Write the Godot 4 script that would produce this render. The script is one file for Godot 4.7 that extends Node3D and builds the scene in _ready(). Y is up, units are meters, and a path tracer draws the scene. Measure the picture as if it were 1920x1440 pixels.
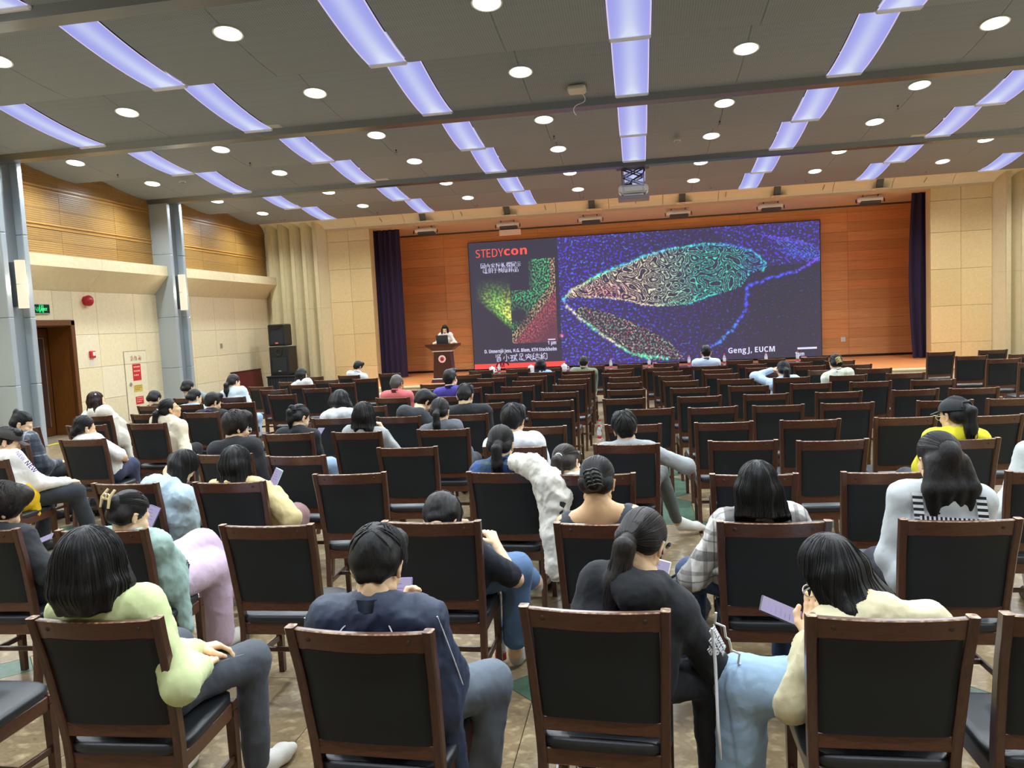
extends Node3D
# A lecture hall seen from the back rows. Units are metres; the stage lies towards -z.

var M := {}
var rng := RandomNumberGenerator.new()

func _ready() -> void:
	rng.seed = 7
	set_camera_and_light()
	make_materials()
	build_room()
	build_ceiling()
	build_stage()
	build_left_wall_things()
	build_chairs()
	build_people()
	build_small_things()

# ---------------------------------------------------------------- camera, air, exposure
func set_camera_and_light() -> void:
	var cam := Camera3D.new()
	cam.name = "camera"
	add_child(cam)
	cam.position = Vector3(0, 1.9, 0)
	cam.rotation = Vector3(-0.0803335, 0.1670184, -0.0487162)
	cam.fov = rad_to_deg(2.0 * atan(720.0 / 1450.0))
	cam.near = 0.05
	cam.far = 100.0
	cam.current = true
	var we := WorldEnvironment.new()
	we.name = "environment"
	var e := Environment.new()
	e.background_mode = Environment.BG_COLOR
	e.background_color = Color(0.02, 0.02, 0.022)
	e.tonemap_mode = Environment.TONE_MAPPER_LINEAR
	e.tonemap_exposure = EXPOSURE
	e.sdfgi_enabled = true
	e.ssao_enabled = true
	e.ssil_enabled = true
	we.environment = e
	add_child(we)

const EXPOSURE := 1.12
const LAMP := 8.0
const LAMP_GLOW := 4.0
const STRIP := 0.80        # what the eye sees of a light strip
const STRIP_LIGHT := 0.8
const SCREEN := 0.86
# ---------------------------------------------------------------- helpers
var used := {}

func numbered(called: String) -> String:
	var n: int = used.get(called, -1) + 1
	used[called] = n
	return called if n == 0 else "%s_%03d" % [called, n]

func base(called: String, at := Vector3.ZERO, turn := 0.0, parent: Node3D = null) -> Node3D:
	var o := Node3D.new()
	o.name = numbered(called) if parent == null else called
	(parent if parent else self).add_child(o, true)
	o.position = at
	o.rotation.y = turn
	return o

func tag(o: Node3D, label: String, category: String, group := "") -> Node3D:
	o.set_meta("label", label)
	o.set_meta("category", category)
	if group != "":
		o.set_meta("group", group)
	return o

func kind(o: Node3D, what: String) -> Node3D:
	o.set_meta("kind", what)
	return o

func obj(called: String, mesh: Mesh, m: Material, parent: Node3D = null, at := Vector3.ZERO) -> MeshInstance3D:
	var o := MeshInstance3D.new()
	o.name = numbered(called) if parent == null else called
	o.mesh = mesh
	if m:
		o.material_override = m
	(parent if parent else self).add_child(o, true)
	o.position = at
	return o

class Shape:
	# collects faces, written counter-clockwise as seen from outside; flat or smooth
	var v := PackedVector3Array()
	var n := PackedVector3Array()
	var u := PackedVector2Array()
	var c := PackedColorArray()
	var colored := false
	var col := Color.WHITE
	func tri(a: Vector3, b: Vector3, d: Vector3) -> void:
		var m := (b - a).cross(d - a).normalized()
		for p in [a, d, b]:
			v.append(p); n.append(m); u.append(Vector2.ZERO); c.append(col)
	func quad(a: Vector3, b: Vector3, d: Vector3, e: Vector3) -> void:
		var m := (d - a).cross(e - b).normalized()
		var ps := [a, d, b, a, e, d]
		var us := [Vector2(0, 1), Vector2(1, 0), Vector2(1, 1), Vector2(0, 1), Vector2(0, 0), Vector2(1, 0)]
		for i in 6:
			v.append(ps[i]); n.append(m); u.append(us[i]); c.append(col)
	func quadn(ps: Array, ns: Array, us: Array) -> void:
		for i in [0, 2, 1, 0, 3, 2]:
			v.append(ps[i]); n.append(ns[i]); u.append(us[i]); c.append(col)
	func box(lo: Vector3, hi: Vector3, b := 0.0) -> Shape:
		return hull(Transform3D(Basis(), (lo + hi) / 2), (hi - lo) / 2, b)
	func hull(t: Transform3D, h: Vector3, b := 0.0) -> Shape:
		# a box of half size h with chamfers b, placed by t
		b = minf(b, minf(h.x, minf(h.y, h.z)) * 0.95)
		var ax := [Vector3(1, 0, 0), Vector3(0, 1, 0), Vector3(0, 0, 1)]
		for i in 3:
			for s in [-1.0, 1.0]:
				var j := (i + 1) % 3
				var k := (i + 2) % 3
				var cc: Vector3 = ax[i] * h[i] * s
				var p: Vector3 = ax[j] * (h[j] - b)
				var q: Vector3 = ax[k] * (h[k] - b) * s
				quad(t * (cc - p - q), t * (cc + p - q), t * (cc + p + q), t * (cc - p + q))
		if b > 0.0:
			for i in 3:
				var j := (i + 1) % 3
				var k := (i + 2) % 3
				for s in [-1.0, 1.0]:
					for r in [-1.0, 1.0]:
						var e0: Vector3 = ax[j] * h[j] * s + ax[k] * (h[k] - b) * r
						var e1: Vector3 = ax[j] * (h[j] - b) * s + ax[k] * h[k] * r
						var l: Vector3 = ax[i] * (h[i] - b) * (s * r)
						quad(t * (e0 - l), t * (e0 + l), t * (e1 + l), t * (e1 - l))
			for sx in [-1.0, 1.0]:
				for sy in [-1.0, 1.0]:
					for sz in [-1.0, 1.0]:
						var a := Vector3(h.x * sx, (h.y - b) * sy, (h.z - b) * sz)
						var d := Vector3((h.x - b) * sx, h.y * sy, (h.z - b) * sz)
						var e := Vector3((h.x - b) * sx, (h.y - b) * sy, h.z * sz)
						if sx * sy * sz > 0:
							tri(t * a, t * d, t * e)
						else:
							tri(t * a, t * e, t * d)
		return self
	func bar(a: Vector3, b: Vector3, w: float, d: float, cham := 0.0, up := Vector3.UP) -> Shape:
		# a beam from a to b, w across and d thick
		var z := (b - a).normalized()
		if absf(z.dot(up)) > 0.95:
			up = Vector3(0, 0, 1)
		var x := up.cross(z).normalized()
		return hull(Transform3D(Basis(x, z.cross(x), z), (a + b) / 2), Vector3(w / 2, d / 2, a.distance_to(b) / 2), cham)
	func tube(pts: Array, radii: Array, sides := 8, cap := true) -> Shape:
		var rings := []
		var norms := []
		var x := Vector3.RIGHT
		for i in pts.size():
			var z: Vector3 = (pts[mini(i + 1, pts.size() - 1)] - pts[maxi(i - 1, 0)]).normalized()
			if i == 0:
				x = (Vector3.UP if absf(z.y) < 0.9 else Vector3.RIGHT).cross(z).normalized()
			else:
				x = (x - z * x.dot(z)).normalized()
			var y := z.cross(x)
			var ring := []
			var nn := []
			var rad: float = radii[i] if radii.size() > 1 else radii[0]
			for k in sides:
				var f := TAU * k / sides
				var d := x * cos(f) + y * sin(f)
				ring.append(pts[i] + d * rad)
				nn.append(d)
			rings.append(ring); norms.append(nn)
		for i in pts.size() - 1:
			for k in sides:
				var l := (k + 1) % sides
				var t0 := float(i) / (pts.size() - 1)
				var t1 := float(i + 1) / (pts.size() - 1)
				quadn([rings[i][k], rings[i][l], rings[i + 1][l], rings[i + 1][k]], [norms[i][k], norms[i][l], norms[i + 1][l], norms[i + 1][k]],
					[Vector2(float(k) / sides, t0), Vector2((k + 1.0) / sides, t0), Vector2((k + 1.0) / sides, t1), Vector2(float(k) / sides, t1)])
		if cap:
			var e: int = pts.size() - 1
			for k in sides:
				var l := (k + 1) % sides
				tri(pts[0], rings[0][l], rings[0][k])
				tri(pts[e], rings[e][k], rings[e][l])
		return self
	func lathe(prof: Array, sides := 16, t := Transform3D()) -> Shape:
		# prof: Vector2(radius, height) from bottom to top
		for i in prof.size() - 1:
			var a: Vector2 = prof[i]
			var b: Vector2 = prof[i + 1]
			var sl := Vector2(b.y - a.y, a.x - b.x).normalized()
			for k in sides:
				var f := TAU * k / sides
				var g := TAU * (k + 1) / sides
				var cf := Vector3(cos(f), 0, -sin(f))
				var cg := Vector3(cos(g), 0, -sin(g))
				var up := Vector3.UP
				quadn([t * (cf * a.x + up * a.y), t * (cg * a.x + up * a.y), t * (cg * b.x + up * b.y), t * (cf * b.x + up * b.y)],
					[t.basis * (cf * sl.x + up * sl.y), t.basis * (cg * sl.x + up * sl.y), t.basis * (cg * sl.x + up * sl.y), t.basis * (cf * sl.x + up * sl.y)],
					[Vector2(float(k) / sides, 1.0 - float(i) / (prof.size() - 1)), Vector2((k + 1.0) / sides, 1.0 - float(i) / (prof.size() - 1)), Vector2((k + 1.0) / sides, 1.0 - (i + 1.0) / (prof.size() - 1)), Vector2(float(k) / sides, 1.0 - (i + 1.0) / (prof.size() - 1))])
		return self
	func extrude(poly: Array, a: Vector3, b: Vector3, x: Vector3, y: Vector3, closed := true) -> Shape:
		# poly: Vector2 outline, counter-clockwise with x to the right and y up as seen from b looking towards a
		if x.cross(y).dot(b - a) < 0.0:
			var sw := a
			a = b
			b = sw
		var area := 0.0
		for i in poly.size():
			area += poly[i].cross(poly[(i + 1) % poly.size()])
		if area < 0.0 and closed:
			poly = poly.duplicate()
			poly.reverse()
		var pp := []
		var qq := []
		for p in poly:
			pp.append(a + x * p.x + y * p.y)
			qq.append(b + x * p.x + y * p.y)
		for i in poly.size() if closed else poly.size() - 1:
			var j: int = (i + 1) % poly.size()
			quad(pp[i], pp[j], qq[j], qq[i])
		if closed:
			var pk := PackedVector2Array(poly)
			var ix := Geometry2D.triangulate_polygon(pk)
			for i in range(0, ix.size(), 3):
				var e := [ix[i], ix[i + 1], ix[i + 2]]
				if (pk[e[1]] - pk[e[0]]).cross(pk[e[2]] - pk[e[0]]) < 0:
					e.reverse()
				tri(qq[e[0]], qq[e[1]], qq[e[2]])
				tri(pp[e[0]], pp[e[2]], pp[e[1]])
		return self
	func ball(at: Vector3, r: Vector3, sides := 12, rings := 8, turn := Basis()) -> Shape:
		for i in rings:
			for k in sides:
				var ps := []
				var ns := []
				for q in [[i, k], [i, k + 1], [i + 1, k + 1], [i + 1, k]]:
					var th: float = PI * q[0] / rings - PI / 2
					var f: float = TAU * q[1] / sides
					var d := Vector3(cos(th) * cos(f), sin(th), -cos(th) * sin(f))
					ps.append(at + turn * (d * r))
					ns.append((turn * (d / r)).normalized())
				quadn(ps, ns, [Vector2.ZERO, Vector2.ZERO, Vector2.ZERO, Vector2.ZERO])
		return self
	func add(other: Shape, t := Transform3D()) -> Shape:
		for i in other.v.size():
			v.append(t * other.v[i])
			n.append((t.basis * other.n[i]).normalized())
			u.append(other.u[i])
			c.append(other.c[i])
		return self
	func arrays() -> Array:
		var a := []
		a.resize(Mesh.ARRAY_MAX)
		a[Mesh.ARRAY_VERTEX] = v
		a[Mesh.ARRAY_NORMAL] = n
		a[Mesh.ARRAY_TEX_UV] = u
		if colored:
			a[Mesh.ARRAY_COLOR] = c
		return a
	func mesh() -> ArrayMesh:
		var m := ArrayMesh.new()
		m.add_surface_from_arrays(Mesh.PRIMITIVE_TRIANGLES, arrays())
		return m

func sheet(fn: Callable, nu: int, nv: int, s: Shape = null) -> Shape:
	# a smooth surface: fn(u, v) gives the point; its front looks along d/du x d/dv
	if s == null:
		s = Shape.new()
	var g := []
	for j in nv + 1:
		var row := []
		for i in nu + 1:
			row.append(fn.call(float(i) / nu, float(j) / nv))
		g.append(row)
	var ng := []
	for j in nv + 1:
		var row := []
		for i in nu + 1:
			var du: Vector3 = g[j][mini(i + 1, nu)] - g[j][maxi(i - 1, 0)]
			var dv: Vector3 = g[mini(j + 1, nv)][i] - g[maxi(j - 1, 0)][i]
			row.append(du.cross(dv).normalized())
		ng.append(row)
	for j in nv:
		for i in nu:
			s.quadn([g[j][i], g[j][i + 1], g[j + 1][i + 1], g[j + 1][i]], [ng[j][i], ng[j][i + 1], ng[j + 1][i + 1], ng[j + 1][i]],
				[Vector2(float(i) / nu, 1.0 - float(j) / nv), Vector2((i + 1.0) / nu, 1.0 - float(j) / nv), Vector2((i + 1.0) / nu, 1.0 - (j + 1.0) / nv), Vector2(float(i) / nu, 1.0 - (j + 1.0) / nv)])
	return s

# ---------------------------------------------------------------- materials
func rgb(r: int, g: int, b: int) -> Color:
	return Color(r / 255.0, g / 255.0, b / 255.0)

func mat(c: Color, rough := 0.7, metal := 0.0) -> StandardMaterial3D:
	var m := StandardMaterial3D.new()
	m.albedo_color = c
	m.roughness = rough
	m.metallic = metal
	return m

func noise_tex(freq: float, ramp: Array, size := 256, type := FastNoiseLite.TYPE_SIMPLEX_SMOOTH, octaves := 4, sd := 1, as_normal := false, bump := 4.0) -> NoiseTexture2D:
	var f := FastNoiseLite.new()
	f.seed = sd
	f.noise_type = type
	f.frequency = freq
	f.fractal_octaves = octaves
	var t := NoiseTexture2D.new()
	t.width = size
	t.height = size
	t.seamless = true
	t.noise = f
	if as_normal:
		t.as_normal_map = true
		t.bump_strength = bump
	elif ramp.size():
		var g := Gradient.new()
		var offs := PackedFloat32Array()
		var cols := PackedColorArray()
		for i in ramp.size():
			offs.append(float(i) / (ramp.size() - 1))
			cols.append(ramp[i])
		g.offsets = offs
		g.colors = cols
		t.color_ramp = g
	return t

func surface(tex: Texture2D, scale: Vector3, rough := 0.7, world := true, tint := Color.WHITE) -> StandardMaterial3D:
	var m := mat(tint, rough)
	m.albedo_texture = tex
	m.uv1_triplanar = true
	m.uv1_world_triplanar = world
	m.uv1_scale = scale
	return m

func glow(c: Color, energy := 1.0) -> StandardMaterial3D:
	var m := mat(Color.BLACK, 1.0)
	m.emission_enabled = true
	m.emission = c
	m.emission_energy_multiplier = energy
	return m
# ---------------------------------------------------------------- materials of the hall
func make_materials() -> void:
	var stone_a := noise_tex(0.012, [rgb(218, 204, 170), rgb(231, 219, 188), rgb(225, 211, 177), rgb(238, 228, 200)], 512, FastNoiseLite.TYPE_SIMPLEX_SMOOTH, 5, 3)
	M.stone = []
	for t in [Color(1, 1, 1), Color(0.965, 0.955, 0.93), Color(1.0, 0.985, 0.95)]:
		var m := surface(stone_a, Vector3(0.9, 0.9, 0.9), 0.42, true, t)
		M.stone.append(m)
	M.stone_warm = []
	for t in [Color(0.97, 0.91, 0.78), Color(0.94, 0.88, 0.74)]:
		M.stone_warm.append(surface(stone_a, Vector3(0.9, 0.9, 0.9), 0.4, true, t))
	M.stone_fin = surface(stone_a, Vector3(0.9, 0.5, 0.9), 0.5, true, Color(0.93, 0.92, 0.85))
	M.cornice = surface(stone_a, Vector3(0.6, 0.6, 0.6), 0.55, true, Color(0.98, 0.97, 0.93))
	M.joint = mat(rgb(120, 104, 78), 0.9)
	# oak acoustic boards: fine horizontal grooves
	var gi := Image.create(4, 64, false, Image.FORMAT_RGBA8)
	for y in 64:
		var d: float = 1.0 if y % 16 > 3 else 0.2
		for x in 4:
			gi.set_pixel(x, y, Color(d, d, d))
	M.groove = ImageTexture.create_from_image(gi)
	var oak := noise_tex(0.02, [rgb(138, 102, 50), rgb(164, 126, 66), rgb(152, 114, 58), rgb(172, 136, 76)], 256, FastNoiseLite.TYPE_SIMPLEX_SMOOTH, 4, 5)
	M.oak = []
	for t in [Color(1, 1, 1), Color(0.93, 0.92, 0.9), Color(0.97, 0.95, 0.9)]:
		var m := surface(oak, Vector3(0.35, 6.0, 0.35), 0.36, true, t)
		m.heightmap_enabled = true
		m.heightmap_texture = M.groove
		m.heightmap_scale = 1.2
		m.detail_enabled = false
		M.oak.append(m)
	M.oak_trim = surface(oak, Vector3(0.35, 3.0, 0.35), 0.3, true, Color(1.1, 1.05, 0.95))
	# stage wall veneer: long horizontal grain
	var ven := noise_tex(0.018, [rgb(200, 136, 82), rgb(234, 172, 112), rgb(218, 152, 94), rgb(240, 184, 126)], 512, FastNoiseLite.TYPE_SIMPLEX_SMOOTH, 5, 9)
	M.veneer = []
	for t in [Color(1, 1, 1), Color(0.93, 0.92, 0.90), Color(1.0, 0.95, 0.92), Color(0.96, 0.97, 0.98)]:
		M.veneer.append(surface(ven, Vector3(0.06, 2.6, 0.06), 0.4, true, t))
	M.stage_floor = surface(ven, Vector3(0.12, 1.0, 2.2), 0.32, true, Color(1.05, 0.95, 0.9))
	M.soffit = mat(rgb(206, 186, 160), 0.75)
	M.black_cloth = mat(rgb(42, 28, 58), 0.9)
	M.black_cloth.rim_enabled = true
	M.black_cloth.rim = 0.25
	# ceiling sheets: fine perforated metal
	var pi_ := Image.create(32, 32, false, Image.FORMAT_RGBA8)
	pi_.fill(Color(1, 1, 1))
	for y in 32:
		for x in 32:
			var dx: float = (x % 16) - 7.5
			var dy: float = (y % 16) - 7.5
			if dx * dx + dy * dy < 18.0:
				pi_.set_pixel(x, y, Color(0.78, 0.78, 0.78))
	var perf := ImageTexture.create_from_image(pi_)
	M.ceil = []
	for t in [rgb(142, 150, 160), rgb(137, 145, 155)]:
		M.ceil.append(surface(perf, Vector3(17, 17, 17), 0.6, true, t))
	M.silver = mat(rgb(112, 117, 126), 0.3, 0.8)
	M.silver_dark = mat(rgb(86, 88, 92), 0.4, 0.6)
	M.column = mat(rgb(176, 186, 192), 0.38, 0.35)
	M.column_in = mat(rgb(142, 152, 158), 0.45, 0.3)
	M.white_metal = mat(rgb(225, 226, 222), 0.4)
	M.white_plastic = mat(rgb(222, 224, 216), 0.45)
	M.black_plastic = mat(rgb(24, 25, 28), 0.5)
	M.dark_grille = mat(rgb(38, 42, 46), 0.8)
	M.lamp = glow(Color(1.0, 0.985, 0.95), LAMP_GLOW)
	M.sconce = glow(rgb(255, 244, 212), 0.9)
	# light boxes: the tube shines through the opal sheet, brightest along the middle and at the high end
	var si := Image.create(32, 96, false, Image.FORMAT_RGB8)
	for y in 96:
		for x in 32:
			var a: float = absf(x - 15.5) / 15.5
			var t: float = y / 95.0
			var b: float = (0.45 + 0.55 * exp(-a * a * 4.0)) * (0.70 + 0.30 * exp(-t * 3.0)) + 0.5 * exp(-t * 22.0) * exp(-a * a * 5.0)
			var c := Color(0.50, 0.51, 0.93).lerp(Color(0.86, 0.90, 1.0), clampf(b, 0, 1))
			if x < 1 or x > 30:
				c = Color(0.92, 0.86, 0.97)
			si.set_pixel(x, y, c)
	var sm := mat(Color.BLACK, 0.5)
	sm.emission_enabled = true
	sm.emission = Color.BLACK
	sm.emission_texture = ImageTexture.create_from_image(si)
	sm.emission_energy_multiplier = STRIP
	M.strip = sm
	M.strip_end = mat(rgb(226, 226, 236), 0.4)
	# floor stone: beige marble with white flecks, and green marble insets
	var fl := noise_tex(0.022, [rgb(100, 86, 66), rgb(132, 116, 92), rgb(118, 103, 80), rgb(148, 132, 106), rgb(176, 162, 136)], 512, FastNoiseLite.TYPE_SIMPLEX_SMOOTH, 6, 21)
	M.floor = []
	for i in 4:
		var t: Color = [Color(1.08, 1.05, 1.0), Color(1.0, 0.98, 0.94), Color(1.1, 1.09, 1.06), Color(0.96, 0.93, 0.88)][i]
		var m := surface(fl, Vector3(0.8, 0.8, 1.1), 0.3, true, t)
		m.uv1_offset = Vector3(i * 0.23, 0, i * 0.37)
		M.floor.append(m)
	var gr := noise_tex(0.03, [rgb(52, 78, 62), rgb(84, 112, 92), rgb(66, 94, 76), rgb(104, 130, 110)], 256, FastNoiseLite.TYPE_SIMPLEX_SMOOTH, 5, 22)
	M.green = surface(gr, Vector3(1.2, 1.2, 1.2), 0.28)
	# chairs
	var cw := noise_tex(0.03, [rgb(50, 27, 18), rgb(76, 43, 27), rgb(62, 34, 22), rgb(84, 49, 31)], 256, FastNoiseLite.TYPE_SIMPLEX_SMOOTH, 4, 31)
	M.wood = surface(cw, Vector3(3, 0.9, 3), 0.34, false)
	M.wood.clearcoat_enabled = true
	M.wood.clearcoat = 0.35
	M.wood.clearcoat_roughness = 0.25
	M.wood_rail = surface(cw, Vector3(0.8, 4, 3), 0.34, false, Color(1.12, 1.1, 1.08))
	M.wood_rail.clearcoat_enabled = true
	M.wood_rail.clearcoat = 0.35
	M.wood_rail.clearcoat_roughness = 0.25
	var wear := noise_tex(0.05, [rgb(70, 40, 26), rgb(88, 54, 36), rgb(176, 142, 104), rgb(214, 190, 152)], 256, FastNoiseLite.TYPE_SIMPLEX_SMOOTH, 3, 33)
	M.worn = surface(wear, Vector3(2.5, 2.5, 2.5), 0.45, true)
	var leather_n := noise_tex(0.12, [], 256, FastNoiseLite.TYPE_CELLULAR, 2, 35, true, 2.0)
	M.pad = mat(rgb(15, 22, 27), 0.75)
	M.seat = mat(rgb(30, 32, 36), 0.42)
	for k in ["pad", "seat"]:
		M[k].normal_enabled = true
		M[k].normal_texture = leather_n
		M[k].normal_scale = 0.25
		M[k].uv1_triplanar = true
		M[k].uv1_scale = Vector3(9, 9, 9)
	M.bolt = mat(rgb(60, 42, 34), 0.35, 0.2)
	M.door = mat(rgb(74, 50, 40), 0.4)
	M.door_frame = surface(oak, Vector3(2, 0.4, 2), 0.4, true, Color(0.62, 0.50, 0.46))
	M.door_jamb = surface(oak, Vector3(2, 0.4, 2), 0.5, true, Color(0.80, 0.64, 0.44))
	M.steel = mat(rgb(205, 205, 205), 0.25, 0.9)
	M.red = mat(rgb(196, 30, 40), 0.45)
	M.dark_red = mat(rgb(96, 34, 30), 0.5)
	M.podium = surface(cw, Vector3(2, 0.5, 2), 0.35, true, Color(0.95, 0.85, 0.9))

# ---------------------------------------------------------------- floor, walls
func panels(parent: Node3D, called: String, mats: Array, x_axis: Vector3, origin: Vector3, normal: Vector3, us: Array, vs: Array, thick: float, gap: float, holes := []) -> void:
	# rectangular slabs on a wall: us along x_axis, vs along y; holes are Rect2 in (u, v)
	var meshes := {}
	for j in vs.size() - 1:
		for i in us.size() - 1:
			var pieces := [Rect2(us[i], vs[j], us[i + 1] - us[i], vs[j + 1] - vs[j])]
			for h in holes:
				var next := []
				for r in pieces:
					if not r.intersects(h):
						next.append(r)
						continue
					var a: Rect2 = r.intersection(h)
					for q in [Rect2(r.position.x, r.position.y, a.position.x - r.position.x, r.size.y), Rect2(a.end.x, r.position.y, r.end.x - a.end.x, r.size.y),
							Rect2(a.position.x, r.position.y, a.size.x, a.position.y - r.position.y), Rect2(a.position.x, a.end.y, a.size.x, r.end.y - a.end.y)]:
						if q.size.x > 0.02 and q.size.y > 0.02:
							next.append(q)
				pieces = next
			for r in pieces:
				var key := "%.3f %.3f" % [r.size.x, r.size.y]
				if not meshes.has(key):
					var t := Transform3D(Basis(x_axis, Vector3.UP, x_axis.cross(Vector3.UP)), Vector3.ZERO)
					meshes[key] = Shape.new().hull(t, Vector3(r.size.x / 2 - gap / 2, r.size.y / 2 - gap / 2, thick / 2), minf(0.004, thick * 0.3)).mesh()
				var c: Vector2 = r.get_center()
				obj(called, meshes[key], mats[rng.randi() % mats.size()], parent, origin + x_axis * c.x + Vector3.UP * c.y + normal * (thick / 2 + rng.randf() * 0.0015))

func span(a: float, b: float, step: float) -> Array:
	var n := maxi(1, roundi(absf(b - a) / step))
	var out := []
	for i in n + 1:
		out.append(lerpf(a, b, float(i) / n))
	return out

const WX := 11.5     # half width of the hall
const ZF := -22.9    # front wall
const ZB := 5.0      # back wall
const ZS := -25.5    # stage wall
const STAGE_Y := 0.3

func build_room() -> void:
	# floor: a bed of grout with stone tiles laid on it
	var fl := kind(obj("floor", Shape.new().box(Vector3(-WX - 0.3, -0.3, ZS - 0.6), Vector3(WX + 0.3, -0.012, ZB + 0.3)).mesh(), mat(rgb(86, 72, 52), 0.9)), "structure")
	var T := 1.05
	var tile_meshes := {}
	var cut := 0.17
	for iz in range(0, 20):
		for ix in range(-11, 11):
			var x0 := 0.45 + ix * T
			var z0 := -3.86 + 2 * T - iz * T
			if x0 > WX - 0.1 or z0 < -19.8 or x0 + T < -WX:
				continue
			if z0 < -3.86 - 10 * T and absf(x0) > 2.5 and false:
				continue
			var aisle := ix == -1 and iz in [5, 6, 7, 9, 12]
			# an octagonal slab that leaves room for the green insets at its corners
			var key := "t"
			if not tile_meshes.has(key):
				var g := 0.002
				var lo := g
				var hi := T - g
				var poly := [Vector2(lo + cut, lo), Vector2(hi - cut, lo), Vector2(hi, lo + cut), Vector2(hi, hi - cut), Vector2(hi - cut, hi), Vector2(lo + cut, hi), Vector2(lo, hi - cut), Vector2(lo, lo + cut)]
				tile_meshes[key] = Shape.new().extrude(poly, Vector3(0, -0.012, 0), Vector3(0, 0, 0), Vector3(1, 0, 0), Vector3(0, 0, -1)).mesh()
				var d := cut - 0.002
				var dia := [Vector2(-d, 0), Vector2(0, -d), Vector2(d, 0), Vector2(0, d)]
				tile_meshes["d"] = Shape.new().extrude(dia, Vector3(0, -0.012, 0), Vector3(0, 0.0, 0), Vector3(1, 0, 0), Vector3(0, 0, -1)).mesh()
			obj("tile", tile_meshes[key], M.green if aisle else M.floor[rng.randi() % 4], fl, Vector3(x0, 0, z0))
			var dm: Material = M.green if (iz % 3 == 2) else M.floor[rng.randi() % 4]
			obj("tile_inset", tile_meshes["d"], dm, fl, Vector3(x0, 0, z0))
	# side, back and upper walls: plain solid shells behind the cladding
	var shell := mat(rgb(200, 188, 160), 0.8)
	var lw := Shape.new()
	var dz0 := -14.22
	var dz1 := -12.35
	lw.box(Vector3(-WX - 0.3, 0, ZF), Vector3(-WX, 6.0, dz0))
	lw.box(Vector3(-WX - 0.3, 0, dz1), Vector3(-WX, 6.0, ZB))
	lw.box(Vector3(-WX - 0.3, 2.27, dz0), Vector3(-WX, 6.0, dz1))
	lw.box(Vector3(-WX - 0.9, 0, dz0 - 0.1), Vector3(-WX - 0.8, 2.5, dz1 + 0.1))
	var wl := kind(obj("wall_left", lw.mesh(), shell), "structure")
	# stone slabs below the cornice (u runs towards the viewer from the front wall)
	var org := Vector3(-WX, 0, ZF)
	var hole := Rect2(dz0 - ZF - 0.06, 0, dz1 - dz0 + 0.12, 2.37)
	panels(wl, "stone_panel", M.stone, Vector3(0, 0, 1), org, Vector3(1, 0, 0), span(0, 5.4, 1.08) + span(5.4, 10.4, 1.25).slice(1) + span(10.4, 27.9, 2.5).slice(1), [0.02, 0.66, 1.36, 2.06, 2.96], 0.02, 0.006, [hole])
	# oak acoustic boards above
	panels(wl, "oak_board", M.oak, Vector3(0, 0, 1), org, Vector3(1, 0, 0), span(0, 5.4, 1.8) + span(5.4, 10.4, 1.7).slice(1) + span(10.4, 15.6, 2.5).slice(1), [3.6, 3.93, 4.2, 4.56, 4.93, 5.3, 5.7], 0.03, 0.004)
	for y in [4.17, 4.24, 4.9, 4.97]:
		obj("oak_rail", Shape.new().box(Vector3(-WX + 0.03, y, ZF), Vector3(-WX + 0.05, y + 0.035, -7.5), 0.006).mesh(), M.oak_trim, wl)
	var corn := [Vector2(0, 2.96), Vector2(0.4, 3.39), Vector2(0.4, 3.62), Vector2(0.03, 3.63)]
	var lengths := [[-22.88, -20.2], [-20.195, -17.75], [-17.1, -14.8], [-14.795, -12.8], [-12.1, -9.6], [-9.595, -6.0]]
	for l in lengths:
		var s := Shape.new().extrude([corn[3], corn[2], corn[1], corn[0]], Vector3(-WX, 0, l[1]), Vector3(-WX, 0, l[0]), Vector3(1, 0, 0), Vector3(0, 1, 0))
		obj("cornice", s.mesh(), M.cornice, wl)
	# columns on the left wall
	for z in [-17.42, -12.42]:
		var c := kind(base("trim_1" if z < -15 else "trim_2", Vector3(-WX, 0, z)), "structure")
		var s := Shape.new()
		obj("column_core", Shape.new().box(Vector3(0, 0, -0.30), Vector3(0.36, 5.5, 0.30), 0.01).mesh(), M.column_in, c)
		for k in [-1.0, 1.0]:
			for y in [[0.0, 1.18], [1.185, 2.4], [2.405, 3.9], [3.905, 5.5]]:
				obj("column_cladding", Shape.new().box(Vector3(0.0, y[0], 0.30 * k - 0.012 - (0.10 if k > 0 else 0.0)), Vector3(0.5, y[1], 0.30 * k + 0.012 + (0.10 if k < 0 else 0.0)), 0.012).mesh(), M.column, c)
	# right wall, back wall
	var wr := kind(obj("wall_right", Shape.new().box(Vector3(WX, 0, ZF), Vector3(WX + 0.3, 6.0, ZB)).mesh(), M.stone[0]), "structure")
	panels(wr, "oak_board", M.oak, Vector3(0, 0, 1), Vector3(WX, 0, ZF), Vector3(-1, 0, 0), span(0, 27.9, 4.0), [3.6, 4.6, 5.6], 0.03, 0.004)
	kind(obj("wall_back", Shape.new().box(Vector3(-WX - 0.3, 0, ZB), Vector3(WX + 0.3, 6.0, ZB + 0.3)).mesh(), M.stone[1]), "structure")
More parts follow.
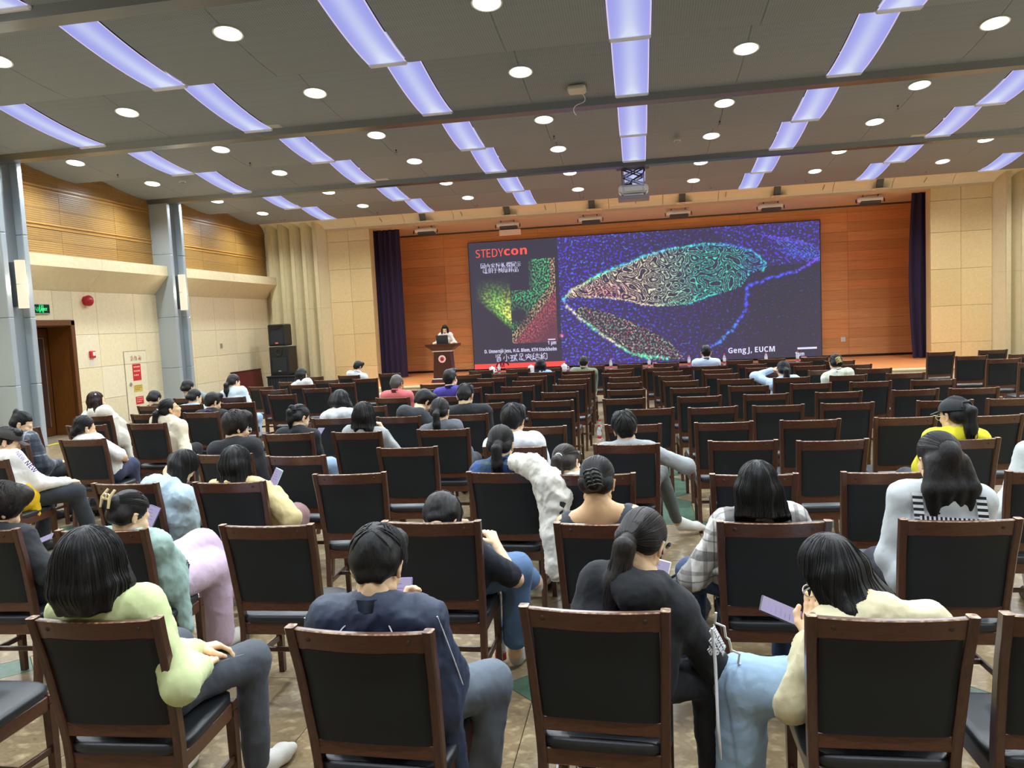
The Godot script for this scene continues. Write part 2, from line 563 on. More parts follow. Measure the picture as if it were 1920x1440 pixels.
	# front wall: blocks beside the stage opening, clad with slabs and fins
	for side in [-1.0, 1.0]:
		var inner := 8.05 if side < 0 else 7.88
		var f := kind(obj("wall_front" if side < 0 else "wall_front_far", Shape.new().box(Vector3(minf(side * inner, side * (WX + 0.3)), 0, ZF - 0.35), Vector3(maxf(side * inner, side * (WX + 0.3)), 6.0, ZF - 0.06)).mesh(), M.stone_warm[0]), "structure")
		var p0 := inner
		var p1 := 9.42
		var us := [-p1, -(p0 + p1) / 2, -p0] if side < 0 else [p0, (p0 + p1) / 2, p1]
		panels(f, "stone_panel", M.stone_warm, Vector3(1, 0, 0), Vector3(0, 0, ZF - 0.06), Vector3(0, 0, 1), us, [0.02, 0.75, 1.75, 2.75, 3.75, 4.6, 5.6], 0.06, 0.006)
		# folded stone fins between pillar and side wall
		var nf := 5
		var w := (11.28 - 9.42) / nf
		for i in nf:
			var x0: float = 9.42 + w * i
			var prof := [Vector2(0, 0.0), Vector2(0, 0.26), Vector2(0.10, 0.26), Vector2(0.10, 0.24), Vector2(w - 0.02, 0.02), Vector2(w, 0.0)]
			# nearest to the pillar the front edge stands proud; the long face falls back towards the pillar
			var poly := []
			for p in [Vector2(0, 0), Vector2(w, 0), Vector2(w, 0.30), Vector2(w - 0.115, 0.30), Vector2(w - 0.125, 0.275), Vector2(0.0, 0.03)]:
				poly.append(Vector2(side * (x0 + p.x), p.y))
			if side > 0:
				poly.reverse()
			poly.reverse()
			for y in [[0.0, 2.6], [2.604, 5.4]]:
				var s := Shape.new().extrude(poly, Vector3(0, y[0], ZF - 0.06), Vector3(0, y[1], ZF - 0.06), Vector3(1, 0, 0), Vector3(0, 0, 1))
				obj("stone_fin", s.mesh(), M.stone_fin, f)
		obj("stone_panel", Shape.new().box(Vector3(minf(side * 11.28, side * 11.5), 0, ZF - 0.06), Vector3(maxf(side * 11.28, side * 11.5), 5.4, ZF + 0.02), 0.004).mesh(), M.stone[0], f)

# ---------------------------------------------------------------- ceiling
const BAY := [2.86, -2.14, -7.14, -12.2, -17.2, -22.3]

func vault_y(t: float) -> float:
	return 5.2 + 0.40 * pow(1.0 - t, 1.7)

func vault(x0: float, x1: float, z0: float, z1: float, drop: float, thick: float) -> Shape:
	# a sheet curved like a shingle: high at z0 (towards the viewer), low at z1
	var poly := []
	var n := 9
	for i in n + 1:
		var t := float(i) / n
		poly.append(Vector2(z0 + (z1 - z0) * t, vault_y(t) - drop))
	for i in n + 1:
		var t := 1.0 - float(i) / n
		poly.append(Vector2(z0 + (z1 - z0) * t, vault_y(t) - drop + thick))
	# outline in the plane (z, y) seen along +x
	return Shape.new().extrude(poly, Vector3(x0, 0, 0), Vector3(x1, 0, 0), Vector3(0, 0, 1), Vector3(0, 1, 0)) 

func build_ceiling() -> void:
	var ce := kind(obj("ceiling", Shape.new().box(Vector3(-WX - 0.3, 6.0, ZS - 0.6), Vector3(WX + 0.3, 6.3, ZB + 0.3)).mesh(), mat(rgb(90, 88, 84), 0.9)), "structure")
	var xs := [-11.5, -9.0, -6.0, -3.0, 0.0, 3.0, 6.0, 9.0, 11.5]
	var hw := 0.25
	var row := 0
	var row_words := ["first", "second", "third", "fourth", "fifth", "sixth", "seventh", "eighth", "ninth", "tenth"]
	var strip_mesh := {}
	for b in range(BAY.size() - 2, -1, -1):
		for half in [1, 0]:
			var za: float = BAY[b] - 0.12
			var zb: float = BAY[b + 1] + 0.12
			var z0 := lerpf(za, zb, 0.5 * half)
			var z1 := lerpf(za, zb, 0.5 * half + 0.5)
			if half == 1:
				z0 += 0.02
			for i in xs.size() - 1:
				var x0: float = xs[i] + (hw if i > 0 else 0.0)
				var x1: float = xs[i + 1] - (hw if i < xs.size() - 2 else 0.0)
				# each stretch between two light strips is two sheets with a fine seam
				var xm := (x0 + x1) / 2
				obj("ceiling_panel", vault(x0 + 0.004, xm - 0.003, z0, z1, 0.0, 0.03).mesh(), M.ceil[(row + i) % 2], ce)
				obj("ceiling_panel", vault(xm + 0.003, x1 - 0.004, z0, z1, 0.0, 0.03).mesh(), M.ceil[(row + i) % 2], ce)
			for i in range(1, xs.size() - 1):
				if z1 < 0.5 or true:
					light_strip(xs[i], z0, z1, row, i, row_words)
			# downlights: one in the middle of every stretch
			if z0 < 1.0:  # rows nearer than the first beam are out of view, added for even light
				var lx := [-10.5, -7.5, -4.5, -1.5, 1.5, 4.5, 7.5, 10.5]
				for i in lx.size():
					var zl := lerpf(z0, z1, 0.5)
					downlight(Vector3(lx[i], vault_y(0.5) - 0.002, zl), row, i, row_words, -atan2(vault_y(0.45) - vault_y(0.55), (z0 - z1) * 0.1))
			row += 1
	# steel beams across the hall, between the bays
	var n := 1
	for z in [-7.14, -12.2, -17.2]:
		var prof := [Vector2(-0.17, 5.24), Vector2(-0.12, 5.10), Vector2(0.12, 5.10), Vector2(0.17, 5.24), Vector2(0.17, 5.5), Vector2(-0.17, 5.5)]
		var poly := []
		for p in prof:
			poly.append(p)
		var bm := kind(obj("trim_%d" % (2 + n), Shape.new().extrude(poly, Vector3(-WX, 0, z), Vector3(WX, 0, z), Vector3(0, 0, 1), Vector3(0, 1, 0)).mesh(), M.silver), "structure")
		n += 1
	# cream bulkhead over the stage front, in curved segments
	var bk := kind(base("trim_9", Vector3.ZERO), "structure")
	var seg := span(-WX, WX, 1.5)
	var poly := []
	for i in 9:
		var a := PI / 2 * i / 8.0
		poly.append(Vector2(-22.34 - 0.55 * sin(a), 5.30 - 0.36 * (1.0 - cos(a))))
	for i in 9:
		var a := PI / 2 * (8 - i) / 8.0
		poly.append(Vector2(-22.34 - 0.59 * sin(a), 5.34 - 0.36 * (1.0 - cos(a))))
	for i in seg.size() - 1:
		obj("bulkhead_panel", Shape.new().extrude(poly, Vector3(seg[i] + 0.006, 0, 0), Vector3(seg[i + 1] - 0.006, 0, 0), Vector3(0, 0, 1), Vector3(0, 1, 0)).mesh(), mat(rgb(226, 220, 196), 0.55) if i == 0 else bk.get_child(0).material_override, bk)

func light_strip(x: float, z0: float, z1: float, row: int, i: int, words: Array) -> void:
	var t := base("ceiling_light_strip", Vector3(x, 0, 0))
	var m := sheet(func(u, v): return Vector3(-0.245 + 0.49 * u, vault_y(1.0 - v) - 0.006, lerpf(z1 + 0.07, z0 + 0.0, v)), 1, 10)
	# the sheet faces down
	var dn := Shape.new()
	for k in m.v.size():
		var kk: int = k - k % 3 + [0, 2, 1][k % 3]
		dn.v.append(m.v[kk]); dn.n.append(-m.n[kk]); dn.u.append(Vector2(m.u[kk].x, 1.0 - m.u[kk].y)); dn.c.append(Color.WHITE)
	obj("diffuser", dn.mesh(), M.strip, t)
	obj("end_cap", Shape.new().box(Vector3(-0.25, 5.165, z1 - 0.0), Vector3(0.25, 5.235, z1 + 0.075), 0.02).mesh(), M.strip_end, t)
	tag(t, "glowing blue-white ceiling light strip, %s row out from stage, %s strip from left wall" % [words[row], words[i - 1]], "ceiling light", "light strips of the ceiling")
	if row % 2 == 0:
		var l := AreaLight3D.new()
		l.name = "strip_glow"
		l.area_size = Vector2(0.45, absf(z1 - z0) * 0.9)
		l.light_color = rgb(205, 210, 255)
		l.light_energy = STRIP_LIGHT
		l.area_range = 30.0
		l.area_attenuation = 2.0
		l.shadow_enabled = true
		t.add_child(l)
		l.position = Vector3(0, 5.12, (z0 + z1) / 2)
		l.rotation.x = -PI / 2

func downlight(at: Vector3, row: int, i: int, words: Array, tilt: float) -> void:
	var t := base("downlight", at)
	obj("trim_ring", Shape.new().lathe([Vector2(0.165, 0.004), Vector2(0.172, -0.006), Vector2(0.160, -0.011), Vector2(0.148, -0.004)], 24).mesh(), M.white_metal, t)
	obj("lens", Shape.new().lathe([Vector2(0.0, -0.016), Vector2(0.11, -0.013), Vector2(0.15, -0.006)], 24).mesh(), M.lamp, t)
	t.rotation.x = tilt
	tag(t, "round recessed ceiling downlight, %s row out from stage, %s from left wall" % [words[row], words[i]], "downlight", "round downlights of the ceiling")
	var l := SpotLight3D.new()
	l.name = "beam"
	l.spot_angle = 78.0
	l.spot_angle_attenuation = 0.7
	l.spot_range = 30.0
	l.spot_attenuation = 2.0
	l.light_energy = LAMP
	l.light_size = 0.12
	l.light_color = Color(0.94, 0.985, 1.0)
	l.shadow_enabled = true
	t.add_child(l)
	l.position = Vector3(0, -0.03, 0)
	l.rotation.x = -PI / 2
# ---------------------------------------------------------------- stage
func text_mesh(s: String, height: float, depth := 0.004, font := "Droid Sans", bold := false) -> TextMesh:
	var f := SystemFont.new()
	f.font_names = PackedStringArray([font])
	if bold:
		f.font_weight = 700
	var t := TextMesh.new()
	t.font = f
	t.text = s
	t.font_size = 32
	t.pixel_size = height / 23.0     # capitals are about 23 px high at size 32
	t.depth = depth
	t.curve_step = 2.0
	return t

func build_stage() -> void:
	var st := kind(base("floor_stage", Vector3.ZERO), "structure")
	var boards := Shape.new()
	obj("stage_body", Shape.new().box(Vector3(-9.2, 0, ZS - 0.2), Vector3(9.2, STAGE_Y - 0.02, -20.05)).mesh(), M.stone_warm[0], st)
	for i in 14:
		var z0 := -20.08 - i * 0.4
		obj("floor_board", Shape.new().box(Vector3(-9.2, STAGE_Y - 0.02, z0 - 0.397), Vector3(9.2, STAGE_Y, z0), 0.002).mesh(), M.stage_floor, st)
	for i in 8:
		var x0 := -9.2 + i * 2.3
		obj("nosing", Shape.new().box(Vector3(x0, STAGE_Y - 0.05, -20.09), Vector3(x0 + 2.294, STAGE_Y + 0.004, -19.98), 0.012).mesh(), M.cornice, st)
		obj("riser_panel", Shape.new().box(Vector3(x0, 0.0, -20.05), Vector3(x0 + 2.294, STAGE_Y - 0.055, -20.02), 0.003).mesh(), M.stone[i % 3], st)
	for x in [-7.4, 5.0]:
		var stp := obj("stage_step", Shape.new().box(Vector3(x - 0.9, 0, -19.98), Vector3(x + 0.9, 0.16, -19.55), 0.02).mesh(), M.cornice)
		tag(stp, "low cream stone step at the stage edge, " + ("podium end" if x < 0 else "end away from podium"), "step")
	# veneered wall behind the screen, in boards
	var ws := kind(obj("wall_stage", Shape.new().box(Vector3(-9.6, 0, ZS - 0.3), Vector3(9.6, 6.0, ZS - 0.03)).mesh(), M.veneer[0]), "structure")
	panels(ws, "veneer_board", M.veneer, Vector3(1, 0, 0), Vector3(0, STAGE_Y, ZS - 0.03), Vector3(0, 0, 1), span(-9.6, 9.6, 3.2), span(0.0, 4.75, 0.297), 0.03, 0.003)
	kind(obj("trim_10", Shape.new().box(Vector3(-9.6, STAGE_Y, ZS), Vector3(9.6, STAGE_Y + 0.07, ZS + 0.02), 0.004).mesh(), M.black_plastic), "structure")
	# soffit over the stage and its side walls
	kind(obj("ceiling_stage", Shape.new().box(Vector3(-9.6, 4.94, ZS - 0.05), Vector3(9.6, 5.06, -22.88)).mesh(), M.soffit), "structure")
	kind(obj("trim_11", Shape.new().box(Vector3(-9.6, 4.90, ZS), Vector3(9.6, 4.95, ZS + 0.10)).mesh(), M.silver_dark), "structure")
	for s in [-1.0, 1.0]:
		kind(obj("wall_stage_left" if s < 0 else "wall_stage_right", Shape.new().box(Vector3(minf(s * 9.3, s * 9.6), 0, ZS), Vector3(maxf(s * 9.3, s * 9.6), 6, ZF - 0.3)).mesh(), M.veneer[1]), "structure")
	# curtains
	for s in [-1.0, 1.0]:
		var x0: float = -8.2 if s < 0 else 7.62
		var x1: float = -7.30 if s < 0 else 8.05
		var cm := sheet(func(u, v):
			var pull: float = 0.10 * sin(v * PI) * (1.0 if s > 0 else 0.0)
			return Vector3(lerpf(x0 - pull * (1.0 - u), x1, u), STAGE_Y + 0.02 + v * 4.62, -23.55 + 0.05 * sin(u * (x1 - x0) * 34.0) + 0.02 * sin(u * 17.0 + v * 3.0)), 90 if s < 0 else 48, 10)
		var cu := obj("curtain", cm.mesh(), M.black_cloth)
		tag(cu, "tall dark purple stage curtain " + ("between podium side pillar and veneered wall" if s < 0 else "beside the pillar away from podium"), "curtain")
	# LED screen
	var sc := base("led_screen", Vector3(0.02, 0, ZS + 0.02))
	obj("cabinet", Shape.new().box(Vector3(-5.56, 0.34, 0), Vector3(5.56, 4.57, 0.10), 0.004).mesh(), M.black_plastic, sc)
	var img := screen_image()
	var pm := mat(Color.BLACK, 0.35)
	pm.emission_enabled = true
	pm.emission = Color.BLACK
	pm.emission_texture = ImageTexture.create_from_image(img)
	pm.emission_energy_multiplier = SCREEN
	var face := Shape.new()
	face.quad(Vector3(-5.54, 0.36, 0.104), Vector3(5.54, 0.36, 0.104), Vector3(5.54, 4.55, 0.104), Vector3(-5.54, 4.55, 0.104))
	obj("display_picture", face.mesh(), pm, sc)
	var red := glow(rgb(255, 96, 88), 0.95)
	var white := glow(rgb(226, 224, 255), 0.95)
	var sx := func(px: float) -> float: return -5.51 + (px - 880.0) / 655.0 * 11.05
	var put := func(s: String, h: float, x: float, y: float, m: Material, bold := false, wide := 0.0, center := false) -> void:
		var tm := text_mesh(s, h, 0.004, "Droid Sans", bold)
		var o := obj("display_lettering", tm, m, sc)
		var bb := tm.get_aabb()
		var k: float = wide / bb.size.x if wide > 0.0 else 1.0
		o.scale = Vector3(k, 1, 1)
		o.position = Vector3(x - (bb.get_center().x if center else bb.position.x) * k, y - bb.get_center().y, 0.108)
	put.call("STEDY", 0.25, -5.30, 4.19, red, false, 0.93)
	put.call("con", 0.27, -4.35, 4.19, red, true, 0.76)
	put.call("D. Unnersjö Jess, H.G. Blom, KTH Stockholm", 0.115, -5.17, 0.93, white, true, 2.42)
	put.call("1 μm", 0.12, -3.03, 1.13, white, true, 0.27)
	put.call("Geng J, EUCM", 0.17, 2.72, 0.62, white, true, 1.42)
	put.call("1 μm", 0.12, 4.75, 0.44, white, true, 0.27)
	obj("display_scale_bar", Shape.new().box(Vector3(-3.02, 1.24, 0.104), Vector3(-2.78, 1.275, 0.108)).mesh(), white, sc)
	obj("display_scale_bar", Shape.new().box(Vector3(4.82, 0.60, 0.104), Vector3(5.40, 0.66, 0.108)).mesh(), white, sc)
	tag(sc, "wide LED screen on the stage wall showing colourful microscope pictures", "screen")
	# microscope logo lettering in the red bar, partly hidden
	var lr := Shape.new()
	for i in 22:
		var a0 := PI * 0.04 * i + 0.3
		var a1 := PI * 0.04 * (i + 1) + 0.3
		lr.quad(Vector3(cos(a1) * 0.19, sin(a1) * 0.17, 0), Vector3(cos(a0) * 0.19, sin(a0) * 0.17, 0), Vector3(cos(a0) * 0.235, sin(a0) * 0.215, 0), Vector3(cos(a1) * 0.235, sin(a1) * 0.215, 0))
	obj("display_logo", lr.mesh(), mat(rgb(70, 30, 40), 0.5), sc, Vector3(-4.58, 0.40, 0.107))
	var mt := text_mesh("M", 0.14, 0.003, "Droid Sans", true)
	obj("display_logo", mt, mat(rgb(70, 30, 40), 0.5), sc, Vector3(-4.60, 0.47, 0.107))
	# socket plate on the wall
	tag(obj("wall_socket", Shape.new().box(Vector3(6.16, 0.78, ZS), Vector3(6.30, 0.92, ZS + 0.012), 0.004).add(Shape.new().box(Vector3(6.21, 0.83, ZS + 0.012), Vector3(6.25, 0.87, ZS + 0.016))).mesh(), M.white_plastic), "small white socket plate low on the veneered stage wall", "socket")
	podium()
	stage_rig()
	front_table()

func podium() -> void:
	var t := base("podium", Vector3(-5.46, STAGE_Y, -21.1))
	var body := func(x0: float, x1: float, y0: float, y1: float, z0: float, z1: float) -> Shape:
		# a tapered box: half widths x0 / z0 at y0 and x1 / z1 at y1
		var s := Shape.new()
		var a := [Vector3(-x0, y0, z0), Vector3(x0, y0, z0), Vector3(x0, y0, -z0), Vector3(-x0, y0, -z0)]
		var b := [Vector3(-x1, y1, z1), Vector3(x1, y1, z1), Vector3(x1, y1, -z1), Vector3(-x1, y1, -z1)]
		for i in 4:
			s.quad(a[i], a[(i + 1) % 4], b[(i + 1) % 4], b[i])
		s.quad(b[0], b[1], b[2], b[3])
		s.quad(a[3], a[2], a[1], a[0])
		return s
	obj("base", body.call(0.33, 0.31, 0.0, 0.09, 0.26, 0.24).mesh(), M.podium, t)
	obj("trim_band", Shape.new().box(Vector3(-0.30, 0.09, -0.22), Vector3(0.30, 0.12, 0.22), 0.006).mesh(), M.white_metal, t)
	obj("column", body.call(0.275, 0.235, 0.12, 0.86, 0.20, 0.18).mesh(), M.podium, t)
	obj("trim_band", Shape.new().box(Vector3(-0.28, 0.86, -0.2), Vector3(0.28, 0.895, 0.2), 0.008).mesh(), M.white_metal, t)
	obj("neck", body.call(0.27, 0.40, 0.895, 1.0, 0.20, 0.26).mesh(), M.podium, t)
	obj("top", body.call(0.43, 0.45, 1.0, 1.075, 0.28, 0.30).mesh(), M.podium, t)
	var em := Shape.new().lathe([Vector2(0, 0.0), Vector2(0.105, 0.0), Vector2(0.105, 0.012), Vector2(0.0, 0.012)], 28, Transform3D(Basis(Vector3.RIGHT, PI / 2), Vector3.ZERO))
	var e := obj("emblem", em.mesh(), mat(rgb(236, 206, 204), 0.4), t, Vector3(0, 0.66, 0.19))
	obj("emblem_ring", Shape.new().lathe([Vector2(0.062, 0.012), Vector2(0.062, 0.016), Vector2(0.0, 0.016)], 24, Transform3D(Basis(Vector3.RIGHT, PI / 2), Vector3.ZERO)).mesh(), mat(rgb(186, 62, 62), 0.4), e)
	var tri := Shape.new()
	tri.tri(Vector3(-0.035, -0.03, 0.017), Vector3(0.035, -0.03, 0.017), Vector3(0, 0.038, 0.017))
	obj("emblem_mark", tri.mesh(), mat(rgb(60, 30, 34), 0.5), e)
	tag(t, "dark wooden speaker podium with white bands and round pink emblem", "podium")
	var l := base("laptop", Vector3(-5.46, STAGE_Y + 1.075, -21.06))
	obj("keyboard_base", Shape.new().box(Vector3(-0.17, 0, -0.22), Vector3(0.17, 0.02, 0.02), 0.005).mesh(), mat(rgb(70, 70, 74), 0.4), l)
	obj("lid", Shape.new().hull(Transform3D(Basis(Vector3.RIGHT, 0.2), Vector3(0, 0.13, 0.045)), Vector3(0.17, 0.115, 0.006), 0.003).mesh(), mat(rgb(62, 66, 70), 0.35, 0.3), l)
	tag(l, "grey open laptop standing on the podium top", "laptop")

func stage_rig() -> void:
	var r := base("lighting_rod", Vector3(0, 5.0, -23.1))
	obj("rod", Shape.new().tube([Vector3(-8.85, 0, 0), Vector3(8.75, 0.0, 0)], [0.02], 8).mesh(), mat(rgb(205, 190, 176), 0.4, 0.4), r)
	for x in [-7.6, -5.1, -2.6, 0.0, 2.5, 5.1, 7.7]:
		obj("hanger", Shape.new().tube([Vector3(x, 0, 0), Vector3(x, 0.2, 0.5)], [0.008], 6).mesh(), M.silver_dark, r)
	tag(r, "long thin lighting rod hung across the front of the stage", "rod")
	var xs := [-6.38, -3.82, -1.34, 1.21, 3.78, 6.45]
	var spots := ["at the podium end", "with white flap hanging below", "third from podium end", "fourth from podium end", "fifth from podium end", "farthest from podium"]
	for i in 6:
		var t := base("stage_lamp", Vector3(xs[i], 4.75, -23.3))
		obj("housing", Shape.new().tube([Vector3(-0.34, 0.07, 0), Vector3(-0.30, 0.07, 0), Vector3(0.30, 0.07, 0), Vector3(0.34, 0.07, 0)], [0.045, 0.075, 0.075, 0.045], 14).mesh(), M.white_metal, t)
		obj("reflector", Shape.new().hull(Transform3D(Basis(Vector3.RIGHT, -0.5), Vector3(0.02, -0.02, -0.02)), Vector3(0.27, 0.05, 0.09), 0.02).mesh(), M.silver_dark, t)
		for s in [-1.0, 1.0]:
			obj("arm", Shape.new().bar(Vector3(0.37 * s, 0.07, 0), Vector3(0.37 * s, -0.02, 0.05), 0.02, 0.04).mesh(), M.black_plastic, t)
			obj("clamp", Shape.new().bar(Vector3(0.2 * s, 0.13, 0), Vector3(0.2 * s, 0.18, 0.08), 0.03, 0.02).mesh(), M.silver_dark, t)
		if i == 1:
			obj("flap", Shape.new().hull(Transform3D(Basis(Vector3.RIGHT, 0.3), Vector3(0.06, -0.17, 0.02)), Vector3(0.33, 0.085, 0.006), 0.003).mesh(), mat(rgb(232, 206, 190), 0.5), t)
		tag(t, "white cylindrical stage lamp under the rod, " + spots[i], "stage lamp", "stage lamps in a row")
		# the flat panel fitting in the bulkhead over it
		var p := base("bulkhead_bracket", Vector3(xs[i] + 0.15, 5.0, -22.78))
		obj("plate", Shape.new().box(Vector3(-0.22, 0.0, -0.10), Vector3(0.22, 0.03, 0.10), 0.006).mesh(), mat(rgb(236, 226, 206), 0.5), p)
		obj("strap", Shape.new().hull(Transform3D(Basis(Vector3.RIGHT, 0.5), Vector3(-0.06, 0.13, 0.10)), Vector3(0.09, 0.15, 0.012), 0.004).mesh(), M.silver_dark, p)
		tag(p, "flat pale bracket on the bulkhead above the stage lamp " + spots[i], "bracket", "brackets on the bulkhead")

func front_table() -> void:
	var t := base("conference_table", Vector3(0.1, 0, -17.15))
	obj("top", Shape.new().box(Vector3(-4.0, 0.72, -0.28), Vector3(3.6, 0.755, 0.28), 0.008).mesh(), mat(rgb(70, 32, 28), 0.12), t)
	for x in [-3.9, -2.4, -0.9, 0.6, 2.1, 3.5]:
		obj("leg", Shape.new().box(Vector3(x - 0.03, 0, -0.25), Vector3(x + 0.03, 0.72, 0.25), 0.004).mesh(), M.wood, t)
	obj("modesty_panel", Shape.new().box(Vector3(-3.9, 0.25, -0.24), Vector3(3.5, 0.70, -0.21), 0.003).mesh(), M.wood_rail, t)
	tag(t, "long glossy dark red conference table along the stage front", "table")
	var px := [[-3.16, "beside the podium-side teacup"], [-0.66, "beside the first pink name card"], [0.17, "near the middle of the table"], [1.02, "beside the man in pale shirt"], [1.76, "next to the middle of the screen"], [2.62, "in front of the screen lettering"], [3.26, "nearest the scale bar end of table"]]
	for p in px:
		var b := bottle(Vector3(p[0], 0.755, -17.1), 0.235)
		tag(b, "red-capped water bottle standing on conference table " + p[1], "bottle", "bottles on the conference table")
	var cups := [[-3.3, "at podium end"], [-1.68, "beside the man in green polo"], [-2.42, "by the woman with shoulder-length hair"]]
	for p in cups:
		var c := base("teacup", Vector3(p[0], 0.755, -17.0))
		obj("cup", Shape.new().lathe([Vector2(0, 0), Vector2(0.045, 0), Vector2(0.062, 0.04), Vector2(0.066, 0.10), Vector2(0.068, 0.12), Vector2(0.0, 0.12)], 18).mesh(), mat(rgb(240, 240, 240), 0.2), c)
		obj("lid", Shape.new().lathe([Vector2(0.07, 0.12), Vector2(0.055, 0.145), Vector2(0.02, 0.155), Vector2(0.02, 0.17), Vector2(0.0, 0.178)], 18).mesh(), mat(rgb(240, 240, 240), 0.2), c)
		obj("handle", Shape.new().tube([Vector3(0.06, 0.10, 0), Vector3(0.10, 0.095, 0), Vector3(0.105, 0.06, 0), Vector3(0.06, 0.03, 0)], [0.008], 6).mesh(), mat(rgb(240, 240, 240), 0.2), c)
		tag(c, "white lidded porcelain teacup on conference table " + p[1], "teacup", "teacups on the conference table")
	var cards := [[0.27, "between two bottles near middle"], [1.10, "beside the man in pale shirt"], [3.36, "near the end by the scale bar"]]
	for p in cards:
		var c := obj("name_card", Shape.new().hull(Transform3D(Basis(Vector3.RIGHT, 0.25), Vector3(0, 0.055, 0.015)), Vector3(0.05, 0.055, 0.001)).hull(Transform3D(Basis(Vector3.RIGHT, -0.25), Vector3(0, 0.055, -0.015)), Vector3(0.05, 0.055, 0.001)).mesh(), mat(rgb(250, 170, 180), 0.6), null, Vector3(p[0] + 0.02, 0.756, -17.05))
		tag(c, "folded pink name card on conference table " + p[1], "name card", "name cards on the conference table")

func bottle(at: Vector3, h: float) -> Node3D:
	var t := base("water_bottle", at)
	var k := h / 0.235
	if not M.has("pet"):
		var m := mat(Color(0.93, 0.96, 0.97, 0.28), 0.12)
		m.transparency = BaseMaterial3D.TRANSPARENCY_ALPHA
		M.pet = m
		M.bottle_label = mat(rgb(214, 214, 218), 0.4)
		M.cap = mat(rgb(214, 22, 36), 0.4)
		M.label_red = mat(rgb(200, 40, 56), 0.45)
		M.body_mesh = Shape.new().lathe([Vector2(0, 0), Vector2(0.026, 0.0), Vector2(0.031, 0.008), Vector2(0.031, 0.07), Vector2(0.028, 0.075), Vector2(0.031, 0.08), Vector2(0.031, 0.15), Vector2(0.026, 0.18), Vector2(0.013, 0.205), Vector2(0.0125, 0.218)], 18).mesh()
		M.water_mesh = Shape.new().lathe([Vector2(0.0315, 0.083), Vector2(0.0318, 0.084), Vector2(0.0318, 0.148), Vector2(0.0315, 0.149)], 18).mesh()
		M.red_mesh = Shape.new().lathe([Vector2(0.0316, 0.03), Vector2(0.0318, 0.031), Vector2(0.0318, 0.066), Vector2(0.0316, 0.067)], 18).mesh()
		M.cap_mesh = Shape.new().lathe([Vector2(0.0155, 0.212), Vector2(0.016, 0.214), Vector2(0.0155, 0.233), Vector2(0.013, 0.236), Vector2(0.0, 0.236)], 18).mesh()
	for p in [["body", M.body_mesh, M.pet], ["label_band", M.water_mesh, M.bottle_label], ["label_band", M.red_mesh, M.label_red], ["cap", M.cap_mesh, M.cap]]:
		var o := obj(p[0], p[1], p[2], t)
		o.scale = Vector3.ONE * k
	return t
# ---------------------------------------------------------------- picture on the LED screen
const GLYPHS := {
	"国": "1090 1118 1919 9819 1888 9089 3373 3575 3777 5357", "内": "1319 1383 8389 5055 5537 5577", "实": "5051 1282 1214 8284 3344 2545 1686 5456 5629 5679",
	"际": "1019 1133 1333 2325 4181 3494 6469 6958 4546 7587", "拍": "2029 0343 0645 4989 4389 4349 6143 4676 4979", "摄": "2029 0343 0645 4090 5054 8084 4293 4494 4677 7649 4679 7599",
	"展": "1090 1393 1119 9093 3436 6466 2585 2787 3739 5789 3949", "示": "2181 0494 5459 5939 2618 7688", "适": "1122 0414 1418 1899 8040 6166 4393 4687 4669 8689 4989", "用": "2090 2029 9099 2393 2696 5059",
	"于": "1181 0494 5159 5939", "较": "0242 2024 2145 0545 2029 5292 7072 6354 7395 5486 8548 5699", "厚": "1191 1109 3383 3586 3383 3335 8385 3585 3787 7749 4989 2898", "样": "2029 0343 2318 2445 5062 8062 4393 4595 3797 6369",
	"品": "3070 3033 7073 3373 0545 0509 4549 0949 5595 5559 9599 5999", "肾": "1014 3034 4070 7044 4474 2529 2575 7579 2777 2979", "小": "5059 5939 2316 7386", "球": "0242 0545 0949 2229 4292 6269 4334 8364 6499 6549 8091", "足": "3070 3033 7073 3373 5357 5777 3528 2899", "突": "5051 1282 1214 8284 3344 6374 1595 5418 5599", "结": "2004 0424 2407 0737 0838 4292 6064 4484 4696 4649 9699 4999", "构": "2029 0343 2318 2445 6043 5191 9198 9879 6437 3777",
}

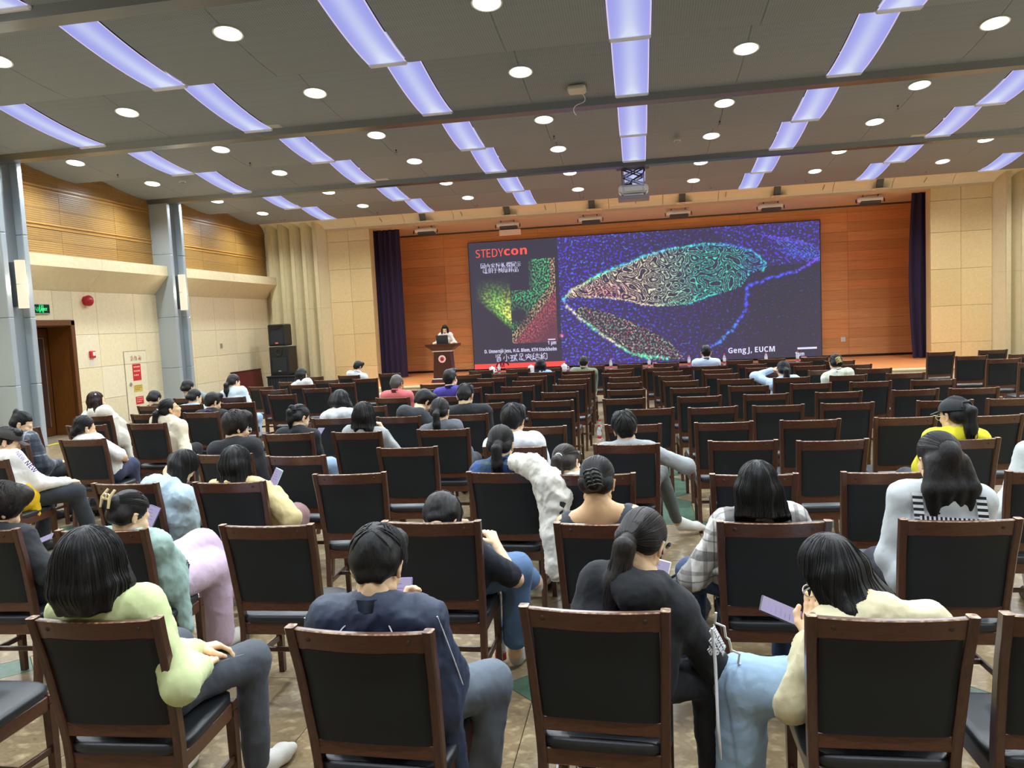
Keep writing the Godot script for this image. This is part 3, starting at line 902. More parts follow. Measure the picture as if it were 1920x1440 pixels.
func screen_image() -> Image:
	# 1 px = about 1 cm: left third a slide with a small picture, right two thirds a large one
	var W := 1108
	var H := 419
	var na := FastNoiseLite.new(); na.seed = 4; na.frequency = 0.020; na.fractal_octaves = 1
	na.domain_warp_enabled = true; na.domain_warp_amplitude = 9.0; na.domain_warp_frequency = 0.03
	var nb := FastNoiseLite.new(); nb.seed = 9; nb.frequency = 0.10; nb.fractal_octaves = 1
	var nc := FastNoiseLite.new(); nc.seed = 15; nc.frequency = 0.05; nc.fractal_octaves = 3
	var nd := FastNoiseLite.new(); nd.seed = 23; nd.frequency = 0.075; nd.fractal_octaves = 2
	nd.domain_warp_enabled = true; nd.domain_warp_amplitude = 5.0
	var back := Vector3(0.058, 0.050, 0.082)
	var px := PackedVector3Array()
	px.resize(W * H)
	px.fill(back)
	# leaf-shaped lit region (upper) and the band below it, in screen pixels of this image
	var leaf := PackedVector2Array([Vector2(308, 198), Vector2(350, 160), Vector2(420, 128), Vector2(520, 96), Vector2(610, 62), Vector2(720, 50), Vector2(830, 55), Vector2(905, 78), Vector2(940, 110), Vector2(955, 132), Vector2(900, 150), Vector2(870, 190), Vector2(800, 210), Vector2(700, 236), Vector2(650, 240), Vector2(560, 230), Vector2(480, 205), Vector2(400, 196)])
	var band := PackedVector2Array([Vector2(335, 240), Vector2(370, 225), Vector2(450, 250), Vector2(560, 300), Vector2(640, 350), Vector2(690, 410), Vector2(600, 412), Vector2(520, 390), Vector2(420, 310)])
	for y in H:
		for x in range(296, W):
			var p := Vector2(x, y)
			var c := Vector3.ZERO
			var v := nb.get_noise_2d(x, y)
			var near: float = clampf(1.0 - (x - 330.0) / 560.0, 0, 1) 
			if Geometry2D.is_point_in_polygon(p, leaf):
				var f := na.get_noise_2d(x, y * 1.2) * 3.0
				var l := exp(-pow((f - roundf(f)) / 0.17, 2.0)) * clampf(0.9 + 0.8 * v, 0, 1.5)
				var warm := Vector3(0.9, 0.75, 0.42).lerp(Vector3(0.85, 0.25, 0.25), clampf(1.0 - absf(x - 450.0) / 130.0, 0, 1) * clampf((y - 130.0) / 60.0, 0, 1))
				var t := clampf((x - 560.0) / 180.0, 0, 1)
				var col := warm.lerp(Vector3(0.04, 0.62, 0.40), t)
				col = col.lerp(Vector3(0.03, 0.35, 0.85), clampf((x - 850.0) / 80.0, 0, 1) + clampf((75.0 - y) / 30.0, 0, 1) * 0.8)
				c += col * l * 1.1 + Vector3(0.01, 0.0, 0.10) * clampf(v + 0.2, 0, 1)
			elif Geometry2D.is_point_in_polygon(p, band):
				var f := nd.get_noise_2d((x + y * 0.5) * 0.6, (y - x * 0.4) * 0.6) * 2.6
				var l := exp(-pow((f - roundf(f)) / 0.20, 2.0)) * clampf(0.5 + 2.0 * v, 0, 1.5)
				var h := nc.get_noise_2d(x * 1.5 + 300, y * 1.5)
				var col := Vector3(0.05, 0.5, 0.36)
				if h > 0.12:
					col = Vector3(0.85, 0.16, 0.26)
				elif h < -0.15:
					col = Vector3(0.85, 0.72, 0.45)
				c += col * l * 0.9
			else:
				# blue specks that thin out towards the far lower corner
				var dens := clampf(1.15 - (x - 296.0) / 560.0 + clampf((y - 330.0) / 90.0, 0, 1) * 0.35 * clampf(1.0 - (x - 296.0) / 700.0, 0, 1), 0, 1)
				if x > 780 and y < 130 and x - 780 > y * 0.9:
					dens = 0.8
				var w2 := nd.get_noise_2d(x * 0.7, y * 1.3)
				var l := clampf((v * 1.0 + w2 * 1.0 - 0.62 + 0.36 * dens) * 3.2, 0, 1) * (0.15 + 0.85 * dens)
				c += Vector3(0.06, 0.02, 0.95).lerp(Vector3(0.02, 0.3, 0.9), clampf(nc.get_noise_2d(x, y) * 2.0, 0, 1)) * l * 0.75 + Vector3(0.015, 0.003, 0.075) * dens
			px[y * W + x] += c
	# small pictures on the slide: a blurred half and a sharp half
	for y in range(64, 338):
		for x in range(18, 284):
			var u := (x - 18) / 266.0
			var w := (y - 64) / 274.0
			var c := Vector3.ZERO
			if u < 0.43:
				if w < 0.18:
					continue
				var g := clampf(1.0 - absf(u - 0.26 - 0.25 * (w - 0.5)) * 3.0, 0, 1) * clampf(1.35 - absf(w - 0.62) * 2.4, 0, 1)
				var e := clampf((w - 0.2) * 2.0, 0, 1) * clampf((u + 0.32 - 0.78 * maxf(w - 0.42, 0.0) / 0.58 * 0.85) * 6.0 - 1.6, 0, 1)
				var v := nc.get_noise_2d(x * 2.2, y * 2.2) * 0.5 + 0.5
				var v3 := clampf(nd.get_noise_2d(x * 1.2, y * 1.2) * 1.6 + 0.5, 0.0, 1.4)
				c = (Vector3(0.24, 0.62, 0.06) * g * (0.25 + v * v3 * 1.6) + Vector3(0.95, 0.42, 0.07) * clampf(e - g * 0.55, 0, 1) * (0.1 + v * v3 * 1.5)) * e * 1.9
			else:
				var right_up := u > 0.72 or w > 0.42
				var edge := clampf((u - 0.60 + 0.30 * clampf((w - 0.05) / 0.4, 0, 1)) * 7.0, 0, 1)
				if not right_up and w < 0.36:
					edge = clampf((u - 0.66) * 9.0, 0, 1)
				edge *= clampf((u - 0.43) * 40.0, 0, 1)
				if w > 0.40:
					edge = maxf(edge, clampf((w - 0.40) * 6.0, 0, 1) * clampf(1.2 - absf(u - 0.43 - 0.0) * 0.4, 0, 1))
				var f := nd.get_noise_2d(x * 1.5, y * 1.5) * 2.6
				var l := exp(-pow((f - roundf(f)) / 0.22, 2.0)) * clampf(0.5 + 1.6 * nb.get_noise_2d(x * 1.3, y), 0, 1.4)
				var diag := u + w * 0.9 - 1.22
				var col := Vector3(0.05, 0.62, 0.16)
				if diag > 0.12:
					col = Vector3(0.55, 0.10, 0.06)
				elif diag > 0.0 or u > 0.93:
					col = Vector3(0.75, 0.50, 0.18)
				var hollow := Vector2((u - 0.52) * 6.0, (w - 0.66) * 7.0).length()
				c = col * l * 1.5 * edge * clampf(hollow - 0.4, 0, 1)
				if diag > 0.12:
					c = c * 0.8 * clampf(1.5 - (diag - 0.12) * 4.0, 0.1, 1) + Vector3(0.10, 0.012, 0.02)
			px[y * W + x] += c
	# bright rims drawn as chains of dabs
	var dab := func(cx: float, cy: float, r: float, col: Vector3) -> void:
		for y in range(maxi(0, int(cy - r * 2)), mini(H, int(cy + r * 2) + 1)):
			for x in range(maxi(0, int(cx - r * 2)), mini(W, int(cx + r * 2) + 1)):
				var d := ((x - cx) * (x - cx) + (y - cy) * (y - cy)) / (r * r)
				px[y * W + x] += col * exp(-d * 1.4)
	var chain := func(pts: Array, cols: Array, r: float, step: float, jit: float) -> void:
		for i in pts.size() - 1:
			var a: Vector2 = pts[i]
			var b: Vector2 = pts[i + 1]
			var n := maxi(1, int(a.distance_to(b) / step))
			for k in n:
				var t := float(k) / n
				var s: float = (i + t) / (pts.size() - 1) * (cols.size() - 1)
				var c: Vector3 = cols[int(s)].lerp(cols[mini(int(s) + 1, cols.size() - 1)], s - int(s))
				var q := a.lerp(b, t) + Vector2(rng.randf_range(-jit, jit), rng.randf_range(-jit, jit))
				dab.call(q.x, q.y, r * rng.randf_range(0.6, 1.3), c * rng.randf_range(0.4, 1.1))
	var yel := Vector3(0.9, 0.8, 0.45)
	var cyan := Vector3(0.02, 0.65, 0.6)
	var grn := Vector3(0.04, 0.75, 0.35)
	var blu := Vector3(0.05, 0.08, 0.95)
	chain.call([Vector2(308, 200), Vector2(330, 176), Vector2(366, 158), Vector2(420, 130), Vector2(470, 112), Vector2(520, 96), Vector2(580, 74), Vector2(640, 60)], [cyan, yel, grn, cyan, cyan, Vector3(0.02, 0.4, 0.8)], 4.0, 4.0, 3.0)
	chain.call([Vector2(640, 60), Vector2(760, 48), Vector2(830, 55), Vector2(905, 80), Vector2(945, 118), Vector2(935, 145)], [cyan, cyan, blu, cyan, cyan], 3.4, 4.5, 3.0)
	chain.call([Vector2(308, 200), Vector2(320, 225), Vector2(345, 250), Vector2(380, 280), Vector2(420, 315), Vector2(470, 350), Vector2(520, 385), Vector2(570, 400), Vector2(640, 405)], [cyan, yel, yel, grn, yel, grn, grn, cyan], 4.0, 4.0, 3.5)
	chain.call([Vector2(380, 196), Vector2(450, 202), Vector2(520, 214), Vector2(560, 230), Vector2(620, 236), Vector2(660, 225), Vector2(700, 236), Vector2(800, 205)], [yel, yel, yel, yel, grn, grn, cyan], 2.6, 4.0, 2.0)
	chain.call([Vector2(1100, 120), Vector2(1040, 150), Vector2(960, 168), Vector2(890, 190), Vector2(885, 240), Vector2(880, 270), Vector2(850, 310), Vector2(800, 362), Vector2(740, 392)], [Vector3(0.2, 0.05, 0.8), blu, blu, blu, blu, Vector3(0.04, 0.3, 0.9), blu], 4.0, 4.0, 4.0)
	for k in 9:
		# finger-like loops in the far upper corner
		var a := Vector2(930 + k * 14, 30 + k * 3)
		chain.call([a, a + Vector2(50, 22), a + Vector2(95, 60), a + Vector2(86, 74), a + Vector2(40, 40)], [Vector3(0.16, 0.06, 0.9), Vector3(0.03, 0.25, 0.9), blu], 1.8, 4.0, 1.6)
	for k in 6:
		var a := Vector2(380 + k * 24, 160)
		chain.call([a, a + Vector2(8, 14), a + Vector2(14, 36)], [Vector3(0.7, 0.35, 0.35), Vector3(0.9, 0.3, 0.25), yel], 2.2, 3.5, 1.0)
	dab.call(297.0, 318.0, 6.0, Vector3(1.0, 0.12, 0.3))
	# red banner along the foot of the slide
	for y in range(402, H):
		for x in range(0, 306):
			px[y * W + x] = Vector3(1.0, 0.10, 0.09)
	# Chinese captions, drawn stroke by stroke
	var line := func(s: String, x0: float, y0: float, h: float, w: float) -> void:
		for i in s.length():
			var strokes: String = GLYPHS.get(s[i], "")
			for q in strokes.split(" ", false):
				var a := Vector2(x0 + i * w + int(q[0]) / 9.0 * (w - 2.0), y0 + int(q[1]) / 9.0 * h)
				var b := Vector2(x0 + i * w + int(q[2]) / 9.0 * (w - 2.0), y0 + int(q[3]) / 9.0 * h)
				var n := int(a.distance_to(b)) + 1
				for k in n + 1:
					var p := a.lerp(b, float(k) / n)
					for dx in 2:
						for dy in (2 if h > 20 else 1):
							var ix := clampi(int(p.x) + dx, 0, W - 1)
							var iy := clampi(int(p.y) + dy, 0, H - 1)
							px[iy * W + ix] = Vector3(0.74, 0.72, 1.0)
	line.call("国内实际拍摄展示", 37.0, 69.0, 15.0, 17.2)
	line.call("适用于较厚样品", 44.0, 86.0, 15.0, 17.2)
	line.call("肾小球足突结构", 72.0, 372.0, 22.0, 25.0)
	var by := PackedByteArray()
	by.resize(W * H * 3)
	for i in W * H:
		var c := px[i]
		by[i * 3] = int(255.0 * pow(clampf(c.x, 0, 1), 0.4545))
		by[i * 3 + 1] = int(255.0 * pow(clampf(c.y, 0, 1), 0.4545))
		by[i * 3 + 2] = int(255.0 * pow(clampf(c.z, 0, 1), 0.4545))
	return Image.create_from_data(W, H, false, Image.FORMAT_RGB8, by)
# ---------------------------------------------------------------- things on and by the left wall
func build_left_wall_things() -> void:
	var x := -WX + 0.02
	# double door in a deep recess
	var d := kind(base("door_1", Vector3(-WX, 0, -13.28)), "structure")
	var w := 0.93
	for s in [-1.0, 1.0]:
		obj("door_frame", Shape.new().box(Vector3(-0.02, 0, s * w - 0.055), Vector3(0.06, 2.36, s * w + 0.055), 0.008).mesh(), M.door_frame, d)
		obj("door_jamb", Shape.new().box(Vector3(-0.52, 0, s * (w - 0.01) - 0.02), Vector3(-0.0, 2.28, s * (w - 0.01) + 0.02), 0.003).mesh(), M.door_jamb, d)
		# the leaf: frame, sunk panel with a pale bead, pull handle
		obj("door_leaf", Shape.new().box(Vector3(-0.58, 0.01, minf(0.004 * s, s * (w - 0.03))), Vector3(-0.53, 2.22, maxf(0.004 * s, s * (w - 0.03))), 0.004).mesh(), M.door_frame, d)
		var z0: float = s * 0.14
		var z1: float = s * (w - 0.17)
		obj("door_panel", Shape.new().box(Vector3(-0.535, 0.2, minf(z0, z1)), Vector3(-0.522, 2.02, maxf(z0, z1)), 0.004).mesh(), M.door, d)
		var bead := Shape.new()
		bead.box(Vector3(-0.53, 2.02, minf(z0, z1)), Vector3(-0.518, 2.035, maxf(z0, z1)))
		bead.box(Vector3(-0.53, 0.2, minf(z0, z0 - s * 0.012)), Vector3(-0.518, 2.03, maxf(z0, z0 - s * 0.012)))
		bead.box(Vector3(-0.53, 0.2, minf(z1, z1 + s * 0.012)), Vector3(-0.518, 2.03, maxf(z1, z1 + s * 0.012)))
		obj("door_bead", bead.mesh(), mat(rgb(150, 130, 118), 0.4), d)
		var hz: float = s * 0.055
		obj("door_handle", Shape.new().tube([Vector3(-0.47, 0.35, hz), Vector3(-0.47, 0.95, hz)], [0.018], 10).tube([Vector3(-0.47, 1.25, hz), Vector3(-0.47, 1.42, hz)], [0.018], 10).mesh(), M.steel, d)
		obj("door_handle", Shape.new().tube([Vector3(-0.47, 0.95, hz), Vector3(-0.47, 1.25, hz)], [0.02], 10).mesh(), mat(rgb(96, 26, 22), 0.3), d)
		obj("door_handle", Shape.new().bar(Vector3(-0.53, 0.45, hz), Vector3(-0.47, 0.45, hz), 0.02, 0.02).bar(Vector3(-0.53, 1.34, hz), Vector3(-0.47, 1.34, hz), 0.02, 0.02).mesh(), M.steel, d)
	obj("door_frame", Shape.new().box(Vector3(-0.02, 2.26, -w - 0.055), Vector3(0.06, 2.37, w + 0.055), 0.008).mesh(), M.door_frame, d)
	obj("door_jamb", Shape.new().box(Vector3(-0.52, 2.24, -w), Vector3(0, 2.28, w), 0.003).mesh(), M.door_frame, d)
	var sill := obj("door_sill", Shape.new().box(Vector3(-0.5, 0.0, -w + 0.05), Vector3(0.35, 0.012, w - 0.05), 0.004).mesh(), mat(rgb(120, 106, 84), 0.6), d)
	tag(obj("floor_marking_strip", Shape.new().box(Vector3(-WX + 0.38, 0.001, -14.0), Vector3(-WX + 0.46, 0.006, -12.6)).mesh(), mat(rgb(216, 206, 60), 0.5)), "yellow warning strip stuck on the floor in front of the door", "floor tape")
	# exit sign
	var ex := base("exit_sign", Vector3(x + 0.012, 2.59, -13.38))
	obj("case", Shape.new().box(Vector3(0, -0.10, -0.23), Vector3(0.04, 0.10, 0.23), 0.006).mesh(), mat(rgb(190, 194, 192), 0.4), ex)
	obj("sign_face", Shape.new().box(Vector3(0.04, -0.085, -0.215), Vector3(0.043, 0.085, 0.215)).mesh(), glow(rgb(8, 58, 36), 0.5), ex)
	var g := glow(rgb(70, 255, 150), 1.2)
	var tm := text_mesh("EXIT", 0.05, 0.003, "Droid Sans", true)
	var word := obj("sign_lettering", tm, g, ex, Vector3(0.044, -0.025, -0.07))
	word.rotation.y = PI / 2
	word.position = Vector3(0.044, -0.01, -0.08)
	# left-hand characters, drawn as strokes: safe exit
	var st := Shape.new()
	for q in ["50 51", "12 82", "12 14", "82 84", "35 75", "53 38", "63 79"]:
		pass
	for q in [[0.0, 0.035, 0.09, 0.035], [0.045, 0.05, 0.045, 0.035], [0.0, 0.0, 0.09, 0.0], [0.03, 0.02, 0.01, -0.04], [0.06, 0.02, 0.085, -0.04], [0.11, 0.04, 0.11, -0.04], [0.145, 0.04, 0.145, -0.04], [0.11, 0.0, 0.145, 0.0], [0.11, 0.04, 0.145, 0.04]]:
		st.bar(Vector3(0.046, q[1], 0.20 - q[0]), Vector3(0.046, q[3] + 0.0001, 0.20 - q[2]), 0.008, 0.002)
	obj("sign_lettering", st.mesh(), g, ex, Vector3(0, -0.01, 0))
	# running figure in a door frame
	var rn := Shape.new()
	for q in [[-0.045, -0.075, -0.045, 0.075], [0.045, -0.075, 0.045, 0.075], [-0.045, 0.075, 0.045, 0.075], [0.0, 0.03, -0.01, -0.01], [-0.01, -0.01, 0.02, -0.04], [0.02, -0.04, 0.01, -0.07], [-0.01, -0.01, -0.02, -0.04], [-0.02, -0.04, -0.045, -0.055], [0.0, 0.025, 0.03, 0.01], [0.0, 0.025, -0.03, 0.02]]:
		rn.bar(Vector3(0.046, q[1], -q[0]), Vector3(0.046, q[3] + 0.0001, -q[2]), 0.012, 0.003)
	rn.ball(Vector3(0.046, 0.05, -0.008), Vector3(0.004, 0.014, 0.014))
	obj("sign_symbol", rn.mesh(), g, ex)
	tag(ex, "small green lit emergency exit sign above the double door", "exit sign")
	# fire bell and call point
	var bell := base("alarm_bell", Vector3(x, 2.77, -14.68))
	obj("mount", Shape.new().lathe([Vector2(0.10, 0), Vector2(0.10, 0.03), Vector2(0.06, 0.05)], 20, Transform3D(Basis(Vector3(0, 0, 1), -PI / 2), Vector3.ZERO)).mesh(), M.red, bell)
	obj("dome", Shape.new().ball(Vector3(0.085, 0, 0), Vector3(0.085, 0.115, 0.115), 20, 14).mesh(), mat(rgb(170, 26, 40), 0.35), bell)
	tag(bell, "round red fire alarm dome on the stone wall", "alarm")
	var cp := base("call_point", Vector3(x, 1.64, -14.72))
	obj("box", Shape.new().box(Vector3(0, -0.075, -0.075), Vector3(0.05, 0.075, 0.075), 0.008).mesh(), M.red, cp)
	obj("pane", Shape.new().box(Vector3(0.05, -0.03, -0.06), Vector3(0.054, 0.05, 0.02), 0.002).mesh(), M.white_plastic, cp)
	tag(cp, "small square red fire call point beside the door", "call point")
	tag(obj("notice_label", Shape.new().box(Vector3(x, 1.40, -14.78), Vector3(x + 0.003, 1.50, -14.66)).mesh(), mat(rgb(226, 214, 206), 0.6)), "small pale notice under the red call point", "notice")
	# fire hose cabinet flush with the stone, its door, lettering, lock
	var cab := base("fire_cabinet", Vector3(x + 0.002, 0.0, -16.14))
	obj("door", Shape.new().box(Vector3(0, 0.10, -0.39), Vector3(0.012, 1.64, 0.39), 0.003).mesh(), M.stone[0], cab)
	var gap := Shape.new()
	gap.box(Vector3(0, 1.64, -0.40), Vector3(0.004, 1.652, 0.40)).box(Vector3(0, 0.09, 0.39), Vector3(0.004, 1.65, 0.402)).box(Vector3(0, 0.09, -0.402), Vector3(0.004, 1.65, -0.39)).box(Vector3(0, 1.36, -0.39), Vector3(0.0135, 1.368, 0.39))
	obj("door_gap", gap.mesh(), M.joint, cab)
	var hz := Shape.new()
	var glyph := {"消": "1213 1516 1927 5051 3033 7063 3393 3339 9399 3595 3797", "防": "1019 1133 1333 2325 5041 4191 5299 5549 6199 9789", "箱": "2002 2151 6042 6191 0545 2329 2507 2547 5393 5359 9399 5595 5797 5999"}
	var gi := 0
	for ch in ["消", "防", "箱"]:
		for q in glyph[ch].split(" ", false):
			var a := Vector2(int(q[0]) / 9.0 * 0.09, (9 - int(q[1])) / 9.0 * 0.11)
			var b := Vector2(int(q[2]) / 9.0 * 0.09, (9 - int(q[3])) / 9.0 * 0.11)
			hz.bar(Vector3(0.015, 1.43 + a.y, 0.19 - gi * 0.14 - a.x), Vector3(0.015, 1.43 + b.y + 0.0001, 0.19 - gi * 0.14 - b.x), 0.009, 0.002)
		gi += 1
	obj("lettering", hz.mesh(), mat(rgb(176, 120, 84), 0.6), cab)
	obj("lock", Shape.new().lathe([Vector2(0, 0), Vector2(0.045, 0), Vector2(0.045, 0.015), Vector2(0.03, 0.02), Vector2(0.0, 0.02)], 16, Transform3D(Basis(Vector3(0, 0, 1), -PI / 2), Vector3(0.012, 0.90, 0.26))).mesh(), M.steel, cab)
	tag(cab, "fire hose cabinet door flush in stone wall, with pale red Chinese lettering", "cabinet")
	var poster := func(y0: float, y1: float, zc: float, hw: float, c: Color, ink: Color, where: String) -> void:
		var p := base("safety_poster", Vector3(x + 0.015, (y0 + y1) / 2, zc))
		obj("sheet", Shape.new().box(Vector3(0, (y0 - y1) / 2, -hw), Vector3(0.003, (y1 - y0) / 2, hw)).mesh(), mat(c, 0.4), p)
		var s := Shape.new()
		var hh := (y1 - y0) / 2
		for r in 3:
			for k in 4:
				if r == 2 and k > 2:
					continue
				var cy := hh * (0.66 - r * 0.5)
				var cz := hw * (0.6 - k * 0.4)
				s.bar(Vector3(0.004, cy, cz + hw * 0.14), Vector3(0.004, cy + 0.0001, cz - hw * 0.14), 0.002, hh * 0.10)
				s.bar(Vector3(0.004, cy - hh * 0.12, cz), Vector3(0.004, cy + hh * 0.12, cz + 0.001), 0.012, 0.002)
		obj("print", s.mesh(), mat(ink, 0.5), p)
		tag(p, where, "poster")
	poster.call(0.97, 1.35, -16.14, 0.145, rgb(196, 40, 46), rgb(246, 220, 190), "red safety poster with pale lettering on the fire cabinet door")
	poster.call(0.71, 0.87, -16.14, 0.155, rgb(206, 178, 84), rgb(120, 90, 40), "small yellow notice below the red poster on fire cabinet")
	poster.call(0.42, 0.60, -16.16, 0.14, rgb(202, 44, 50), rgb(246, 214, 196), "lower red poster near the foot of the fire cabinet")
	tag(obj("wall_switch", Shape.new().box(Vector3(x, 1.56, -19.95), Vector3(x + 0.012, 1.69, -19.83), 0.003).add(Shape.new().box(Vector3(x + 0.012, 1.60, -19.91), Vector3(x + 0.02, 1.65, -19.87))).mesh(), mat(rgb(150, 140, 122), 0.4)), "small grey switch plate on stone wall left of the loudspeakers", "switch")
	# wall lamps on the columns
	for z in [-17.42, -12.42]:
		var l := base("wall_lamp", Vector3(-WX + 0.52, 3.0, z + 0.0))
		obj("back_plate", Shape.new().box(Vector3(-0.16, -0.40, -0.05), Vector3(0.0, 0.40, 0.05), 0.004).mesh(), M.silver, l)
		for h in [[-0.43, -0.005], [0.005, 0.43]]:
			obj("lamp_shade", Shape.new().tube([Vector3(0.03, h[0], 0), Vector3(0.03, h[1], 0)], [0.085], 16).mesh(), M.sconce, l)
		tag(l, "tall pale opal wall lamp on the silver column " + ("nearer the stage" if z < -15 else "beside the double door"), "wall lamp")
		var o := OmniLight3D.new()
		o.name = "lamp_light"
		o.light_energy = 0.25
		o.light_color = rgb(255, 236, 200)
		o.light_size = 0.1
		o.omni_range = 20.0
		o.omni_attenuation = 2.0
		o.shadow_enabled = true
		l.add_child(o)
		o.position = Vector3(0.2, 0, 0)
	# dark red board leaning on the wall
	var rb := base("leaning_board", Vector3(x + 0.10, 0, -21.05))
	obj("board", Shape.new().hull(Transform3D(Basis(Vector3(0, 0, 1), 0.10), Vector3(0.0, 0.43, 0)), Vector3(0.02, 0.43, 0.85), 0.006).mesh(), M.dark_red, rb)
	obj("edge_rail", Shape.new().hull(Transform3D(Basis(Vector3(0, 0, 1), 0.10), Vector3(-0.04, 0.84, 0)), Vector3(0.026, 0.02, 0.86), 0.006).mesh(), M.podium, rb)
	tag(rb, "dark red board leaning against stone wall beside the loudspeakers", "board")
	# loudspeaker stack on a black table
	var tb := base("speaker_table", Vector3(-10.42, 0, -21.6))
	obj("top", Shape.new().box(Vector3(-0.5, 0.60, -0.34), Vector3(0.5, 0.64, 0.34), 0.01).mesh(), M.black_plastic, tb)
	obj("skirt", sheet(func(u, v): return Vector3(-0.48 + 0.96 * u, 0.02 + 0.6 * v, 0.31 + 0.012 * sin(u * 70.0)), 60, 2).mesh(), M.dark_grille, tb)
	for s in [-1.0, 1.0]:
		for q in [-1.0, 1.0]:
			obj("leg", Shape.new().box(Vector3(s * 0.44 - 0.02, 0, q * 0.26 - 0.02), Vector3(s * 0.44 + 0.02, 0.6, q * 0.26 + 0.02)).mesh(), M.black_plastic, tb)
	tag(tb, "low black skirted table under the stacked loudspeakers", "table")
	var sub := base("loudspeaker", Vector3(-10.50, 0.64, -21.6))
	obj("cabinet", Shape.new().box(Vector3(-0.31, 0.03, -0.28), Vector3(0.31, 0.86, 0.26), 0.02).mesh(), M.black_plastic, sub)
	obj("grille", Shape.new().box(Vector3(-0.22, 0.10, 0.26), Vector3(0.22, 0.53, 0.275), 0.006).mesh(), M.dark_grille, sub)
	obj("plinth", Shape.new().box(Vector3(-0.29, 0.0, -0.27), Vector3(0.29, 0.03, 0.29), 0.005).mesh(), M.black_plastic, sub)
	obj("port", Shape.new().lathe([Vector2(0.10, 0.0), Vector2(0.105, 0.02), Vector2(0.075, 0.018), Vector2(0.06, -0.02), Vector2(0.0, -0.03)], 24, Transform3D(Basis(Vector3.RIGHT, PI / 2), Vector3(0, 0.69, 0.262))).mesh(), M.dark_grille, sub)
	obj("badge", Shape.new().box(Vector3(-0.04, 0.13, 0.275), Vector3(0.04, 0.155, 0.279)).mesh(), mat(rgb(170, 172, 176), 0.4), sub)
	tag(sub, "large black bass loudspeaker, the lower box of the stack", "loudspeaker")
	var top := base("loudspeaker", Vector3(-10.56, 1.5, -21.6))
	obj("cabinet", Shape.new().box(Vector3(-0.27, 0.02, -0.24), Vector3(0.27, 0.66, 0.22), 0.03).mesh(), M.black_plastic, top)
	obj("horn", Shape.new().extrude([Vector2(-0.22, 0.64), Vector2(-0.10, 0.50), Vector2(0.10, 0.50), Vector2(0.22, 0.64)], Vector3(0, 0, 0.215), Vector3(0, 0, 0.228), Vector3.RIGHT, Vector3.UP).mesh(), mat(rgb(12, 12, 13), 0.35), top)
	obj("grille", Shape.new().extrude([Vector2(-0.20, 0.08), Vector2(0.20, 0.08), Vector2(0.21, 0.36), Vector2(0.13, 0.47), Vector2(-0.13, 0.47), Vector2(-0.21, 0.36)], Vector3(0, 0, 0.215), Vector3(0, 0, 0.235), Vector3.RIGHT, Vector3.UP).mesh(), M.dark_grille, top)
	obj("badge", Shape.new().box(Vector3(-0.045, 0.085, 0.235), Vector3(0.045, 0.13, 0.239)).mesh(), mat(rgb(226, 110, 90), 0.4), top)
	tag(top, "smaller black loudspeaker with red badge, on top of the stack", "loudspeaker")

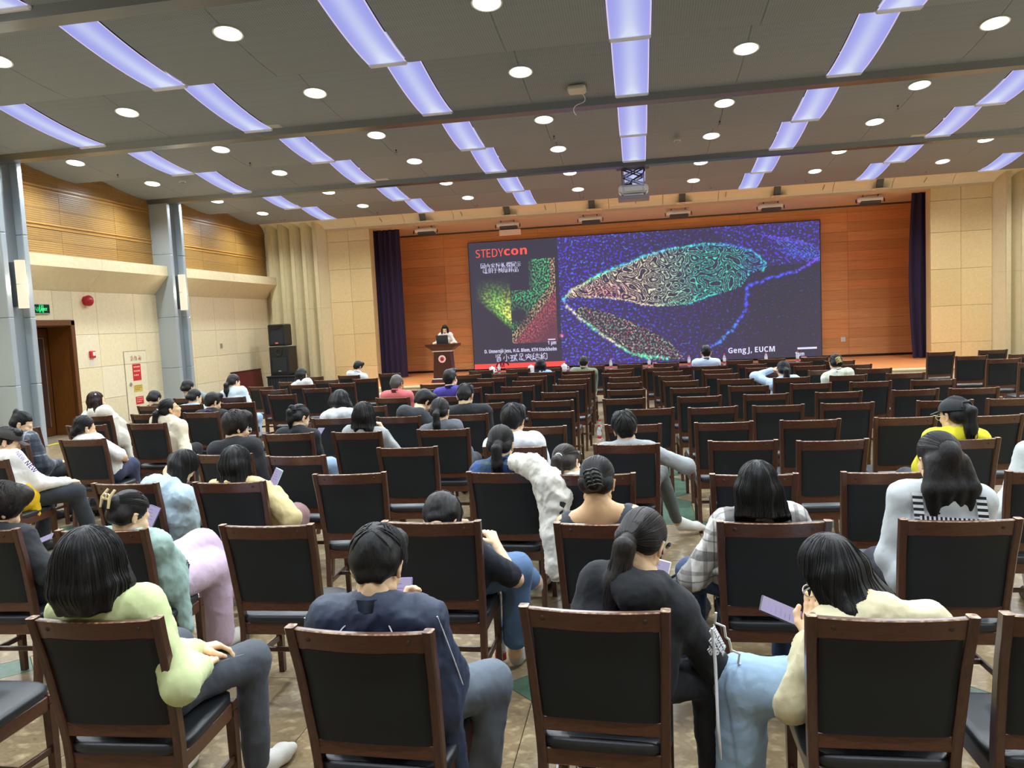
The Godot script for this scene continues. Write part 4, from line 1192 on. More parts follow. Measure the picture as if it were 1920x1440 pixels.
# ---------------------------------------------------------------- small fittings and things on the floor
func build_small_things() -> void:
	# projector on a scissor lift
	var p := base("projector", Vector3(-0.04, 4.5, -17.75))
	var body := Shape.new()
	body.hull(Transform3D(Basis(), Vector3(0, 0.19, 0)), Vector3(0.30, 0.09, 0.22), 0.045)
	obj("body", body.mesh(), M.white_plastic, p)
	for s in [-1.0, 1.0]:
		obj("end_cap", Shape.new().hull(Transform3D(Basis(), Vector3(0.27 * s, 0.19, 0)), Vector3(0.055, 0.095, 0.20), 0.05).mesh(), mat(rgb(206, 210, 200), 0.45), p)
	obj("seam", Shape.new().box(Vector3(-0.215, 0.11, 0.215), Vector3(-0.21, 0.27, 0.222)).box(Vector3(0.21, 0.11, 0.215), Vector3(0.215, 0.27, 0.222)).mesh(), mat(rgb(120, 120, 116), 0.6), p)
	obj("stand", Shape.new().box(Vector3(-0.22, 0.04, -0.16), Vector3(0.22, 0.09, 0.16), 0.015).mesh(), M.white_metal, p)
	obj("cable_box", Shape.new().box(Vector3(-0.20, 0.28, 0.0), Vector3(-0.02, 0.32, 0.14), 0.006).mesh(), M.black_plastic, p)
	tag(p, "white projector hanging from a scissor lift under the ceiling", "projector")
	var lift := base("projector_lift", Vector3(-0.04, 4.5, -17.75))
	obj("tray", Shape.new().box(Vector3(-0.34, -0.04, -0.2), Vector3(0.34, 0.035, 0.24), 0.004).mesh(), mat(rgb(150, 140, 138), 0.4, 0.3), lift)
	obj("head_box", Shape.new().box(Vector3(-0.36, 0.66, -0.18), Vector3(0.36, 0.78, 0.22), 0.006).mesh(), M.silver_dark, lift)
	for k in 2:
		var y0 := 0.30 + k * 0.18
		for zz in [0.14, -0.14]:
			obj("scissor_arm", Shape.new().bar(Vector3(-0.22, y0, zz), Vector3(0.22, y0 + 0.18, zz), 0.012, 0.03).mesh(), M.silver, lift)
			obj("scissor_arm", Shape.new().bar(Vector3(0.22, y0, zz + 0.015), Vector3(-0.22, y0 + 0.18, zz + 0.015), 0.012, 0.03).mesh(), M.silver, lift)
	for s in [-1.0, 1.0]:
		obj("hanger_plate", Shape.new().box(Vector3(0.24 * s - 0.012, 0.0, -0.10), Vector3(0.24 * s + 0.012, 0.68, 0.0)).mesh(), M.silver, lift)
		obj("hanger_rod", Shape.new().tube([Vector3(0.2 * s, 0.77, 0.02), Vector3(0.2 * s, 1.07, 0.02)], [0.012], 6).mesh(), M.silver_dark, lift)
	var cpts := []
	for k in 14:
		var t := k / 13.0
		cpts.append(Vector3(0.10 + 0.16 * sin(t * 5.0), 0.70 - t * 0.42, 0.20 + 0.03 * sin(t * 4.0)))
	obj("cable", Shape.new().tube(cpts, [0.012], 6).mesh(), M.black_plastic, lift)
	tag(lift, "silver scissor lift and tray holding the projector below the beam", "lift")
	var rt := base("wireless_router", Vector3(-0.78, 5.21, -11.5))
	obj("case", Shape.new().box(Vector3(-0.13, -0.06, -0.13), Vector3(0.13, 0.02, 0.13), 0.025).mesh(), mat(rgb(214, 206, 190), 0.5), rt)
	var wp := []
	for k in 18:
		var t := k / 17.0
		wp.append(Vector3(0.02 + 0.09 * sin(t * TAU * 0.9), -0.06 - 0.25 * t + 0.02 * cos(t * 9.0), 0.0 - 0.2 * t))
	obj("cable", Shape.new().tube(wp, [0.006], 6).mesh(), M.white_plastic, rt)
	tag(rt, "pale box with dangling wire on the ceiling beside the middle light strip", "router")
	tag(obj("cable_cover", Shape.new().box(Vector3(-0.87, 5.20, -12.55), Vector3(-0.52, 5.27, -12.45), 0.01).mesh(), mat(rgb(190, 180, 164), 0.5)), "short pale cable cover on the far side of the steel beam", "cable cover")
	# sprinklers and detectors
	var words := ["first", "second", "third", "fourth", "fifth", "sixth", "seventh", "eighth"]
	for r in 2:
		var xs := [-10.2, -7.35, -4.4, -1.42, 1.5, 4.42, 7.37]
		for i in xs.size():
			var z: float = -14.3 if r == 0 else -21.7
			var s := base("sprinkler", Vector3(xs[i] + (0.5 if r == 1 and i == 4 else 0.0), 5.21 if r == 0 else 5.24, z))
			obj("pipe", Shape.new().tube([Vector3(0, 0.06, 0), Vector3(0, -0.02, 0)], [0.014], 8).mesh(), M.silver_dark, s)
			obj("rosette", Shape.new().lathe([Vector2(0.0, 0.02), Vector2(0.045, 0.02), Vector2(0.04, 0.035), Vector2(0.0, 0.035)], 12).mesh(), M.silver_dark, s)
			obj("deflector", Shape.new().lathe([Vector2(0.0, -0.05), Vector2(0.026, -0.045), Vector2(0.026, -0.04), Vector2(0.0, -0.035)], 12).mesh(), M.silver_dark, s)
			tag(s, "small ceiling sprinkler, %s from left wall, %s" % [words[i], "row between the last two beams" if r == 0 else "row by the stage bulkhead"], "sprinkler", "ceiling sprinklers")
	for q in [[0.84, 5.27, -15.78, "between the middle strip and second downlight"], [-9.66, 5.27, -15.69, "near the left wall"]]:
		var s := base("smoke_detector", Vector3(q[0], q[1], q[2]))
		obj("base_ring", Shape.new().lathe([Vector2(0.07, 0.0), Vector2(0.07, -0.02), Vector2(0.0, -0.02)], 16).mesh(), M.white_plastic, s)
		obj("sensor", Shape.new().lathe([Vector2(0.05, -0.02), Vector2(0.04, -0.05), Vector2(0.0, -0.055)], 16).mesh(), mat(rgb(150, 150, 144), 0.6), s)
		tag(s, "round smoke detector on the ceiling " + q[3], "smoke detector")
	for q in [[-5.71, -12.28, 5.19, "over the second steel beam"], [-5.57, -17.26, 5.19, "over the beam nearest the stage, podium side"], [5.62, -17.26, 5.19, "over the beam nearest the stage, far side"]]:
		var s := base("ceiling_speaker", Vector3(q[0], q[2] + 0.03, q[1] + 0.33))
		obj("box", Shape.new().box(Vector3(-0.16, -0.02, -0.10), Vector3(0.16, 0.05, 0.10), 0.02).mesh(), mat(rgb(196, 196, 188), 0.5), s)
		obj("shade", Shape.new().box(Vector3(-0.17, 0.05, -0.11), Vector3(0.17, 0.07, 0.11), 0.005).mesh(), M.black_plastic, s)
		tag(s, "small pale box fixed on the ceiling " + q[3], "ceiling box")
	# bottles on the floor
	var bt := [[-2.62, -4.12, "by the chair of the girl in lilac trousers"], [-0.83, -4.1, "behind the man in navy jacket's knee"], [0.275, -4.3, "near the knees of the woman in plaid shirt"]]
	for q in bt:
		tag(bottle(Vector3(q[0], 0, q[1]), 0.24), "red-capped water bottle standing on the floor " + q[2], "bottle", "bottles on the floor")
	for q in [[-0.72, -12.6, "farther"], [-0.70, -11.95, "nearer"]]:
		tag(bottle(Vector3(q[0] + 0.02, 0, q[1]), 0.24), "water bottle on the aisle floor behind the man in green polo, the %s of two" % q[2], "bottle", "bottles on the floor")
# ---------------------------------------------------------------- chairs
var chair0: Node3D
var seats := {}

func post_z(y: float) -> float:
	# the rear posts lean back above the seat and rake a little below it
	var ys := [0.0, 0.2, 0.42, 0.5, 0.75, 0.97]
	var zs := [0.205, 0.168, 0.152, 0.158, 0.198, 0.25]
	for i in 5:
		if y <= ys[i + 1]:
			var t: float = (y - ys[i]) / (ys[i + 1] - ys[i])
			return lerpf(zs[i], zs[i + 1], t * t * (3.0 - 2.0 * t) * 0.3 + t * 0.7)
	return zs[5]

func make_chair() -> Node3D:
	var t := base("wooden_chair")
	var W := 0.245
	for s in [-1.0, 1.0]:
		# rear post from the floor to the top
		var p := Shape.new()
		var n := 12
		var rings := []
		for i in n + 1:
			var y := 0.97 * i / n
			var z := post_z(y)
			var xo: float = lerpf(0.225, W, clampf((y - 0.42) / 0.55, 0, 1))
			var hw := 0.016
			var hd := lerpf(0.022, 0.020, y)
			var c := 0.005
			var pts := []
			for q in [[-1, -1, 1, 0], [1, -1, -1, 0], [1, -1, 0, 1], [1, 1, 0, -1], [1, 1, -1, 0], [-1, 1, 1, 0], [-1, 1, 0, -1], [-1, -1, 0, 1]]:
				pts.append(Vector3((xo - hw) * s + (q[0] * hw + q[2] * c), y, z - (q[1] * hd + q[3] * c)))
			rings.append(pts)
		for i in n:
			for k in 8:
				var l := (k + 1) % 8
				p.quad(rings[i][k], rings[i][l], rings[i + 1][l], rings[i + 1][k])
		obj("rear_post", p.mesh(), M.wood, t)
		var capm := Shape.new()
		for k in range(1, 7):
			capm.tri(rings[n][0], rings[n][k], rings[n][k + 1])
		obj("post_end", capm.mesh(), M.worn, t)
		# front leg, tapered
		var f := Shape.new()
		var a := [Vector3(-0.019, 0.40, 0.019), Vector3(0.019, 0.40, 0.019), Vector3(0.019, 0.40, -0.019), Vector3(-0.019, 0.40, -0.019)]
		for k in 4:
			var l := (k + 1) % 4
			var e: Vector3 = a[k] * Vector3(0.78, 0, 0.78)
			var g: Vector3 = a[l] * Vector3(0.78, 0, 0.78)
			f.quad(e, g, a[l], a[k])
		f.quad(a[0] * Vector3(0.78, 0, 0.78), a[3] * Vector3(0.78, 0, 0.78), a[2] * Vector3(0.78, 0, 0.78), a[1] * Vector3(0.78, 0, 0.78))
		f.hull(Transform3D(Basis(), Vector3(0, 0.42, 0)), Vector3(0.019, 0.02, 0.019), 0.003)
		obj("front_leg", f.mesh(), M.wood, t, Vector3(0.205 * s, 0, -0.225))
		obj("side_stretcher", Shape.new().bar(Vector3(0.207 * s, 0.215, post_z(0.215)), Vector3(0.205 * s, 0.20, -0.225), 0.016, 0.03, 0.003).mesh(), M.wood, t)
		obj("side_rail", Shape.new().bar(Vector3(0.21 * s, 0.405, post_z(0.4)), Vector3(0.207 * s, 0.405, -0.235), 0.022, 0.062, 0.004).mesh(), M.wood_rail, t)
	obj("front_rail", Shape.new().bar(Vector3(-0.2, 0.405, -0.228), Vector3(0.2, 0.405, -0.228), 0.022, 0.062, 0.004, Vector3.UP).mesh(), M.wood_rail, t)
	obj("rear_rail", Shape.new().bar(Vector3(-0.2, 0.405, post_z(0.4)), Vector3(0.2, 0.405, post_z(0.4)), 0.022, 0.062, 0.004).mesh(), M.wood_rail, t)
	obj("cross_stretcher", Shape.new().bar(Vector3(-0.2, 0.21, -0.04), Vector3(0.2, 0.21, -0.04), 0.016, 0.026, 0.003).mesh(), M.wood, t)
	# crest rail, bowed away from the sitter; its upper edge worn pale
	var bow := func(x: float) -> float: return 0.026 * (1.0 - pow(x / 0.215, 2.0))
	var crest := Shape.new()
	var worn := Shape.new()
	var nn := 12
	for i in nn:
		var x0 := lerpf(-0.215, 0.215, float(i) / nn)
		var x1 := lerpf(-0.215, 0.215, float(i + 1) / nn)
		var row := []
		for x in [x0, x1]:
			var b: float = bow.call(x)
			var z_lo := post_z(0.895) + b
			var z_hi := post_z(0.965) + b
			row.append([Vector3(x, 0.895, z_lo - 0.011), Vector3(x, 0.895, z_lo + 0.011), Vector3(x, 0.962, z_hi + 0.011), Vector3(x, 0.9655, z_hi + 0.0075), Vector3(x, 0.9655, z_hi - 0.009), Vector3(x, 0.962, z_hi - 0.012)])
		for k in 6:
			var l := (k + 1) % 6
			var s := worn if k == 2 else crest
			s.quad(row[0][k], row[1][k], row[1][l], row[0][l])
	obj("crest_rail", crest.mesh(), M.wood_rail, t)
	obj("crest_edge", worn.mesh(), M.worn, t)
	for s in [-1.0, 1.0]:
		obj("bolt", Shape.new().ball(Vector3(0.165 * s, 0.935, post_z(0.935) + bow.call(0.165) + 0.0115), Vector3(0.009, 0.009, 0.003), 10, 6).mesh(), M.bolt, t)
	# padded back panel
	var pad := sheet(func(u, v):
		var x: float = lerpf(-0.2, 0.2, u)
		var y: float = lerpf(0.555, 0.897, v)
		var e: float = minf(minf(u, 1.0 - u) * 12.0, 1.0)
		return Vector3(x * lerpf(1.0, 1.03, v), y, post_z(y) + 0.006 + bow.call(x) * lerpf(0.35, 1.0, v) + 0.006 * sqrt(e)), 16, 8)
	sheet(func(u, v):
		var x: float = lerpf(0.2, -0.2, u)
		var y: float = lerpf(0.555, 0.897, v)
		var e: float = minf(minf(u, 1.0 - u) * 10.0, 1.0) * minf(minf(v, 1.0 - v) * 10.0, 1.0)
		return Vector3(x * lerpf(1.0, 1.03, v), y, post_z(y) - 0.008 + bow.call(x) * lerpf(0.35, 1.0, v) - 0.022 * sqrt(e)), 14, 8, pad)
	obj("back_pad", pad.mesh(), M.pad, t)
	obj("lower_rail", Shape.new().bar(Vector3(-0.206, 0.53, post_z(0.53) + 0.004), Vector3(0.206, 0.53, post_z(0.53) + 0.004), 0.022, 0.054, 0.004).mesh(), M.wood_rail, t)
	# seat cushion with a rounded edge
	var seat := sheet(func(u, v):
		var a: float = u * TAU
		var r: float = pow(pow(absf(cos(a)), 6.0) + pow(absf(sin(a)), 6.0), -1.0 / 6.0)
		var k: float = [1.0, 1.0, 1.03, 1.03, 0.99, 0.9, 0.6, 0.0][int(round(v * 7.0))]
		var y: float = [0.436, 0.44, 0.447, 0.466, 0.477, 0.481, 0.484, 0.485][int(round(v * 7.0))]
		var taper: float = 1.0 - 0.04 * sin(a)
		return Vector3(cos(a) * r * k * 0.222 * taper, y, -sin(a) * r * k * 0.213 - 0.04), 40, 7)
	obj("seat_cushion", seat.mesh(), M.seat, t)
	return t

const ORD := ["zeroth", "first", "second", "third", "fourth", "fifth", "sixth", "seventh", "eighth", "ninth", "tenth", "eleventh", "twelfth", "thirteenth", "fourteenth", "fifteenth", "sixteenth", "seventeenth", "eighteenth"]

func build_chairs() -> void:
	chair0 = make_chair()
	var rows := CHAIRS.split("\n", false)
	var first := true
	for ri in rows.size():
		var cells: PackedStringArray = rows[ri].split("|", false)
		for ci in cells.size():
			var f := cells[ci].split(" ", false)
			var at := Vector3(float(f[0]), 0, float(f[1]))
			var turn := deg_to_rad(float(f[2]))
			var c: Node3D = chair0
			if not first:
				c = chair0.duplicate()
				c.name = numbered("wooden_chair")
				add_child(c)
			first = false
			c.rotation.y = turn
			c.position = at - Basis(Vector3.UP, turn) * Vector3(0, 0, 0.25)
			var label := "empty dark wooden chair, black pad, %s row from stage, %s chair from left" % [ORD[ri + 1], ORD[ci + 1]]
			if f.size() > 3:
				seats[f[3]] = c
				if SITTERS.has(f[3]):
					label = "dark wooden chair under the " + SITTERS[f[3]]
			tag(c, label, "chair", "dark wooden chairs in rows")
const CHAIRS := """-6.72 -15.07 -1.5|-5.92 -15.06 -5.0 p31|-5.09 -15.19 -5.0|-3.14 -15.00 -0.8|-2.41 -15.09 -0.9|-1.77 -15.01 -2.3|-0.95 -15.15 -1.3|-0.22 -15.15 -5.0|0.47 -15.11 -2.5|1.83 -15.08 -5.0|2.42 -15.13 -5.0|3.19 -15.14 -3.8|5.42 -15.26 0.3|6.31 -15.29 0.1
-6.58 -13.74 -5.0|-5.92 -13.88 -0.8|-5.14 -13.88 5.0|-3.14 -13.82 4.0|-2.46 -13.81 -5.0|-1.78 -13.84 -5.0 p38|-1.06 -13.79 -2.4 p39|-0.37 -13.92 1.5|0.31 -13.90 1.2|1.11 -13.85 -3.3 p40|1.89 -13.87 -4.2|2.65 -13.88 1.8|3.34 -13.93 -5.0|5.40 -13.88 -4.8|6.21 -13.88 0.1
-6.69 -12.79 -5.0|-5.95 -12.89 -1.5 p30|-5.21 -12.91 -2.1|-2.51 -12.83 2.3|-1.82 -12.89 -2.9|-1.08 -12.93 -2.9|-0.41 -12.93 0.2|0.42 -12.89 -0.2|1.21 -12.92 3.8|1.90 -12.93 0.4|2.66 -12.98 0.1|3.33 -12.89 -1.2|5.50 -12.95 -0.9
-6.05 -12.00 1.2|-5.27 -11.95 1.5|-3.27 -11.96 -2.2|-2.55 -11.95 1.5|-1.77 -11.98 -3.0|-1.04 -12.00 -3.3|-0.26 -11.99 -0.5|0.49 -11.89 -4.0|1.18 -11.96 -5.0|1.94 -11.98 -3.4|2.67 -11.98 2.1|3.34 -11.96 -5.0|5.52 -11.98 -1.0
-6.95 -10.95 0.0 p27|-6.17 -10.82 5.0 p28|-5.40 -10.96 -4.8|-3.19 -10.95 5.0|-2.55 -10.99 0.5|-1.77 -10.98 2.5|-1.02 -10.98 -5.0|-0.24 -10.97 -1.2|0.53 -10.96 -1.4|1.27 -10.96 -1.8|2.00 -10.93 3.1 p41|2.74 -10.97 3.2 p42|3.46 -10.97 -0.3
-6.82 -9.87 -4.1 p29|-6.29 -9.86 3.1 p26|-5.54 -9.91 5.0|-3.29 -9.87 -4.8 p32|-2.50 -9.81 -4.3 p36|-1.79 -9.92 3.8|-1.05 -9.89 -3.3|-0.20 -9.91 -1.6|0.59 -9.91 0.5|1.30 -9.91 -5.0|2.05 -9.96 2.0|2.74 -9.95 1.5|3.43 -9.91 -3.1
-6.86 -8.74 1.2 p23|-6.14 -8.78 -3.6|-5.41 -8.78 -1.8 p25|-3.28 -8.86 3.6|-1.84 -8.83 2.8|-1.03 -8.86 2.2|-0.21 -8.86 0.3|0.63 -8.85 3.1|1.35 -8.87 1.1|2.11 -8.86 1.0|2.89 -8.85 5.0|3.46 -8.83 -2.8
-7.00 -7.71 -0.3|-6.21 -7.77 2.1|-5.47 -7.79 -1.7 p24|-3.27 -7.79 -0.0 p37|-2.53 -7.75 -0.2 p33|-1.82 -7.78 5.0 p35|-0.93 -7.82 -5.0|0.07 -7.82 4.8|0.68 -7.80 4.7|1.30 -7.80 0.4|1.94 -7.82 -1.1|2.80 -7.79 -2.7|3.41 -7.81 0.0
-6.22 -6.65 0.0 p22|-5.38 -6.66 1.7 p21|-3.26 -6.69 3.6 p19|-2.59 -6.68 -2.9 p20|-1.78 -6.71 1.0 p34|-0.91 -6.72 1.5|-0.09 -6.70 -2.4|0.67 -6.70 1.2|1.37 -6.71 1.0|2.12 -6.73 1.8|2.76 -6.70 3.9
-5.43 -5.55 0.0 p10|-3.28 -5.59 -0.8 p18|-2.61 -5.45 -2.9|-1.82 -5.74 1.2|-0.96 -5.66 -3.6 p17|-0.13 -5.67 -3.8 p16|0.70 -5.71 -2.0|1.30 -5.65 3.4|2.11 -5.59 0.2 p43
-3.37 -4.52 -1.4 p11|-2.63 -4.52 1.7 p12|-1.90 -4.73 4.6|-0.87 -4.70 -2.9 p13|-0.30 -4.60 -0.5 p14|0.61 -4.52 -2.1|1.33 -4.53 -0.8|2.16 -4.48 -2.2 p45
-3.41 -3.40 2.9 p5|-2.68 -3.39 2.0 p6|-1.84 -3.47 1.0|-1.02 -3.52 -0.0 p7|-0.18 -3.48 0.0 p8|0.55 -3.49 -0.1 p9|1.32 -3.51 0.6 p15
-2.71 -2.29 0.0|-1.86 -2.28 2.3 p1|-0.90 -2.23 -2.2 p2|-0.18 -2.43 -3.6 p3|0.71 -2.40 0.6 p4|1.27 -2.44 2.1"""
# ---------------------------------------------------------------- soft bodies: tapered bones joined by a smooth minimum, meshed as surface nets
class Field:
	var a := PackedVector3Array()
	var ba := PackedVector3Array()
	var il := PackedFloat32Array()
	var ra := PackedFloat32Array()
	var dr := PackedFloat32Array()
	var ell := {}            # index -> [inverse basis, centre, radii]
	var k := 0.03
	var lo := Vector3(1e9, 1e9, 1e9)
	var hi := Vector3(-1e9, -1e9, -1e9)
	func bone(p: Vector3, q: Vector3, r0: float, r1: float) -> Field:
		a.append(p); ba.append(q - p)
		il.append(1.0 / maxf((q - p).length_squared(), 1e-8))
		ra.append(r0); dr.append(r1 - r0)
		for e in [[p, r0], [q, r1]]:
			lo = lo.min(e[0] - Vector3.ONE * e[1])
			hi = hi.max(e[0] + Vector3.ONE * e[1])
		return self
	func chain(pts: Array, rs: Array) -> Field:
		for i in pts.size() - 1:
			bone(pts[i], pts[i + 1], rs[i], rs[i + 1])
		return self
	func ellipsoid(c: Vector3, r: Vector3, b := Basis()) -> Field:
		ell[a.size()] = [b.inverse(), c, r]
		var m := maxf(r.x, maxf(r.y, r.z))
		a.append(c); ba.append(Vector3.ZERO); il.append(0.0); ra.append(m); dr.append(0.0)
		lo = lo.min(c - Vector3.ONE * m)
		hi = hi.max(c + Vector3.ONE * m)
		return self
	func one(i: int, p: Vector3) -> float:
		if ell.has(i):
			var e: Array = ell[i]
			var r: Vector3 = e[2]
			var q: Vector3 = e[0] * (p - e[1])
			var k0 := (q / r).length()
			var k1 := (q / (r * r)).length()
			return k0 * (k0 - 1.0) / maxf(k1, 1e-5)
		var pa := p - a[i]
		var t := clampf(pa.dot(ba[i]) * il[i], 0.0, 1.0)
		return (pa - ba[i] * t).length() - ra[i] - dr[i] * t
	func at(p: Vector3, ids: PackedInt32Array) -> float:
		var d := 1e3
		for i in ids:
			var e: float
			if ell.has(i):
				e = one(i, p)
			else:
				var pa := p - a[i]
				var t := clampf(pa.dot(ba[i]) * il[i], 0.0, 1.0)
				e = (pa - ba[i] * t).length() - ra[i] - dr[i] * t
			var h := k - absf(d - e)
			if h > 0.0:
				d = minf(d, e) - h * h / (4.0 * k)
			else:
				d = minf(d, e)
		return d
	func all() -> PackedInt32Array:
		var ids := PackedInt32Array()
		for i in a.size():
			ids.append(i)
		return ids
	func net(cell: float) -> Dictionary:
		var B := 4
		var o := lo - Vector3.ONE * (cell * 2.0 + k * 0.25)
		var ext := hi + Vector3.ONE * (cell * 2.0 + k * 0.25) - o
		var bx := int(ext.x / (cell * B)) + 1
		var by := int(ext.y / (cell * B)) + 1
		var bz := int(ext.z / (cell * B)) + 1
		var nx := bx * B + 1
		var ny := by * B + 1
		var nz := bz * B + 1
		var sy := nx
		var sz := nx * ny
		var val := PackedFloat32Array()
		val.resize(nx * ny * nz)
		val.fill(1e3)
		var vid := PackedInt32Array()
		vid.resize(nx * ny * nz)
		var active := []
		var r := cell * B * 0.8661
		var nb := a.size()
		var dd := PackedFloat32Array()
		dd.resize(nb)
		for z in bz:
			for y in by:
				for x in bx:
					var c := o + Vector3(x + 0.5, y + 0.5, z + 0.5) * (cell * B)
					var dm := 1e3
					for i in nb:
						var e := one(i, c)
						dd[i] = e
						dm = minf(dm, e)
					if dm - k * 0.5 > r or dm < -r - k:
						continue
					var ids := PackedInt32Array()
					for i in nb:
						if dd[i] < dm + 2.0 * r + k:
							ids.append(i)
					for zz in range(z * B, z * B + B + 1):
						for yy in range(y * B, y * B + B + 1):
							var ix := x * B + yy * sy + zz * sz
							for xx in range(x * B, x * B + B + 1):
								if val[ix] == 1e3:
									val[ix] = at(o + Vector3(xx, yy, zz) * cell, ids)
								ix += 1
					active.append(Vector3i(x, y, z))
		var v := PackedVector3Array()
		var cells := PackedInt32Array()
		var offs := [0, 1, sy, sy + 1, sz, sz + 1, sz + sy, sz + sy + 1]
		var edges := [[0, 1], [2, 3], [4, 5], [6, 7], [0, 2], [1, 3], [4, 6], [5, 7], [0, 4], [1, 5], [2, 6], [3, 7]]
		for bl in active:
			for zz in range(bl.z * B, bl.z * B + B):
				for yy in range(bl.y * B, bl.y * B + B):
					for xx in range(bl.x * B, bl.x * B + B):
						var ix: int = xx + yy * sy + zz * sz
						var m := 0
						for q in 8:
							if val[ix + offs[q]] < 0.0:
								m += 1
						if m == 0 or m == 8:
							continue
						var s := Vector3.ZERO
						var n := 0
						for e in edges:
							var f0 := val[ix + offs[e[0]]]
							var f1 := val[ix + offs[e[1]]]
							if (f0 < 0.0) != (f1 < 0.0):
								var t := f0 / (f0 - f1)
								var p := Vector3(e[0] & 1, (e[0] >> 1) & 1, e[0] >> 2)
								var q := Vector3(e[1] & 1, (e[1] >> 1) & 1, e[1] >> 2)
								s += p.lerp(q, t)
								n += 1
						v.append(o + (Vector3(xx, yy, zz) + s / n) * cell)
						cells.append(ix)
						vid[ix] = v.size()
		var idx := PackedInt32Array()
		for ix in cells:
			var f0 := val[ix] < 0.0
			for ax in 3:
				var st: int = [1, sy, sz][ax]
				if f0 == (val[ix + st] < 0.0):
					continue
				var s1: int = [sy, sz, 1][ax]
				var s2: int = [sz, 1, sy][ax]
				var q0 := vid[ix - s1 - s2]
				var q1 := vid[ix - s2]
				var q2 := vid[ix]
				var q3 := vid[ix - s1]
				if q0 == 0 or q1 == 0 or q2 == 0 or q3 == 0:
					continue
				q0 -= 1; q1 -= 1; q2 -= 1; q3 -= 1
				if f0:
					idx.append_array(PackedInt32Array([q0, q2, q1, q0, q3, q2]))
				else:
					idx.append_array(PackedInt32Array([q0, q1, q2, q0, q2, q3]))
		return {"v": v, "i": idx}

func smooth_normals(v: PackedVector3Array, idx: PackedInt32Array) -> PackedVector3Array:
	var n := PackedVector3Array()
	n.resize(v.size())
	for t in range(0, idx.size(), 3):
		var f := (v[idx[t + 2]] - v[idx[t]]).cross(v[idx[t + 1]] - v[idx[t]])
		n[idx[t]] += f
		n[idx[t + 1]] += f
		n[idx[t + 2]] += f
	for j in n.size():
		n[j] = n[j].normalized()
	return n

func joined(parts: Array) -> ArrayMesh:
	# several nets or arrays as one mesh: {v, i, n (optional)}
	var v := PackedVector3Array()
	var n := PackedVector3Array()
	var idx := PackedInt32Array()
	for p in parts:
		var o := v.size()
		var pn: PackedVector3Array = p.n if p.has("n") else smooth_normals(p.v, p.i)
		v.append_array(p.v)
		n.append_array(pn)
		for j in p.i:
			idx.append(j + o)
	var a := []
	a.resize(Mesh.ARRAY_MAX)
	a[Mesh.ARRAY_VERTEX] = v
	a[Mesh.ARRAY_NORMAL] = n
	a[Mesh.ARRAY_INDEX] = idx
	var m := ArrayMesh.new()
	if v.size():
		m.add_surface_from_arrays(Mesh.PRIMITIVE_TRIANGLES, a)
	return m

func placed(p: Dictionary, t: Transform3D) -> Dictionary:
	var v: PackedVector3Array = t * p.v
	var i: PackedInt32Array = p.i.duplicate()
	if t.basis.determinant() < 0.0:
		for k in range(0, i.size(), 3):
			var s := i[k + 1]
			i[k + 1] = i[k + 2]
			i[k + 2] = s
	return {"v": v, "i": i}

var fold_noise: FastNoiseLite
func folds(p: Dictionary, amount: float, stretch := Vector3(1, 1, 1)) -> Dictionary:
	# creases pushed along the normals
	if fold_noise == null:
		fold_noise = FastNoiseLite.new()
		fold_noise.seed = 77
		fold_noise.frequency = 6.5
		fold_noise.fractal_octaves = 1
		fold_noise.fractal_type = FastNoiseLite.FRACTAL_RIDGED
		fold_noise.domain_warp_enabled = true
		fold_noise.domain_warp_amplitude = 0.05
		fold_noise.domain_warp_frequency = 6.0
	var n := smooth_normals(p.v, p.i)
	var v: PackedVector3Array = p.v
	for j in v.size():
		v[j] += n[j] * ((fold_noise.get_noise_3dv(v[j] * stretch) + 0.4 * fold_noise.get_noise_3dv(v[j] * stretch * 2.6 + Vector3(3, 1, 7))) * amount)
	return {"v": v, "i": p.i}
# ---------------------------------------------------------------- people
var head_net := {}
var hand_nets := {}
var shoe_net := {}
var hair_mats := {}
var cloth_normal: NoiseTexture2D

